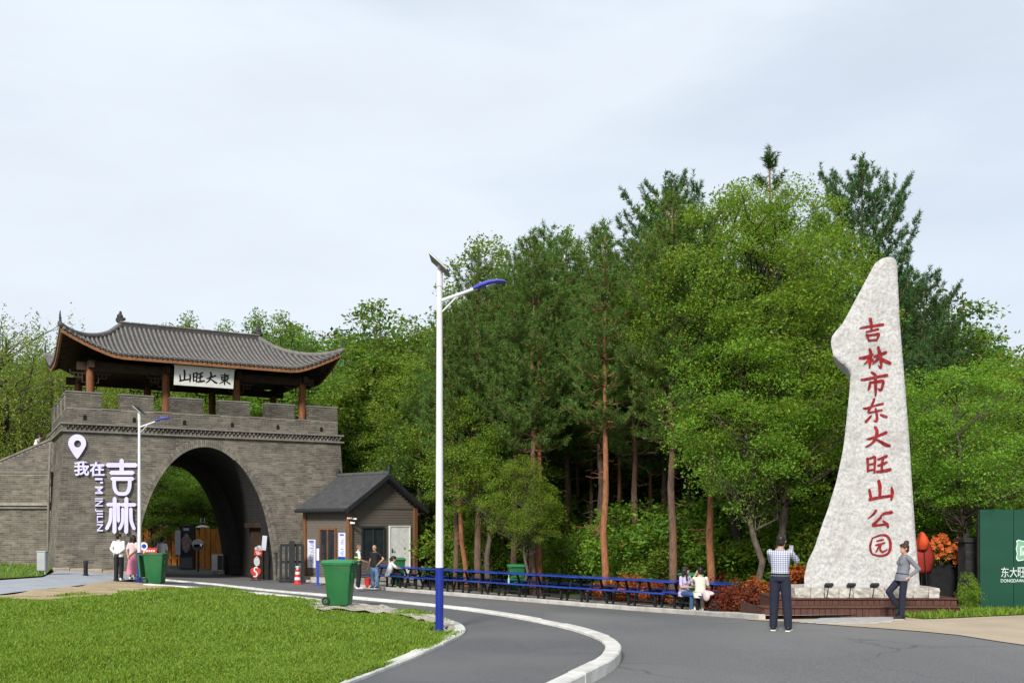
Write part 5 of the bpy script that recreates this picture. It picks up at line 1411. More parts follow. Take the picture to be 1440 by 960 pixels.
MB().box((.10, -.01, zz(777)), (.32, .04, .24), Matrix.Rotation(.08, 3, 'Y'), .01).build('red_plate', M_cr, t)
for (a, b, w) in ((-.06, .05, .16), (0, 0, .20), (-.02, -.05, .14)): MB().b2((.10 + a - w / 2 + .03, -.036, zz(777) + b - .012), (.10 + a + w / 2 + .03, -.031, zz(777) + b + .012)).build('white_mark', M_white, t)
mb = MB(); 
for (a, b, r) in ((.05, 0, .09), (.15, .03, .11), (.24, 0, .07)): mb.tube([(a, -.02, zz(771) + b), (a, .02, zz(771) + b)], r, 16)
mb.build('cloud', mat('cloud_grey', (.5, .5, .52), rough=.6), t)
MB().tube([(.02, .03, 0), (.06, .03, zz(770))], .02, 8).build('post', M_white, t); MB().b2((-.2, -.12, 0), (.2, .12, .03)).build('foot', M_black, t)
# poster on the tunnel wall
p = at(371.5, 41.0); t = thing('poster', 'tilted pale poster on the right wall of the tunnel', 'poster', p, math.radians(25))
MB().box((0, 0, CAM_H + (HOR - 763) / FPX * 41 - p.z), (.19, .02, .62), Matrix.Rotation(.09, 3, 'Y')).build('sheet', M_paper, t); MB().b2((-.02, .01, 0), (.02, .05, 2.4)).build('stake', M_black, t)
# round traffic sign and red box beside the far lamp
p = G(202, 815, .1); t = thing('traffic_sign', 'small round white and blue traffic sign behind the far lamp post', 'sign', p)
s_ = FPX / p.y; zc = CAM_H + (HOR - 767.5) / s_ - p.z
sign_disc(t, .15, .02, M_white, (0, 0, zc)); MB().tube([(.02, -.011, zc), (.02, -.016, zc)], .085, 20).build('face', M_blue, t); MB().tube([(0, .03, 0), (0, .03, zc)], .022, 8).build('post', M_white, t)
p = G(210, 813, .05); t = thing('red_stall_sign', 'red banner board with white lettering behind the open green bin', 'sign', p)
s_ = FPX / p.y; zc = CAM_H + (HOR - 773.5) / s_ - p.z
MB().b2((-.30, -.03, zc - .10), (.30, .03, zc + .10), .006).build('board', M_cr, t)
for i in range(5): MB().b2((-.20 + i * .09, -.035, zc - .05), (-.14 + i * .09, -.031, zc + .02)).build('white_mark', M_white, t)
for sx in (-.25, .25): MB().b2((sx - .015, -.015, 0), (sx + .015, .015, zc - .1)).build('leg', M_cr, t)
# bollards and electric cabinet by the left pier
for px, py, h, lb in ((120.5, 809, .55, 'short black bollard in front of the gate pier'), (163.5, 816.5, .95, 'black bollard in front of the white-shirted walker')):
    p = G(px, py, .10); t = thing('bollard', lb, 'bollard', p); auto_smooth(MB().lathe([(.10, 0), (.10, .04), (.075, .06), (.075, h - .10)], 14).build('post', M_black, t)); auto_smooth(MB().lathe([(.082, h - .10), (.085, h - .02), (.05, h)], 14).build('cap', M_frame, t))
p = G(59.5, 807.5, .10); t = thing('electric_cabinet', 'pale grey electric cabinet on legs at the foot of the terrace wall', 'cabinet', p)
M_cab = mat('cabinet_grey', (.36, .38, .38), (.31, .33, .33), scale=3, rough=.5)
MB().b2((-.15, -.10, .14), (.15, .12, .80), .01).build('body', M_cab, t); MB().b2((-.17, -.12, .80), (.17, .14, .84), .005).build('roof', M_cab, t); MB().b2((-.13, -.108, .18), (.13, -.101, .77)).build('door', M_cab, t)
for sx in (-.11, .11): MB().b2((sx - .02, -.05, 0), (sx + .02, .05, .14)).build('leg', M_cab, t)
# ------------------------------------------------------------------ people
def remesh_part(mb, name, m, parent, voxel=.012, smooth=4):
    me = mb.mesh(name)
    o = bpy.data.objects.new(name, me); COL.objects.link(o)
    r = o.modifiers.new('r', 'REMESH'); r.mode = 'VOXEL'; r.voxel_size = voxel; r.use_smooth_shade = True
    if smooth: s = o.modifiers.new('s', 'SMOOTH'); s.iterations = smooth; s.factor = .5
    dg = bpy.context.evaluated_depsgraph_get(); dg.update()
    me2 = bpy.data.meshes.new_from_object(o.evaluated_get(dg), depsgraph=dg)
    bpy.data.objects.remove(o); bpy.data.meshes.remove(me); me2.name = name
    me2.polygons.foreach_set('use_smooth', [True] * len(me2.polygons))
    return link(name, me2, m, parent)
def capsule(mb, a, b, ra, rb, seg=12):
    a, b = Vector(a), Vector(b); t = (b - a)
    L = t.length
    if L < 1e-5: return
    t /= L; P = []; R = []
    for k in (-1, -.8, -.45, 0): P.append(a + t * ra * k); R.append(max(.003, ra * math.sqrt(max(0, 1 - k * k))))
    for k in (0, .45, .8, 1): P.append(b + t * rb * k); R.append(max(.003, rb * math.sqrt(max(0, 1 - k * k))))
    mb.tube(P, R, seg)
def loft(mb, rings, seg=16):
    """rings: (centre, lateral axis, forward axis, rx, ry)"""
    vs = []
    for c, X, Y, rx_, ry_ in rings:
        for k in range(seg): a = 2 * math.pi * k / seg; vs.append(c + X * math.cos(a) * rx_ + Y * math.sin(a) * ry_)
    n_ = len(rings)
    mb.add(vs, [(i * seg + k, i * seg + (k + 1) % seg, (i + 1) * seg + (k + 1) % seg, (i + 1) * seg + k) for i in range(n_ - 1) for k in range(seg)] + [tuple(range(seg))[::-1], tuple((n_ - 1) * seg + k for k in range(seg))])

M_skin = mat('skin', (.46, .27, .19), (.42, .24, .165), scale=9, rough=.55)
M_hairb = mat('black_hair', (.012, .010, .009), (.02, .016, .013), scale=30, rough=.45, stretch=(4, 4, .6))
M_hairbr = mat('brown_hair', (.06, .028, .018), (.035, .017, .012), scale=30, rough=.5, stretch=(4, 4, .6))
M_hairs = mat('shaven_hair', (.16, .10, .075), rough=.6)
M_eye = mat('eye_dark', (.015, .012, .01), rough=.3); M_lip = mat('lips', (.36, .12, .10), rough=.5); M_brow = mat('brow', (.02, .015, .012), rough=.8)

BASE = dict(pel=(0, 0, .93), chest=(0, 0, 1.22), neck=(0, -.005, 1.445), head=(0, .02, 1.585),
            shR=(.175, -.005, 1.385), elR=(.235, -.03, 1.10), wrR=(.245, .05, .86), shL=(-.175, -.005, 1.385), elL=(-.235, -.03, 1.10), wrL=(-.245, .05, .86),
            hiR=(.088, 0, .90), knR=(.095, .02, .49), anR=(.10, -.02, .075), hiL=(-.088, 0, .90), knL=(-.095, .02, .49), anL=(-.10, -.02, .075))
def person(label, loc, heading, H=1.70, pose=None, top=None, bottom=None, shoes=None, hair='short', hairm=None, face=0.0, tilt=0.0, female=False, voxel=.012, sleeve=.9, skirt=None, toes=None, soles=None, tuck=True, vest=None, hips=None):
    """local axes: +y is where the person faces, +x the right-hand side"""
    t = thing('person', label, 'person', loc, heading); k = H / 1.70
    J = {q: Vector(v) for q, v in BASE.items()}
    for q, v in (pose or {}).items(): J[q] = Vector(v)
    if female:
        for q in ('shR', 'shL'):
            if q not in (pose or {}): J[q].x *= .90
    J = {q: v * k for q, v in J.items()}
    X = (J['shR'] - J['shL']).normalized(); up = (J['neck'] - J['pel']).normalized(); Yf = up.cross(X).normalized()
    Xp = (J['hiR'] - J['hiL']).normalized(); Ypf = Vector((0, 0, 1)).cross(Xp).normalized()
    p, c, nk = J['pel'], J['chest'], J['neck']
    wf = .90 if female else 1.0
    def torso(mb, e, z0=0.0, z1=1.0, flare=0.0):
        prof = [(-.10, .145, .105), (0, .158, .112), (.30, .138 * wf, .10), (.55, .152 * wf, .112), (.80, .168 * wf, .108), (.92, .135 * wf, .085), (1.0, .062, .060)]
        rr = []
        zs = sorted(set([z0, z1] + [q[0] for q in prof if z0 < q[0] < z1]))
        for s in zs:
            a = np.interp(s, [q[0] for q in prof], [q[1] for q in prof]); b = np.interp(s, [q[0] for q in prof], [q[2] for q in prof])
            ctr = p.lerp(c, s / .56) if s < .56 else c.lerp(nk, (s - .56) / .44)
            if s < 0: ctr = p + (p - c).normalized() * (-s) * (nk - p).length
            fl = flare * max(0, .5 - s) / .6
            rr.append((ctr, X if s > .25 else (X + Xp).normalized(), Yf if s > .25 else (Yf + Ypf).normalized(), (a + e + fl) * k, (b + e + fl) * k))
        loft(mb, rr)
    # --- body: one continuous surface
    mb = MB(); torso(mb, 0)
    hq = J['head']; hr = Matrix.Rotation(face, 3, 'Z') @ Matrix.Rotation(tilt, 3, 'X')
    mb.ell(hq + hr @ Vector((0, -.005, .02)) * k, (.074 * k, .094 * k, .098 * k), hr, 16, 12)
    mb.ell(hq + hr @ Vector((0, .028, -.055)) * k, (.056 * k, .062 * k, .065 * k), hr, 14, 10)
    mb.ell(hq + hr @ Vector((0, .098, -.015)) * k, (.013 * k, .020 * k, .024 * k), hr, 8, 6)
    for s in (-1, 1): mb.ell(hq + hr @ Vector((s * .077, -.005, -.005)) * k, (.012 * k, .020 * k, .030 * k), hr, 8, 6)
    capsule(mb, nk - up * .03 * k, hq + hr @ Vector((0, -.012, -.06)) * k, .056 * k * wf, .052 * k * wf)
    for s in 'RL':
        sx = 1 if s == 'R' else -1
        capsule(mb, J['sh' + s], J['el' + s], .050 * k * wf, .040 * k * wf); capsule(mb, J['el' + s], J['wr' + s], .039 * k * wf, .027 * k * wf)
        # hand: palm, four fingers slightly curled, thumb from the side
        f = (J['wr' + s] - J['el' + s]).normalized(); side = X * sx; side = (side - f * side.dot(f)).normalized(); nn = f.cross(side)
        w = J['wr' + s]
        loft(mb, [(w, side, nn, .026 * k, .020 * k), (w + f * .045 * k, side, nn, .040 * k, .017 * k), (w + f * .085 * k, side, nn, .040 * k, .014 * k)], 10)
        for q, (o_, l_) in enumerate(((-.030, .062), (-.010, .072), (.010, .066), (.029, .052))):
            b0 = w + f * .082 * k + nn * o_ * 0 + side * o_ * k; b1 = b0 + (f * .6 + Yf * .25).normalized() * l_ * .55 * k; b2 = b1 + (f * .5 + Yf * .6).normalized() * l_ * .5 * k
            capsule(mb, b0, b1, .0095 * k, .009 * k, 6); capsule(mb, b1, b2, .009 * k, .008 * k, 6)
        th0 = w + f * .03 * k + Yf * .025 * k; capsule(mb, th0, th0 + (f * .6 + Yf * .8).normalized() * .05 * k, .012 * k, .009 * k, 6)
        capsule(mb, J['hi' + s], J['kn' + s], .078 * k, .054 * k); capsule(mb, J['kn' + s], J['an' + s], .052 * k, .035 * k)
        ft = Vector((toes or {}).get(s, (sx * .05, .99, 0))).normalized(); a = J['an' + s]
        sd = ft.cross(Vector((0, 0, 1))); sd = X.copy() if sd.length < .1 else sd.normalized(); u2 = sd.cross(ft)
        capsule(mb, a - u2 * .035 * k - ft * .03 * k, a + ft * .14 * k - u2 * .045 * k, .030 * k, .024 * k)
    remesh_part(mb, 'body', M_skin, t, voxel)
    # --- face details
    for s in (-1, 1):
        MB().ell(hq + hr @ Vector((s * .030, .080, .008)) * k, (.012 * k, .008 * k, .007 * k), hr, 8, 6).build('eye', M_eye, t, True)
        MB().box(hq + hr @ Vector((s * .031, .084, .030)) * k, (.032 * k, .010 * k, .007 * k), hr).build('eyebrow', M_brow, t)
    MB().ell(hq + hr @ Vector((0, .084, -.060)) * k, (.022 * k, .010 * k, .008 * k), hr, 8, 6).build('mouth', M_lip, t, True)
    # --- hair
    if hair:
        mb = MB(); hm = hairm or M_hairb
        if hair == 'shaven': mb.ell(hq + hr @ Vector((0, -.014, .026)) * k, (.077 * k, .094 * k, .096 * k), hr, 16, 12)
        else:
            mb.ell(hq + hr @ Vector((0, -.018, .034)) * k, (.086 * k, .103 * k, .098 * k), hr, 16, 12)
            mb.ell(hq + hr @ Vector((0, -.050, -.02)) * k, (.078 * k, .066 * k, .078 * k), hr, 14, 10)
            mb.ell(hq + hr @ Vector((0, .050, .075)) * k, (.066 * k, .050 * k, .040 * k), hr, 12, 8)
        if hair == 'long':
            for dx in (-.06, 0, .06): capsule(mb, hq + hr @ Vector((dx, -.055, .0)) * k, hq + hr @ Vector((dx * 1.35, -.085, -.34)) * k, .055 * k, .030 * k)
            for s in (-1, 1): capsule(mb, hq + hr @ Vector((s * .078, .01, .03)) * k, hq + hr @ Vector((s * .105, .045, -.27)) * k, .034 * k, .026 * k)
        if hair == 'bun': mb.ell(hq + hr @ Vector((0, -.06, .135)) * k, (.06 * k, .06 * k, .055 * k), hr, 12, 8); mb.ell(hq + hr @ Vector((0, -.055, .10)) * k, (.05 * k, .05 * k, .05 * k), hr, 10, 8)
        if hair == 'lowbun': mb.ell(hq + hr @ Vector((0, -.125, -.005)) * k, (.042 * k, .042 * k, .042 * k), hr, 12, 8)
        remesh_part(mb, 'hair', hm, t, .012, 2)
    # --- clothes
    if top:
        mb = MB(); torso(mb, .014, .05 if tuck else -.16, .955, 0 if tuck else .03)
        for s in 'RL':
            e = J['el' + s]; a = J['sh' + s]; w = J['wr' + s]
            if sleeve <= 1: capsule(mb, a, a.lerp(e, sleeve), .059 * k * wf, .058 * k * wf)
            else: capsule(mb, a, e, .064 * k * wf, .054 * k * wf); capsule(mb, e, e.lerp(w, sleeve - 1), .053 * k * wf, .040 * k * wf)
        if female: 
            for s in (-1, 1): mb.ell(c + up * .04 * k + X * s * .065 * k + Yf * .085 * k, (.07 * k, .06 * k, .07 * k))
        o = remesh_part(mb, 'shirt', top, t, voxel)
        # collar
        mb = MB(); mb.tube([nk + up * .0 * k + (X * math.cos(a) * .068 + Yf * math.sin(a) * .066) * k for a in np.linspace(0, 2 * math.pi, 13)], .013 * k, 6, False); mb.build('collar', top, t, True)
    if vest:
        mb = MB(); torso(mb, .026, .12, .90); remesh_part(mb, 'vest', vest[0], t, voxel)
        for s_ in (.32, .55):
            mb = MB(); c_ = p.lerp(nk, s_); mb.tube([c_ + (X * math.cos(a) * .178 * wf + Yf * math.sin(a) * .142) * k for a in np.linspace(0, 2 * math.pi, 25)], [(.03 * k, .010)] * 25, 6, False); mb.build('reflective_band', vest[1], t, True)
    if bottom:
        mb = MB(); torso(mb, .016, -.10, .10)
        for s in 'RL': lo_ = 0 if female else .010; capsule(mb, J['hi' + s], J['kn' + s], (.094 + lo_ * .6) * k, (.072 + lo_) * k); capsule(mb, J['kn' + s], J['an' + s].lerp(J['kn' + s], .04), (.072 + lo_) * k, (.058 + lo_ * 1.2) * k)
        remesh_part(mb, 'trousers', bottom, t, voxel)
        mb = MB(); mb.tube([p + up * .075 * k + (X * math.cos(a) * .170 * (1 if not female else .97) + Yf * math.sin(a) * .128) * k for a in np.linspace(0, 2 * math.pi, 25)], [(.018 * k, .008)] * 25, 6, False); mb.build('belt', M_rub2, t, True)
    if skirt:
        mb = MB(); b0 = p + up * .06 * k
        rr = []
        for s_, r0, r1 in ((0, .145, .105), (.12, .165, .13), (.45, .20, .17), (.80, .25, .22)): rr.append((b0 - Vector((0, 0, s_ * k)), X, Yf, r0 * k, r1 * k))
        # pleats
        seg = 36; vs = []
        for i, (cc, X_, Y_, a_, b_) in enumerate(rr):
            for q in range(seg): an = 2 * math.pi * q / seg; m_ = 1 + (.09 if q % 2 else -.04) * (i / 3); vs.append(cc + X_ * math.cos(an) * a_ * m_ + Y_ * math.sin(an) * b_ * m_)
        mb.add(vs, [(i * seg + q, i * seg + (q + 1) % seg, (i + 1) * seg + (q + 1) % seg, (i + 1) * seg + q) for i in range(3) for q in range(seg)])
        mb.build('skirt', skirt, t, True)
    if shoes:
        for s in 'RL':
            sx = 1 if s == 'R' else -1; ft = Vector((toes or {}).get(s, (sx * .05, .99, 0))).normalized(); a = J['an' + s]; upv = Vector((0, 0, 1)); sd = ft.cross(upv)
            if sd.length < .1: sd = X.copy()
            sd.normalize(); u2 = sd.cross(ft)
            mb = MB(); capsule(mb, a - ft * .035 * k - u2 * .025 * k, a + ft * .155 * k - u2 * .042 * k, .046 * k, .036 * k); capsule(mb, a + u2 * .01, a - u2 * .02 * k, .045 * k, .046 * k)
            remesh_part(mb, 'shoe', shoes, t, .012, 2)
            R = Matrix((sd, ft, u2)).transposed()
            MB().box(a + ft * .06 * k - u2 * .072 * k, (.085 * k, .28 * k, .022 * k), R, .008).build('sole', soles or M_rub2, t)
    return t, J, k

M_check = None
def check_mat():
    m, nt, n, l, p_ = nodes_of('checked_shirt'); tc = n.new('ShaderNodeTexCoord'); mp = n.new('ShaderNodeMapping'); mp.inputs['Scale'].default_value = (26, 26, 26); l.new(tc.outputs['Object'], mp.inputs['Vector'])
    sx = n.new('ShaderNodeSeparateXYZ'); l.new(mp.outputs['Vector'], sx.inputs['Vector']); outs = []
    for ax in ('X', 'Z'):
        f = n.new('ShaderNodeMath'); f.operation = 'FRACT'; l.new(sx.outputs[ax], f.inputs[0]); g_ = n.new('ShaderNodeMath'); g_.operation = 'GREATER_THAN'; g_.inputs[1].default_value = .55; l.new(f.outputs[0], g_.inputs[0]); outs.append(g_)
    a = n.new('ShaderNodeMath'); a.operation = 'ADD'; l.new(outs[0].outputs[0], a.inputs[0]); l.new(outs[1].outputs[0], a.inputs[1])
    d = n.new('ShaderNodeMath'); d.operation = 'MULTIPLY'; d.inputs[1].default_value = .5; l.new(a.outputs[0], d.inputs[0])
    cr = n.new('ShaderNodeValToRGB'); cr.color_ramp.elements[0].color = (.56, .58, .66, 1); cr.color_ramp.elements[1].color = (.09, .11, .20, 1); l.new(d.outputs[0], cr.inputs['Fac']); l.new(cr.outputs['Color'], p_.inputs['Base Color']); p_.inputs['Roughness'].default_value = .8
    return m
def cloth(name, c, c2=None, **kw): return mat(name, c, c2 or tuple(x * .86 for x in c), scale=7, rough=.85, bump=.5, bscale=9, bdist=.03, **kw)
M_navy = cloth('navy_trousers', (.016, .019, .035)); M_blackc = cloth('black_cloth', (.014, .014, .016)); M_whitec = cloth('white_cloth', (.70, .70, .69)); M_pink = cloth('pink_cloth', (.62, .22, .30)); M_palepink = cloth('pale_pink_cloth', (.66, .50, .50))
M_greys = cloth('grey_sweater', (.17, .18, .21)); M_jean = mat('blue_denim', (.13, .22, .34), (.06, .11, .20), scale=5, rough=.85, c3=(.36, .45, .54), scale3=4, lo3=.5, hi3=.75); M_djean = mat('dark_denim', (.05, .10, .19), (.03, .06, .12), scale=5, rough=.85)
M_cream = cloth('cream_cloth', (.66, .60, .49)); M_lilac = cloth('lilac_cloth', (.46, .40, .56)); M_hiv = cloth('hi_vis_vest', (.46, .62, .05)); M_dvest = cloth('dark_vest', (.05, .06, .06))
M_ws = mat('white_sole', (.72, .72, .70), rough=.6); M_bs = mat('black_shoe', (.015, .015, .016), rough=.5); M_tanshoe = mat('tan_shoe', (.50, .40, .32), rough=.6)
D = math.radians
# man photographing the stone, seen from behind
g = G(1097, 886.5)
t, J, k = person('man in checked shirt and navy trousers photographing the stone, seen from behind', g + Vector((0, 0, .004)), D(-24), 1.74,
    dict(elR=(.27, .20, 1.22), wrR=(.16, .40, 1.36), elL=(-.17, .24, 1.19), wrL=(.03, .42, 1.36), knR=(.115, .0, .49), anR=(.14, .0, .075), knL=(-.105, .02, .49), anL=(-.12, .02, .075), head=(.02, .035, 1.585)),
    check_mat(), M_navy, M_bs, 'short', face=D(-10), voxel=.010, soles=M_ws, sleeve=.85)
ph = thing('smartphone', 'smartphone held up by the man in the checked shirt', 'phone', (0, 0, 0))
hl = t.matrix_basis @ ((J['wrR'] + J['wrL']) / 2 + Vector((.03, .10, .07))); ph.location = hl; ph.rotation_euler = (D(-8), 0, D(-14))
MB().box((0, 0, 0), (.078, .009, .155), None, .003).build('case', M_black, ph); MB().box((0, -.0055, 0), (.070, .002, .145)).build('screen', mat('phone_screen', (.30, .32, .34), rough=.15), ph)
# woman leaning against the deck, facing left
g = G(1270, 871); 
person('woman with a hair bun in grey sweater leaning by the stone, one foot raised', g + Vector((0, .12, .012)), D(92), 1.64,
    dict(pel=(0, -.03, .93), chest=(0, -.07, 1.21), neck=(0, -.09, 1.43), head=(0, -.075, 1.575), shR=(.16, -.10, 1.37), shL=(-.16, -.10, 1.37), elR=(.20, -.26, 1.13), wrR=(.19, -.08, .96), elL=(-.235, -.30, 1.13), wrL=(-.20, -.10, .95),
         hiR=(.085, -.03, .90), knR=(.09, .24, .60), anR=(.09, .02, .26), hiL=(-.085, -.03, .90), knL=(-.09, .0, .49), anL=(-.09, .02, .075)),
    M_greys, M_navy, M_bs, 'bun', M_hairbr, face=D(10), female=True, voxel=.010, sleeve=1.85, tuck=False, toes={'R': (0, .5, -.85), 'L': (0, 1, 0)})
# two seated women facing each other
def sit(yaw_extra=0): return None
SIT = dict(pel=(0, 0, .50), chest=(0, .03, .79), neck=(0, .05, 1.02), head=(0, .075, 1.16), shR=(.165, .04, .96), shL=(-.165, .04, .96), elR=(.23, .12, .70), wrR=(.12, .33, .68), elL=(-.23, .12, .70), wrL=(-.08, .34, .67),
           hiR=(.09, .02, .50), knR=(.11, .44, .50), anR=(.12, .42, .085), hiL=(-.09, .02, .50), knL=(-.11, .44, .50), anL=(-.11, .38, .085))
T0, L0_, R0_ = TABLES[0]; T1, L1_, R1_ = TABLES[1]
def bench_spot(tab, along, side): 
    o_, l_, r_ = tab; return l_ + Vector((math.cos(r_), math.sin(r_), 0)) * along + Vector((-math.sin(r_), math.cos(r_), 0)) * side
tabs = [q for q in TABLES]
pA = bench_spot(TABLES[0], -.08, -.66); pB = bench_spot(TABLES[0], .66, -.66)
person('seated woman with long dark hair, lilac top and blue jeans at the tables', pA, R1_ - D(90) + D(-6), 1.60, dict(SIT, head=(0, .07, 1.16), elL=(-.23, .10, .72), wrL=(-.16, .30, .74), wrR=(.02, .34, .70)), M_lilac, M_djean, M_tanshoe, 'long', face=D(-40) * -1, female=True, sleeve=.8, tuck=False)
person('seated woman in cream top and trousers raising a hand to her face', pB, R0_ + D(62), 1.62, dict(SIT, elL=(-.22, .20, .86), wrL=(-.09, .20, 1.08), elR=(.23, .12, .72), wrR=(.12, .30, .66)), M_cream, M_cream, M_ws, 'short', face=D(15), female=True, sleeve=.75, tuck=False)
bg = thing('folded_jacket', 'pale pink folded jacket lying on the bench beside the woman in cream', 'jacket', bench_spot(TABLES[0], .90, -.62) + Vector((0, 0, .476)), R0_)
mb = MB(); mb.ell((0, 0, .06), (.26, .14, .075)); mb.ell((.10, -.10, .0), (.13, .07, .14), Matrix.Rotation(.3, 3, 'Y')); mb.ell((-.12, .03, .09), (.13, .10, .05)); remesh_part(mb, 'cloth', M_palepink, bg, .016, 3)
bk = thing('black_bag', 'black bag standing under the bench end beside the woman in cream', 'bag', bench_spot(TABLES[0], .98, -.45) + Vector((0, 0, 0)), R0_)
mb = MB(); mb.box((0, 0, .16), (.40, .2, .30), None, .05); mb.ell((0, 0, .26), (.18, .09, .10)); remesh_part(mb, 'bag_body', M_blackc, bk, .016, 3); MB().tube([(-.12, 0, .30), (-.08, 0, .40), (.08, 0, .40), (.12, 0, .30)], .012, 6).build('strap', M_blackc, bk)
# seated man in white at the far table
pC = bench_spot(TABLES[-1], .62, -.66) 
person('seated person in white T-shirt and black trousers with a low hair bun', pC, R1_ + D(-30), 1.66, dict(SIT, chest=(0, .08, .78), neck=(0, .15, .99), head=(0, .20, 1.12), shR=(.17, .13, .94), shL=(-.17, .13, .94), elR=(.22, .32, .76), wrR=(.10, .50, .74), elL=(-.22, .32, .78), wrL=(-.08, .52, .76)), M_whitec, M_blackc, M_bs, 'lowbun', tilt=D(-8), sleeve=.7, tuck=False, soles=M_ws)
# the two men talking before the kiosk
gA = G(504, 827, .10); gB = G(527, 826.3, .10); print('COUPLE', gA, gB, L1_)
person('guard in yellow-green vest over white shirt talking before the kiosk', gA, D(-72), 1.60, dict(elR=(.24, .02, 1.12), wrR=(.16, .24, 1.05), elL=(-.24, .04, 1.12), wrL=(-.12, .26, 1.04)), M_whitec, M_blackc, M_ws, 'shaven', M_hairs, sleeve=.75, soles=M_ws, vest=(M_dvest, M_hiv))
person('bald man in black T-shirt and light blue jeans, hand on hip', gB, D(152), 1.60, dict(elL=(-.38, -.06, 1.16), wrL=(-.22, .03, .98), elR=(.24, -.03, 1.10), wrR=(.27, .05, .86), anL=(-.14, .0, .075), knL=(-.12, .03, .49)), M_blackc, M_jean, M_bs, None, sleeve=.6, soles=M_ws, tuck=False, tilt=D(-10))
# the couple walking to the gate
gA = G(167, 815, .10); gB = G(187, 814, .10)
person('person in loose white shirt, hands clasped behind, looking up at the gate', gA, D(-4), 1.66, dict(elR=(.24, -.10, 1.14), wrR=(.06, -.17, .98), elL=(-.24, -.10, 1.14), wrL=(-.05, -.17, .97)), M_whitec, M_blackc, M_ws, 'short', face=D(-40), tilt=D(8), sleeve=1.8, tuck=False, soles=M_ws)
person('woman in pale top and long pink skirt with long black hair', gB, D(-12), 1.63, dict(elR=(.22, -.08, 1.14), wrR=(.02, -.16, .98), elL=(-.22, -.08, 1.12), wrL=(-.12, -.16, .92)), M_palepink, None, M_ws, 'long', female=True, sleeve=.8, skirt=M_pink, soles=M_ws)
gC = G(228, 809.5, .0)
person('man in white T-shirt seen from behind, beyond the open green bin', gC, D(-5), 1.68, None, M_whitec, M_navy, M_bs, 'short', sleeve=.75, tuck=False)
pS = LWO + Vector((-1.62, 2.05, 4.22))
person('person in white T-shirt climbing the stairs left of the gate', pS, D(-70), 1.66, dict(elR=(.2, .05, 1.12), wrR=(.1, .26, 1.02), elL=(-.2, .05, 1.12), wrL=(-.06, .28, 1.02), neck=(0, .06, 1.43), head=(0, .13, 1.56)), M_whitec, M_navy, M_bs, 'short', tilt=D(-20), sleeve=.7, tuck=False)
st = thing('stair_flight', 'stone stair flight behind the sloping parapet left of the gate', 'stairs', LWO, math.radians(4))
for i in range(24): MB().b2((-9.0 + i * .38, 1.56, 1.0), (-9.0 + i * .38 + .376, 3.0, 4.42 + (-9.0 + i * .38 + .38) * .44 + .20 * 0)).build('step', M_coping, st)
# ------------------------------------------------------------------ trees
M_pbark = mat('pine_bark', (.17, .105, .075), (.085, .058, .045), scale=5, stretch=(3, 3, .8), rough=.95, bump=.9, bscale=9, bdist=.04, c3=(.26, .12, .055), scale3=.5, lo3=.45, hi3=.7)
M_pbark_r = mat('red_pine_bark', (.34, .14, .06), (.20, .09, .05), scale=5, stretch=(3, 3, .8), rough=.95, bump=.9, bscale=9, bdist=.04)
M_bark = mat('grey_brown_bark', (.13, .10, .078), (.07, .055, .045), scale=6, stretch=(3, 3, .7), rough=.95, bump=.9, bscale=10, bdist=.04)
M_bark_d = mat('dark_bark', (.055, .043, .036), (.03, .024, .02), scale=6, stretch=(3, 3, .7), rough=.95, bump=.9, bscale=10, bdist=.04)
L_pine = leafmat('pine_needles', (.106, .198, .040), trans=.42, jitter=.35, tint=(1.05, 1.12, .5), dry=.992)
L_pine_d = leafmat('dark_pine_needles', (.062, .126, .036), trans=.34, jitter=.40, tint=(1.05, 1.12, .5), dry=.992)
L_elm = leafmat('elm_leaves', (.180, .310, .034), trans=.50, jitter=.40)
L_mid = leafmat('mid_green_leaves', (.142, .250, .032), trans=.48, jitter=.42)
L_dark = leafmat('dark_green_leaves', (.095, .180, .026), trans=.45, jitter=.42)
L_yel = leafmat('yellow_green_leaves', (.20, .275, .048), trans=.45, jitter=.35)
L_pop = leafmat('poplar_leaves', (.165, .245, .040), trans=.42, jitter=.40)

def unit(v): return v / np.maximum(1e-9, np.linalg.norm(v, axis=-1, keepdims=True))
def leaves(C, size, rs, flat=.55, asp=.55, droop=0.0):
    """rhombic leaves round the centres C; flat -> more horizontal blades"""
    n_ = len(C); up = np.array([0, 0, 1.0])
    nrm = unit(rs.normal(0, 1, (n_, 3)) * (1 - flat) + up * flat * 1.4)
    d = rs.normal(0, 1, (n_, 3)); d[:, 2] -= droop; d = unit(d - nrm * (d * nrm).sum(1, keepdims=True)); s = np.cross(nrm, d)
    L = (size * (.6 + .8 * rs.random(n_)))[:, None]; W = L * asp * .5
    V = np.stack([C - d * L * .5, C + s * W - nrm * L * .08, C + d * L * .5, C - s * W - nrm * L * .08], 1)
    return V.reshape(-1, 3)
def leaf_obj(V): return np.arange(len(V)).reshape(-1, 4)
def limb(mb, a, b, r0, r1, rs, wob=.06, seg=6, n_=4, sag=0.0):
    a, b = np.array(a, float), np.array(b, float); L = np.linalg.norm(b - a); P = []
    for i in range(n_ + 1):
        t = i / n_; q = a + (b - a) * t
        if 0 < i < n_: q = q + rs.normal(0, wob * L, 3) * .5
        q[2] += sag * L * math.sin(math.pi * t)
        P.append(tuple(q))
    mb.tube(P, [r0 + (r1 - r0) * i / n_ for i in range(n_ + 1)], seg); return P

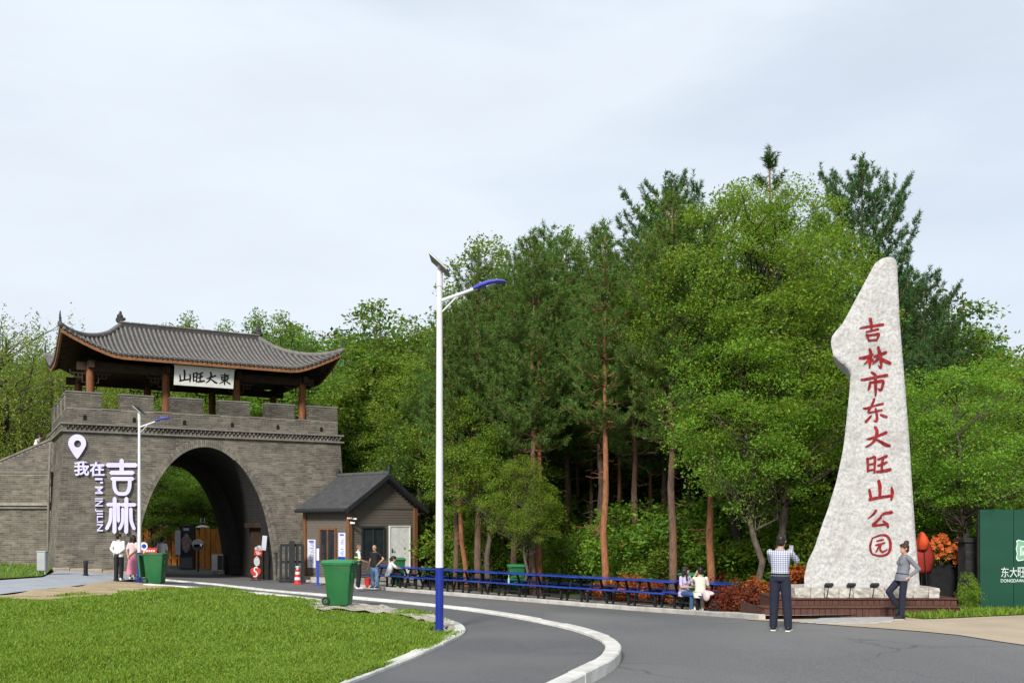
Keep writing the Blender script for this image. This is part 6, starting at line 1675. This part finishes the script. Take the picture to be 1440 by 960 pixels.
def broadleaf(seed, H=10.0, R=3.2, z0=.30, ncl=170, per=90, lsize=.13, clr=.62, shape='round', trunk_r=.16, lean=(0, 0), flat=.6, forks=1, thick=.32, droop=0.0, rexp=.42):
    """trunk mesh and crown mesh of one tree of height H"""
    rs = np.random.default_rng(seed); mb = MB()
    tops = []
    for f in range(forks):
        ang = rs.random() * 6.28; off = .0 if forks == 1 else R * .28
        top = np.array([lean[0] * H + off * math.cos(ang), lean[1] * H + off * math.sin(ang), H * (.90 if shape != 'weep' else .80)])
        base = np.array([rs.normal(0, .05) if f else 0, rs.normal(0, .05) if f else 0, -.15])
        P = limb(mb, base, top, trunk_r * (1 if f == 0 else .8), .025, rs, .03, 9, 9); tops.append(np.array(P))
    # cluster centres inside an uneven envelope
    lob = rs.normal(0, 1, (9, 3)); lob = unit(lob); la = rs.uniform(-.28, .30, 9)
    C = []
    tries = 0
    while len(C) < ncl and tries < ncl * 40:
        tries += 1
        d = unit(rs.normal(0, 1, 3)); r = rs.random() ** rexp
        k = 1 + (la * np.clip(lob @ d, 0, 1) ** 3).sum()
        z = d[2] * r
        if shape == 'cone': w = (1 - (z + 1) / 2) ** .75 * 1.15 + .06
        elif shape == 'column': w = 1.0 * (1 - max(0, z) ** 3 * .6)
        elif shape == 'weep': w = 1.05
        else: w = 1.0
        x, y = d[0] * r * k * R * w, d[1] * r * k * R * w
        zz = H * (z0 + (1 - z0) * .5) + z * k * H * (1 - z0) * .5
        if zz > H * 1.04 or zz < H * z0 * .75: continue
        C.append((x + lean[0] * zz, y + lean[1] * zz, zz))
    C = np.array(C)
    # limbs from the trunk to a share of the clusters
    order = rs.permutation(len(C))[:int(len(C) * .42)]
    for i in order:
        c = C[i]; T = tops[rs.integers(len(tops))]; za = max(H * z0 * .55, c[2] - (.35 + .35 * rs.random()) * np.hypot(c[0], c[1]) - .3)
        za = min(za, T[-1][2]); a = np.array([np.interp(za, T[:, 2], T[:, 0]), np.interp(za, T[:, 2], T[:, 1]), za])
        limb(mb, a, c, trunk_r * .30 * (1 - za / H * .6), .008, rs, .10, 5, 4, .05)
    V = []
    for c in C:
        m = int(per * rs.uniform(.5, 1.5)); rr = clr * rs.uniform(.7, 1.35)
        q = rs.normal(0, 1, (m, 3)); q = unit(q) * (rs.random((m, 1)) ** .45)
        out = np.array([c[0] - lean[0] * c[2], c[1] - lean[1] * c[2], 0]); ol = np.linalg.norm(out); out = out / max(ol, 1e-6)
        pt = c + q * np.array([rr, rr, rr * thick])
        pt[:, 2] -= (q @ out) * rr * .22 * (1 if droop == 0 else 2.2) + 0
        if shape == 'weep':
            # strands hanging down
            ns = 7; st = c + rs.normal(0, 1, (ns, 3)) * np.array([rr, rr, rr * .5]); k_ = rs.integers(ns, size=m); dz = rs.random(m) * 1.5 * clr * 2.0
            pt = st[k_] + rs.normal(0, .05, (m, 3)); pt[:, 2] -= dz
        V.append(leaves(pt, lsize, rs, flat, .55, droop))
    return mb, np.concatenate(V)

def pine(seed, H=13.0, R=2.3, z0=.42, whorls=15, trunk_r=.17, per=5, tl=.22, sparse=1.0, dead=10, lean=(0, 0), dens=1.2, pn=20, nlen=.135, nw=.013, pexp=.72):
    rs = np.random.default_rng(seed); mb = MB()
    top = np.array([lean[0] * H, lean[1] * H, H * .985])
    P = np.array(limb(mb, (0, 0, -.15), top, trunk_r, .02, rs, .005, 10, 10))
    def tp(z): return np.array([np.interp(z, P[:, 2], P[:, 0]), np.interp(z, P[:, 2], P[:, 1]), z])
    S, Dn = [], []          # shoot start and direction
    for w in range(whorls):
        t = (w + rs.uniform(-.3, .3)) / (whorls - 1); t = min(max(t, 0), 1); z = H * (z0 + (.965 - z0) * t)
        prof = R * ((1 - t) ** pexp * .92 + .10) * (.75 + .35 * math.sin(min(1, t * 3.5) * math.pi / 2))
        nb = max(3, int(round(rs.uniform(4, 6.4) * (1 if t < .9 else .8)))); a0 = rs.random() * 6.28
        for b in range(nb):
            if rs.random() > sparse: continue
            a = a0 + 6.283 * b / nb + rs.normal(0, .25); L = prof * rs.uniform(.65, 1.2); rise = rs.uniform(.05, .30) + .55 * t
            dirh = np.array([math.cos(a), math.sin(a), 0]); A = tp(z); pts_ = []
            for i in range(6):
                s = i / 5; q = A + dirh * L * s; q[2] += L * (rise * s + .18 * s * s - .10 * math.sin(math.pi * s)); q += rs.normal(0, .025 * L, 3) * (i > 0); pts_.append(q)
            mb.tube([tuple(q) for q in pts_], [max(.008, .034 * (1 - t * .6) * (1 - i / 6)) for i in range(6)], 5)
            pts_ = np.array(pts_); ns = max(4, int(L * 13.5 * dens))
            for j in range(ns):
                s = .28 + .72 * (j + rs.random()) / ns; q = np.array([np.interp(s, np.linspace(0, 1, 6), pts_[:, k]) for k in range(3)])
                side = np.array([-dirh[1], dirh[0], 0]) * rs.normal(0, .34 * L * (1.15 - s)) ; q = q + side * .8; q[2] += rs.normal(.02, .07)
                d = dirh * .55 + unit(side + 1e-9) * .35 + np.array([0, 0, rs.uniform(.55, 1.5)]); S.append(q); Dn.append(d)
    # leader shoots
    for j in range(int(6 * dens)):
        S.append(tp(H * (.955 + .008 * j))); Dn.append(np.array([rs.normal(0, .25), rs.normal(0, .25), 1.0]))
    for j in range(dead):
        z = H * rs.uniform(.15, z0 + .08); a = rs.random() * 6.28; L = rs.uniform(.5, 1.5)
        limb(mb, tp(z), tp(z) + np.array([math.cos(a) * L, math.sin(a) * L, rs.uniform(-.25, .15) * L]), .016, .004, rs, .12, 4, 4)
    S = np.array(S); Dn = unit(np.array(Dn) + rs.normal(0, .18, (len(S), 3)))
    per_n = pn; n_ = len(S) * per_n; sh = np.repeat(S, per_n, 0); dn = np.repeat(Dn, per_n, 0); ln = tl * (.7 + .6 * np.repeat(rs.random(len(S)), per_n))
    f = rs.random(n_); base = sh + dn * (ln * f)[:, None]
    rd = rs.normal(0, 1, (n_, 3)); rd = unit(rd - dn * (rd * dn).sum(1, keepdims=True)); nd = unit(rd * 1.0 + dn * .65)
    nl = nlen * (.7 + .6 * rs.random(n_)); sd = unit(np.cross(nd, rs.normal(0, 1, (n_, 3)))) * nw
    tip = base + nd * nl[:, None]
    V = np.stack([base - sd, base + sd, tip + sd * .25, tip - sd * .25], 1).reshape(-1, 3)
    return mb, V

class Kind:
    """one kind of tree: shared trunk and crown meshes, copied for every tree"""
    def __init__(s, maker, bark, leaf, H): s.mb, s.V = maker; s.bark, s.leaf = bark, leaf; s.H = float(np.percentile(s.V[:, 2], 99.7)); s.root = None
    def pts(s): return s.sample if s.V is None else s.V[::7][:90000]
    def put(s, name, label, loc, height, rz=0.0, wide=1.0, group=None, cat='tree'):
        k = height / s.H
        if s.root is None:
            t = thing(name, label, cat, loc, rz, group); t.scale = (k * wide, k * wide, k)
            me = s.mb.mesh('trunk', True, False); link('trunk', me, s.bark, t)
            link('crown', npmesh('crown', s.V, leaf_obj(s.V)), s.leaf, t)
            s.root = t; s.sample = s.V[::7][:90000].copy(); s.V = None; return t
        r = s.root.copy(); COL.objects.link(r); r.name = name; r.location = loc; r.rotation_euler = (0, 0, rz); r.scale = (k * wide, k * wide, k); r['label'] = label; r['category'] = cat
        if 'group' in r.keys() and not group: del r['group']
        if group: r['group'] = group
        for ch in s.kids():
            c = ch.copy(); COL.objects.link(c); c.parent = r
        return r
    def kids(s): return [c for c in s.root.children]

KP = [Kind(pine(21, z0=.40), M_pbark, L_pine, 13.0), Kind(pine(22, R=2.5, z0=.36, whorls=16), M_pbark, L_pine, 13.0), Kind(pine(23, R=2.1, z0=.46, dead=14), M_pbark_r, L_pine, 13.0)]
KPD = Kind(pine(31, R=2.9, z0=.30, whorls=18, dens=1.7, tl=.20, pn=28, nlen=.125, nw=.012, pexp=.42), M_pbark, L_pine_d, 13.0)
KPS = Kind(pine(33, R=1.15, z0=.66, whorls=7, dens=1.3, tl=.30, sparse=.8, pn=34, nlen=.12, nw=.012), M_pbark, L_pine_d, 13.0)
KE = Kind(broadleaf(41, 12, 4.1, .40, 640, 165, .088, .62, 'round', .20, forks=2, flat=.5, thick=.52, rexp=.27), M_bark_d, L_elm, 12.0)
KE2 = Kind(broadleaf(42, 8, 2.7, .32, 210, 165, .085, .55, 'round', .13, flat=.5, thick=.50, rexp=.34), M_bark, L_elm, 8.0)
KM = [Kind(broadleaf(51, 11, 3.3, .18, 210, 95, .15, .72, 'round', .15, flat=.5, thick=.42), M_bark, L_mid, 11.0), Kind(broadleaf(52, 11, 3.0, .15, 200, 95, .15, .70, 'column', .15, flat=.5, thick=.45), M_bark, L_mid, 11.0)]
KD = Kind(broadleaf(55, 9, 3.4, .06, 220, 95, .16, .78, 'round', .13, flat=.5, thick=.5), M_bark_d, L_dark, 9.0)
KPOP = [Kind(broadleaf(61, 14, 1.9, .16, 190, 90, .13, .50, 'column', .15, flat=.25, thick=.85), M_bark, L_pop, 14.0), Kind(broadleaf(62, 14, 2.4, .18, 210, 90, .14, .52, 'cone', .16, flat=.3, thick=.7), M_bark, L_mid, 14.0)]
KW_ = Kind(broadleaf(71, 13, 4.6, .12, 360, 190, .105, .62, 'weep', .22, flat=.12, thick=.6, droop=1.4), M_bark, L_yel, 13.0)
KS = [Kind(broadleaf(81, 2.6, 1.5, .02, 90, 80, .11, .42, 'round', .04, flat=.45, thick=.6), M_bark_d, L_elm, 2.6), Kind(broadleaf(82, 2.6, 1.6, .02, 90, 80, .11, .42, 'round', .04, flat=.45, thick=.6), M_bark_d, L_mid, 2.6)]

def hgt(px, Y, ytop): return zt(ytop, Y) - tzf((px - 720) / FPX * Y, Y)
def tree(kind, name, label, px, Y, ytop, rz=None, wide=1.0, group=None, cat='tree'):
    # scale the tree until its crown's top stands where it should against the sky
    rz = random.uniform(0, 6.28) if rz is None else rz; b = at(px, Y); h = hgt(px, Y, ytop); Q = kind.pts(); c_, s_ = math.cos(rz), math.sin(rz)
    for _ in range(6):
        k = h / kind.H; yy = b.y + (s_ * Q[:, 0] + c_ * Q[:, 1]) * k * wide; top = float(np.percentile(HOR - (b.z + Q[:, 2] * k - CAM_H) / yy * FPX, .03)); h *= (HOR - ytop + 20) / max(40, HOR - top + 20)
    return kind.put(name, label, b, h, rz, wide, group, cat)

# pines whose trunks stand behind the row of tables
PG = 'pines behind the tables'
PT = [(641, 38.6, 432, 0, 'slender pine nearest the tall lamp post, left of the leaning trunk'), (673, 37.4, 352, 1, 'straight pine right of the leaning trunk near the lamp post'),
      (688, 40.5, 395, 2, 'thin dark pine just left of the pine-side green bin'), (706, 41.0, 372, 0, 'thin pale pine standing behind the pine-side green bin'),
      (724, 36.6, 345, 1, 'pine rising directly above the green bin among the trunks'), (750, 34.6, 322, 0, 'left trunk of the close pair of thick pines behind the tables'),
      (758, 35.0, 340, 2, 'right trunk of the close pair of thick pines behind the tables'), (797, 39.0, 322, 1, 'dark pine between the trunk pair and the orange-barked pine'),
      (851, 31.5, 316, 2, 'pine with bright orange-red bark in the middle of the row'), (893, 34.5, 330, 0, 'thin dark pine between the orange-barked and the thick pine'),
      (945, 29.4, 262, 0, 'thick tall pine behind the seated women, left one'), (1000, 28.8, 300, 2, 'straight pine rising behind the woman in cream')]
for px, Y, yt, kd, lb in PT: tree(KP[kd], 'pine_tree', lb, px, Y, yt, None, random.uniform(.78, .95), PG)
t = tree(KP[2], 'pine_tree', 'leaning pine with orange bark near the lamp post', 657, 38.2, 430, 1.0, .8, PG); t.rotation_euler = (0, D(-6), .6)
tree(KPD, 'pine_tree', 'dark pine showing its top above the elm, left side', 935, 36.0, 241, 1.2, .78)
tree(KPS, 'pine_tree', 'spindly pine with bare upright top, tallest in the wood', 1082, 33.0, 203, .4, 1.0)
tree(KPD, 'pine_tree', 'large dark pine whose crown rises behind the standing stone', 1212, 32.5, 220, 2.6, .74)
tree(KPD, 'pine_tree', 'dark pine behind the right edge of the standing stone', 1300, 36.0, 385, 4.0, .8)
tree(KP[1], 'pine_tree', 'dark pine crown high behind the middle of the tables', 765, 40.0, 314, .3, 1.0)
tree(KP[0], 'pine_tree', 'pine crown left of the elm, above the orange-barked trunk', 845, 37.5, 308, 2.0, 1.05)
tree(KP[1], 'pine_tree', 'low pine spreading behind the kiosk roof', 590, 43.0, 520, 2.0, 1.1)
# elms and other broadleaved trees in front
t = tree(KE, 'elm_tree', 'large bright green elm spreading left of the standing stone', 1040, 30.5, 248, .7, .84)
t = tree(KE2, 'elm_tree', 'bright elm with leaning trunk left of the man in checked shirt', 1066, 26.6, 455, 2.2, .9); t.rotation_euler = (0, D(5), 2.2)
t = tree(KE2, 'elm_tree', 'dark-trunked elm right behind the man in checked shirt', 1100, 27.2, 380, 4.2, 1.0); t.rotation_euler = (0, D(-3), 4.2)
tree(KE2, 'elm_tree', 'light green small elm left of the trunk pair behind the tables', 690, 37.0, 545, .4, 1.05)
tree(KE2, 'elm_tree', 'low bright sapling in front of the trunk pair', 738, 33.8, 640, 1.9, .9)
tree(KE2, 'elm_tree', 'bright elm left of the tall lamp post, behind the kiosk', 615, 44.0, 500, 3.0, 1.0)
t = tree(KE2, 'elm_tree', 'elm with curved trunk whose leaves overhang the green hoarding', 1365, 24.4, 505, 3.3, 1.12); t.rotation_euler = (0, D(4), 3.3)
tree(KE2, 'elm_tree', 'elm with forked trunk just right of the standing stone', 1308, 27.5, 545, 5.0, .9)
tree(KE2, 'elm_tree', 'bright elm behind the hoarding at the right edge', 1432, 27.5, 500, 1.0, 1.1)
tree(KE2, 'elm_tree', 'bright elm filling the crown just left of the spindly pine', 1008, 33.0, 262, 2.4, .75)
tree(KE2, 'elm_tree', 'bright elm filling the crown between spindly pine and stone', 1105, 33.5, 275, 5.2, .75)
for px, Y, yt in ((665, 43, 400), (697, 44, 410), (741, 42, 380), (776, 41, 400), (812, 42.5, 370), (832, 40, 380), (871, 38.5, 370), (915, 38, 360), (968, 35.5, 350), (1024, 34, 360), (1046, 36, 370), (1128, 35, 400)):
    tree(KP[2 if px % 2 else 0], 'pine_tree', 'slender pine standing deeper in the wood behind the front row of trunks', px, Y, yt, None, .62, 'slender pines deeper in the wood')
# poplars and broadleaved trees behind the gate and kiosk
tree(KPOP[1], 'broadleaf_tree', 'tree behind the gate roof, left of the ridge middle', 268, 66, 438, 1.0, 1.1)
tree(KPOP[1], 'broadleaf_tree', 'tree behind the gate roof at the ridge middle', 318, 70, 450, 2.0, 1.1)
tree(KPOP[1], 'broadleaf_tree', 'tallest tree behind the right end of the gate ridge', 362, 66, 434, 3.0, 1.0)
tree(KPOP[0], 'broadleaf_tree', 'tree behind the right hip of the gate roof', 395, 66, 438, 4.0, 1.2)
tree(KM[1], 'broadleaf_tree', 'dense tree filling the skyline left of the ridge middle, behind the gate', 240, 72, 455, 1.1, 1.0)
tree(KM[0], 'broadleaf_tree', 'dense tree filling the skyline just right of the ridge middle', 335, 72, 449, 2.1, 1.0)
tree(KM[1], 'broadleaf_tree', 'dense tree low behind the right hip of the gate roof', 410, 70, 452, 3.1, 1.0)
tree(KM[0], 'broadleaf_tree', 'leafy tree rising right of the gate roof', 470, 55, 466, 0.5, 1.1)
tree(KM[1], 'broadleaf_tree', 'tall leafy tree between gate and lamp post', 535, 52, 420, 1.5, 1.15)
tree(KM[0], 'broadleaf_tree', 'leafy tree directly above the kiosk roof', 575, 50, 436, 2.5, 1.0)
tree(KW_, 'willow_tree', 'yellow-green willow left of the gate', 8, 49, 438, .2, 1.15)
tree(KW_, 'willow_tree', 'yellow-green willow behind the left eave of the gate', 75, 54, 500, 2.0, 1.0)
tree(KPOP[0], 'poplar_tree', 'pale poplar with three pointed tops left of the lamp head', 672, 45, 330, .8, 1.2)
tree(KPOP[0], 'poplar_tree', 'pale poplar behind the lamp head', 712, 46, 338, 1.8, 1.1)
tree(KPOP[0], 'poplar_tree', 'pale poplar top between the two pine crowns', 803, 45, 318, 2.8, 1.0)
tree(KPOP[0], 'poplar_tree', 'pale poplar left end of the wood beside the lamp post', 640, 46, 405, 3.4, 1.1)
# shared mass of trees behind: nothing tells them apart
MG = 'trees massed in the depth of the wood'
ML = 'leafy tree in the green mass behind the trunks'
for px, Y, yt, kd in ((430, 60, 500, 0), (500, 50, 520, 1), (560, 46, 560, 0), (610, 52, 460, 1), (640, 50, 470, 2), (690, 50, 430, 0), (735, 52, 400, 1), (780, 47, 440, 2), (820, 52, 390, 0), (865, 46, 420, 1), (905, 50, 380, 2), (950, 44, 400, 0), (1000, 46, 360, 1), (1040, 42, 400, 2),
                      (1085, 44, 370, 0), (1130, 40, 390, 1), (1170, 43, 380, 2), (1215, 40, 410, 0), (1255, 44, 400, 1), (1290, 40, 405, 2), (1330, 46, 425, 0), (1370, 42, 455, 1), (1410, 46, 480, 0), (1450, 40, 500, 2), (1480, 48, 480, 1),
                      (1350, 33, 560, 0), (1400, 34, 540, 0), (1150, 36, 500, 1), (980, 42, 560, 0), (880, 44, 560, 1), (770, 46, 590, 0), (1240, 36, 560, 0)):
    k_ = KM[kd] if kd < 2 else KD
    tree(k_, 'broadleaf_tree', ML, px, Y, yt, None, random.uniform(.95, 1.25), MG)
GG = 'trees seen through and beyond the gate'
GL = 'dark leafy tree standing beyond the gate'
for px, Y, yt, kd in ((120, 58, 520, 0), (165, 62, 505, 1), (205, 60, 520, 2), (250, 62, 515, 0), (295, 60, 520, 2), (335, 62, 515, 1), (380, 62, 510, 0), (425, 58, 500, 2), (215, 52, 640, 2), (245, 56, 620, 2), (285, 54, 640, 2), (320, 56, 630, 2), (-40, 60, 470, 0), (-90, 56, 470, 1)):
    k_ = KM[kd % 2]
    tree(k_, 'broadleaf_tree', GL, px, Y, yt, None, random.uniform(1.0, 1.3), GG)
# undergrowth
SG = 'undergrowth of the wood'; SL = 'green shrub in the undergrowth between the trunks'
srs = np.random.default_rng(5)
for i in range(64):
    px = 600 + 760 * (i + srs.random()) / 64; Yk = float(np.interp(px, [560, 640, 740, 880, 1000, 1080, 1380], [44.5, 41.8, 38, 33.6, 31.2, 29.6, 27.4])) + srs.uniform(0, 5)
    hh = srs.uniform(1.3, 3.9)
    KS[i % 2].put('shrub', SL, at(px, Yk), hh, srs.random() * 6.28, srs.uniform(.9, 1.3), SG, 'shrub')
# distant wooded hill: one mass
frs = np.random.default_rng(9)
VV = []
def blobs(n_, x0, x1, y0, y1, hs, leaf, per):
    Y = frs.uniform(y0, y1, n_); PX = frs.uniform(x0, x1, n_); X = (PX - 720) / FPX * Y; Z = tz(X, Y); o = np.argsort(Y)
    out = []
    for x, y, z in zip(X, Y, Z):
        h = hs * frs.uniform(.7, 1.3); r = h * frs.uniform(.32, .48); m = per
        q = unit(frs.normal(0, 1, (m, 3))) * (frs.random((m, 1)) ** .33); lump = 1 + .25 * np.sin(q[:, :1] * 5 + x) * np.sin(q[:, 1:2] * 5 + y)
        pt = q * np.array([r, r, h * .5]) * lump + np.array([x, y, z + h * .52]); out.append(leaves(pt, leaf, frs, .4, .7))
    return np.concatenate(out)
V1 = blobs(260, -60, 500, 120, 255, 8.0, .65, 330)
V2 = blobs(110, 1230, 1560, 60, 200, 8.5, .70, 260)
V3 = blobs(420, 480, 1240, 66, 240, 9.0, 1.0, 90)
V = np.concatenate([V1, V2, V3])
o = link('distant_wood', npmesh('distant_wood', V, leaf_obj(V)), leafmat('hill_leaves', (.068, .140, .036), trans=.35, jitter=.35)); tag(o, 'dense green wood covering the distant hillside', 'wood', kind='stuff')
# ------------------------------------------------------------------ red and orange ornamental planting
L_red = leafmat('red_leaves', (.17, .035, .018), trans=.35, jitter=.5, tint=(1.2, .9, .7))
L_org = leafmat('orange_leaves', (.34, .10, .02), trans=.35, jitter=.5, tint=(1.2, .9, .7))
KR = [Kind(broadleaf(91, 1.0, .60, .02, 45, 40, .10, .22, 'round', .02, flat=.35, thick=.8), M_bark_d, L_red, 1.0), Kind(broadleaf(92, 1.0, .60, .02, 45, 40, .10, .22, 'round', .02, flat=.35, thick=.8), M_bark_d, L_org, 1.0)]
def line_pt(px, back):
    s = float(np.interp(px, pxs, dl)); c = on_line(s); d = (on_line(s + .5) - on_line(s - .5)).normalized(); q = c + Vector((-d.y, d.x)) * back
    return Vector((q.x, q.y, tzf(q.x, q.y) - .02))
ors = np.random.default_rng(4)
for i in range(17):
    px = 795 + 165 * i / 16 + ors.uniform(-4, 4); h = ors.uniform(.55, .95) * (1.25 if i in (9, 10, 16) else 1)
    KR[0 if ors.random() < .65 else 1].put('ornamental_shrub', 'low red-orange leaved shrub behind the blue tables', line_pt(px, 1.6 + ors.uniform(0, .5)), h, ors.random() * 6, 1.1, 'red shrubs behind the tables', 'shrub')
for px, Y, h, kd, lb in ((1012, 25.2, .75, 0, 'red-leaved shrub at the right end of the tables, leftmost'), (1030, 25.0, .95, 0, 'dark red-leaved shrub at the right end of the tables, middle'), (1048, 24.6, .85, 0, 'red-leaved shrub left of the leaning trunk'), (1064, 25.2, 1.0, 1, 'orange-leaved shrub at the foot of the leaning trunk'),
                         (1118, 25.4, 1.25, 1, 'orange flowering shrub between the photographing man and the stone'), (1130, 25.3, 1.25, 1, 'orange flowering shrub touching the left foot of the stone')):
    KR[kd].put('ornamental_shrub', lb, at(px, Y), h, ors.random() * 6, 1.0, None, 'shrub')
# orange garland on a dark frame right of the stone
gp = at(1332, 24.6); ga = thing('flower_garland', 'orange flower garland over a dark frame right of the stone', 'garland', gp)
def gz(py): return CAM_H + (HOR - py) / FPX * 24.6 - gp.z
def gx_(px): return (px - 1332) / FPX * 24.6
MB().b2((gx_(1298), .15, 0), (gx_(1356), .25, gz(772))).build('dark_backing', M_black, ga)
for px in (1300, 1352): MB().tube([(gx_(px), .1, 0), (gx_(px), .1, gz(768))], .03, 8).build('post', M_black, ga)
M_of = mat('orange_petal', (.55, .14, .03), (.40, .07, .02), scale=9, rough=.6, island=.25)
fm = MB()
for k_ in range(6):
    a = k_ * math.pi / 3; c = Vector((math.cos(a), 0, math.sin(a))); s_ = Vector((-math.sin(a), 0, math.cos(a)))
    fm.add([c * .015, c * .05 + s_ * .03 + Vector((0, -.02, 0)), c * .085 + Vector((0, -.035, 0)), c * .05 - s_ * .03 + Vector((0, -.02, 0))], [(0, 1, 2, 3)])
fm.ell((0, -.01, 0), (.02, .015, .02), None, 6, 4)
fme = fm.mesh('flower'); fme.materials.append(M_of)
for i in range(110):
    u = ors.random(); px = 1300 + 58 * u; yc = 772 - 6 * math.sin(u * 3.1) + (18 * max(0, u - .55)); py = yc + ors.normal(0, 8) + (12 if ors.random() < .3 else 0)
    o = link('flower', fme, None, ga); o.location = (gx_(px), ors.uniform(-.15, .12), gz(py)); o.rotation_euler = (ors.normal(0, .5), ors.random() * 6, ors.normal(0, .6)); o.scale = (ors.uniform(.7, 1.2),) * 3
V = leaves(np.stack([ors.uniform(gx_(1298), gx_(1362), 260), ors.uniform(-.1, .14, 260), gz(778) + ors.normal(0, .16, 260)], 1), .10, ors, .2); lo = link('garland_leaves', npmesh('garland_leaves', V, leaf_obj(V)), L_mid, ga); lo['kind'] = 'stuff'
# giant paper petals
M_pet = mat('red_orange_fabric', (.62, .085, .02), (.48, .05, .015), scale=4, rough=.7, bump=.3); M_petd = mat('dark_red_fabric', (.30, .025, .015), (.22, .02, .012), scale=4, rough=.7); M_pety = mat('amber_fabric', (.55, .22, .03), (.42, .15, .02), scale=4, rough=.7)
def petal(label, px, Y, py0, py1, wpx, m, rzz, bend=.12, tri=False):
    p = at(px, Y); z0_, z1_ = CAM_H + (HOR - py1) / FPX * Y, CAM_H + (HOR - py0) / FPX * Y; w = wpx / FPX * Y
    t = thing('fabric_petal', label, 'decoration', p, rzz); NV = 10; NU = 6; vs = []
    for i in range(NV + 1):
        f = i / NV; ww = w * .5 * (math.sin(math.pi * (.28 + .70 * f)) ** .8 if not tri else (1.0 - .62 * f))
        for j in range(NU + 1):
            g_ = j / NU * 2 - 1; vs.append((g_ * ww, bend * g_ * g_ - .10 * math.sin(f * 3) , z0_ - p.z + (z1_ - z0_) * f + .03 * g_ * g_ * f))
    mb = MB().add(vs, [(i * (NU + 1) + j, i * (NU + 1) + j + 1, (i + 1) * (NU + 1) + j + 1, (i + 1) * (NU + 1) + j) for i in range(NV) for j in range(NU)])
    me = mb.mesh('fabric', True); 
    bm = bmesh.new(); bm.from_mesh(me); bmesh.ops.solidify(bm, geom=bm.faces[:], thickness=.02); bm.to_mesh(me); bm.free()
    link('fabric', me, m, t); MB().tube([(0, .06, -.05), (0, .05, z0_ - p.z + .1)], .012, 6).build('stem', M_black, t); return t
t = petal('bright red-orange fabric petal beside the upper stone foot', 1309, 23.75, 748, 773, 17, M_pet, .2); t.rotation_euler = (0, -.10, .2)
petal('dark red fabric petal tucked behind the bright one', 1297, 23.9, 751, 806, 34, M_petd, -.1)
# low green weeds at the foot of the curved trunk
KS[0].put('weed_clump', 'upright green weeds at the foot of the curved trunk', at(1362, 22.6), .95, .3, .55, None, 'plant')
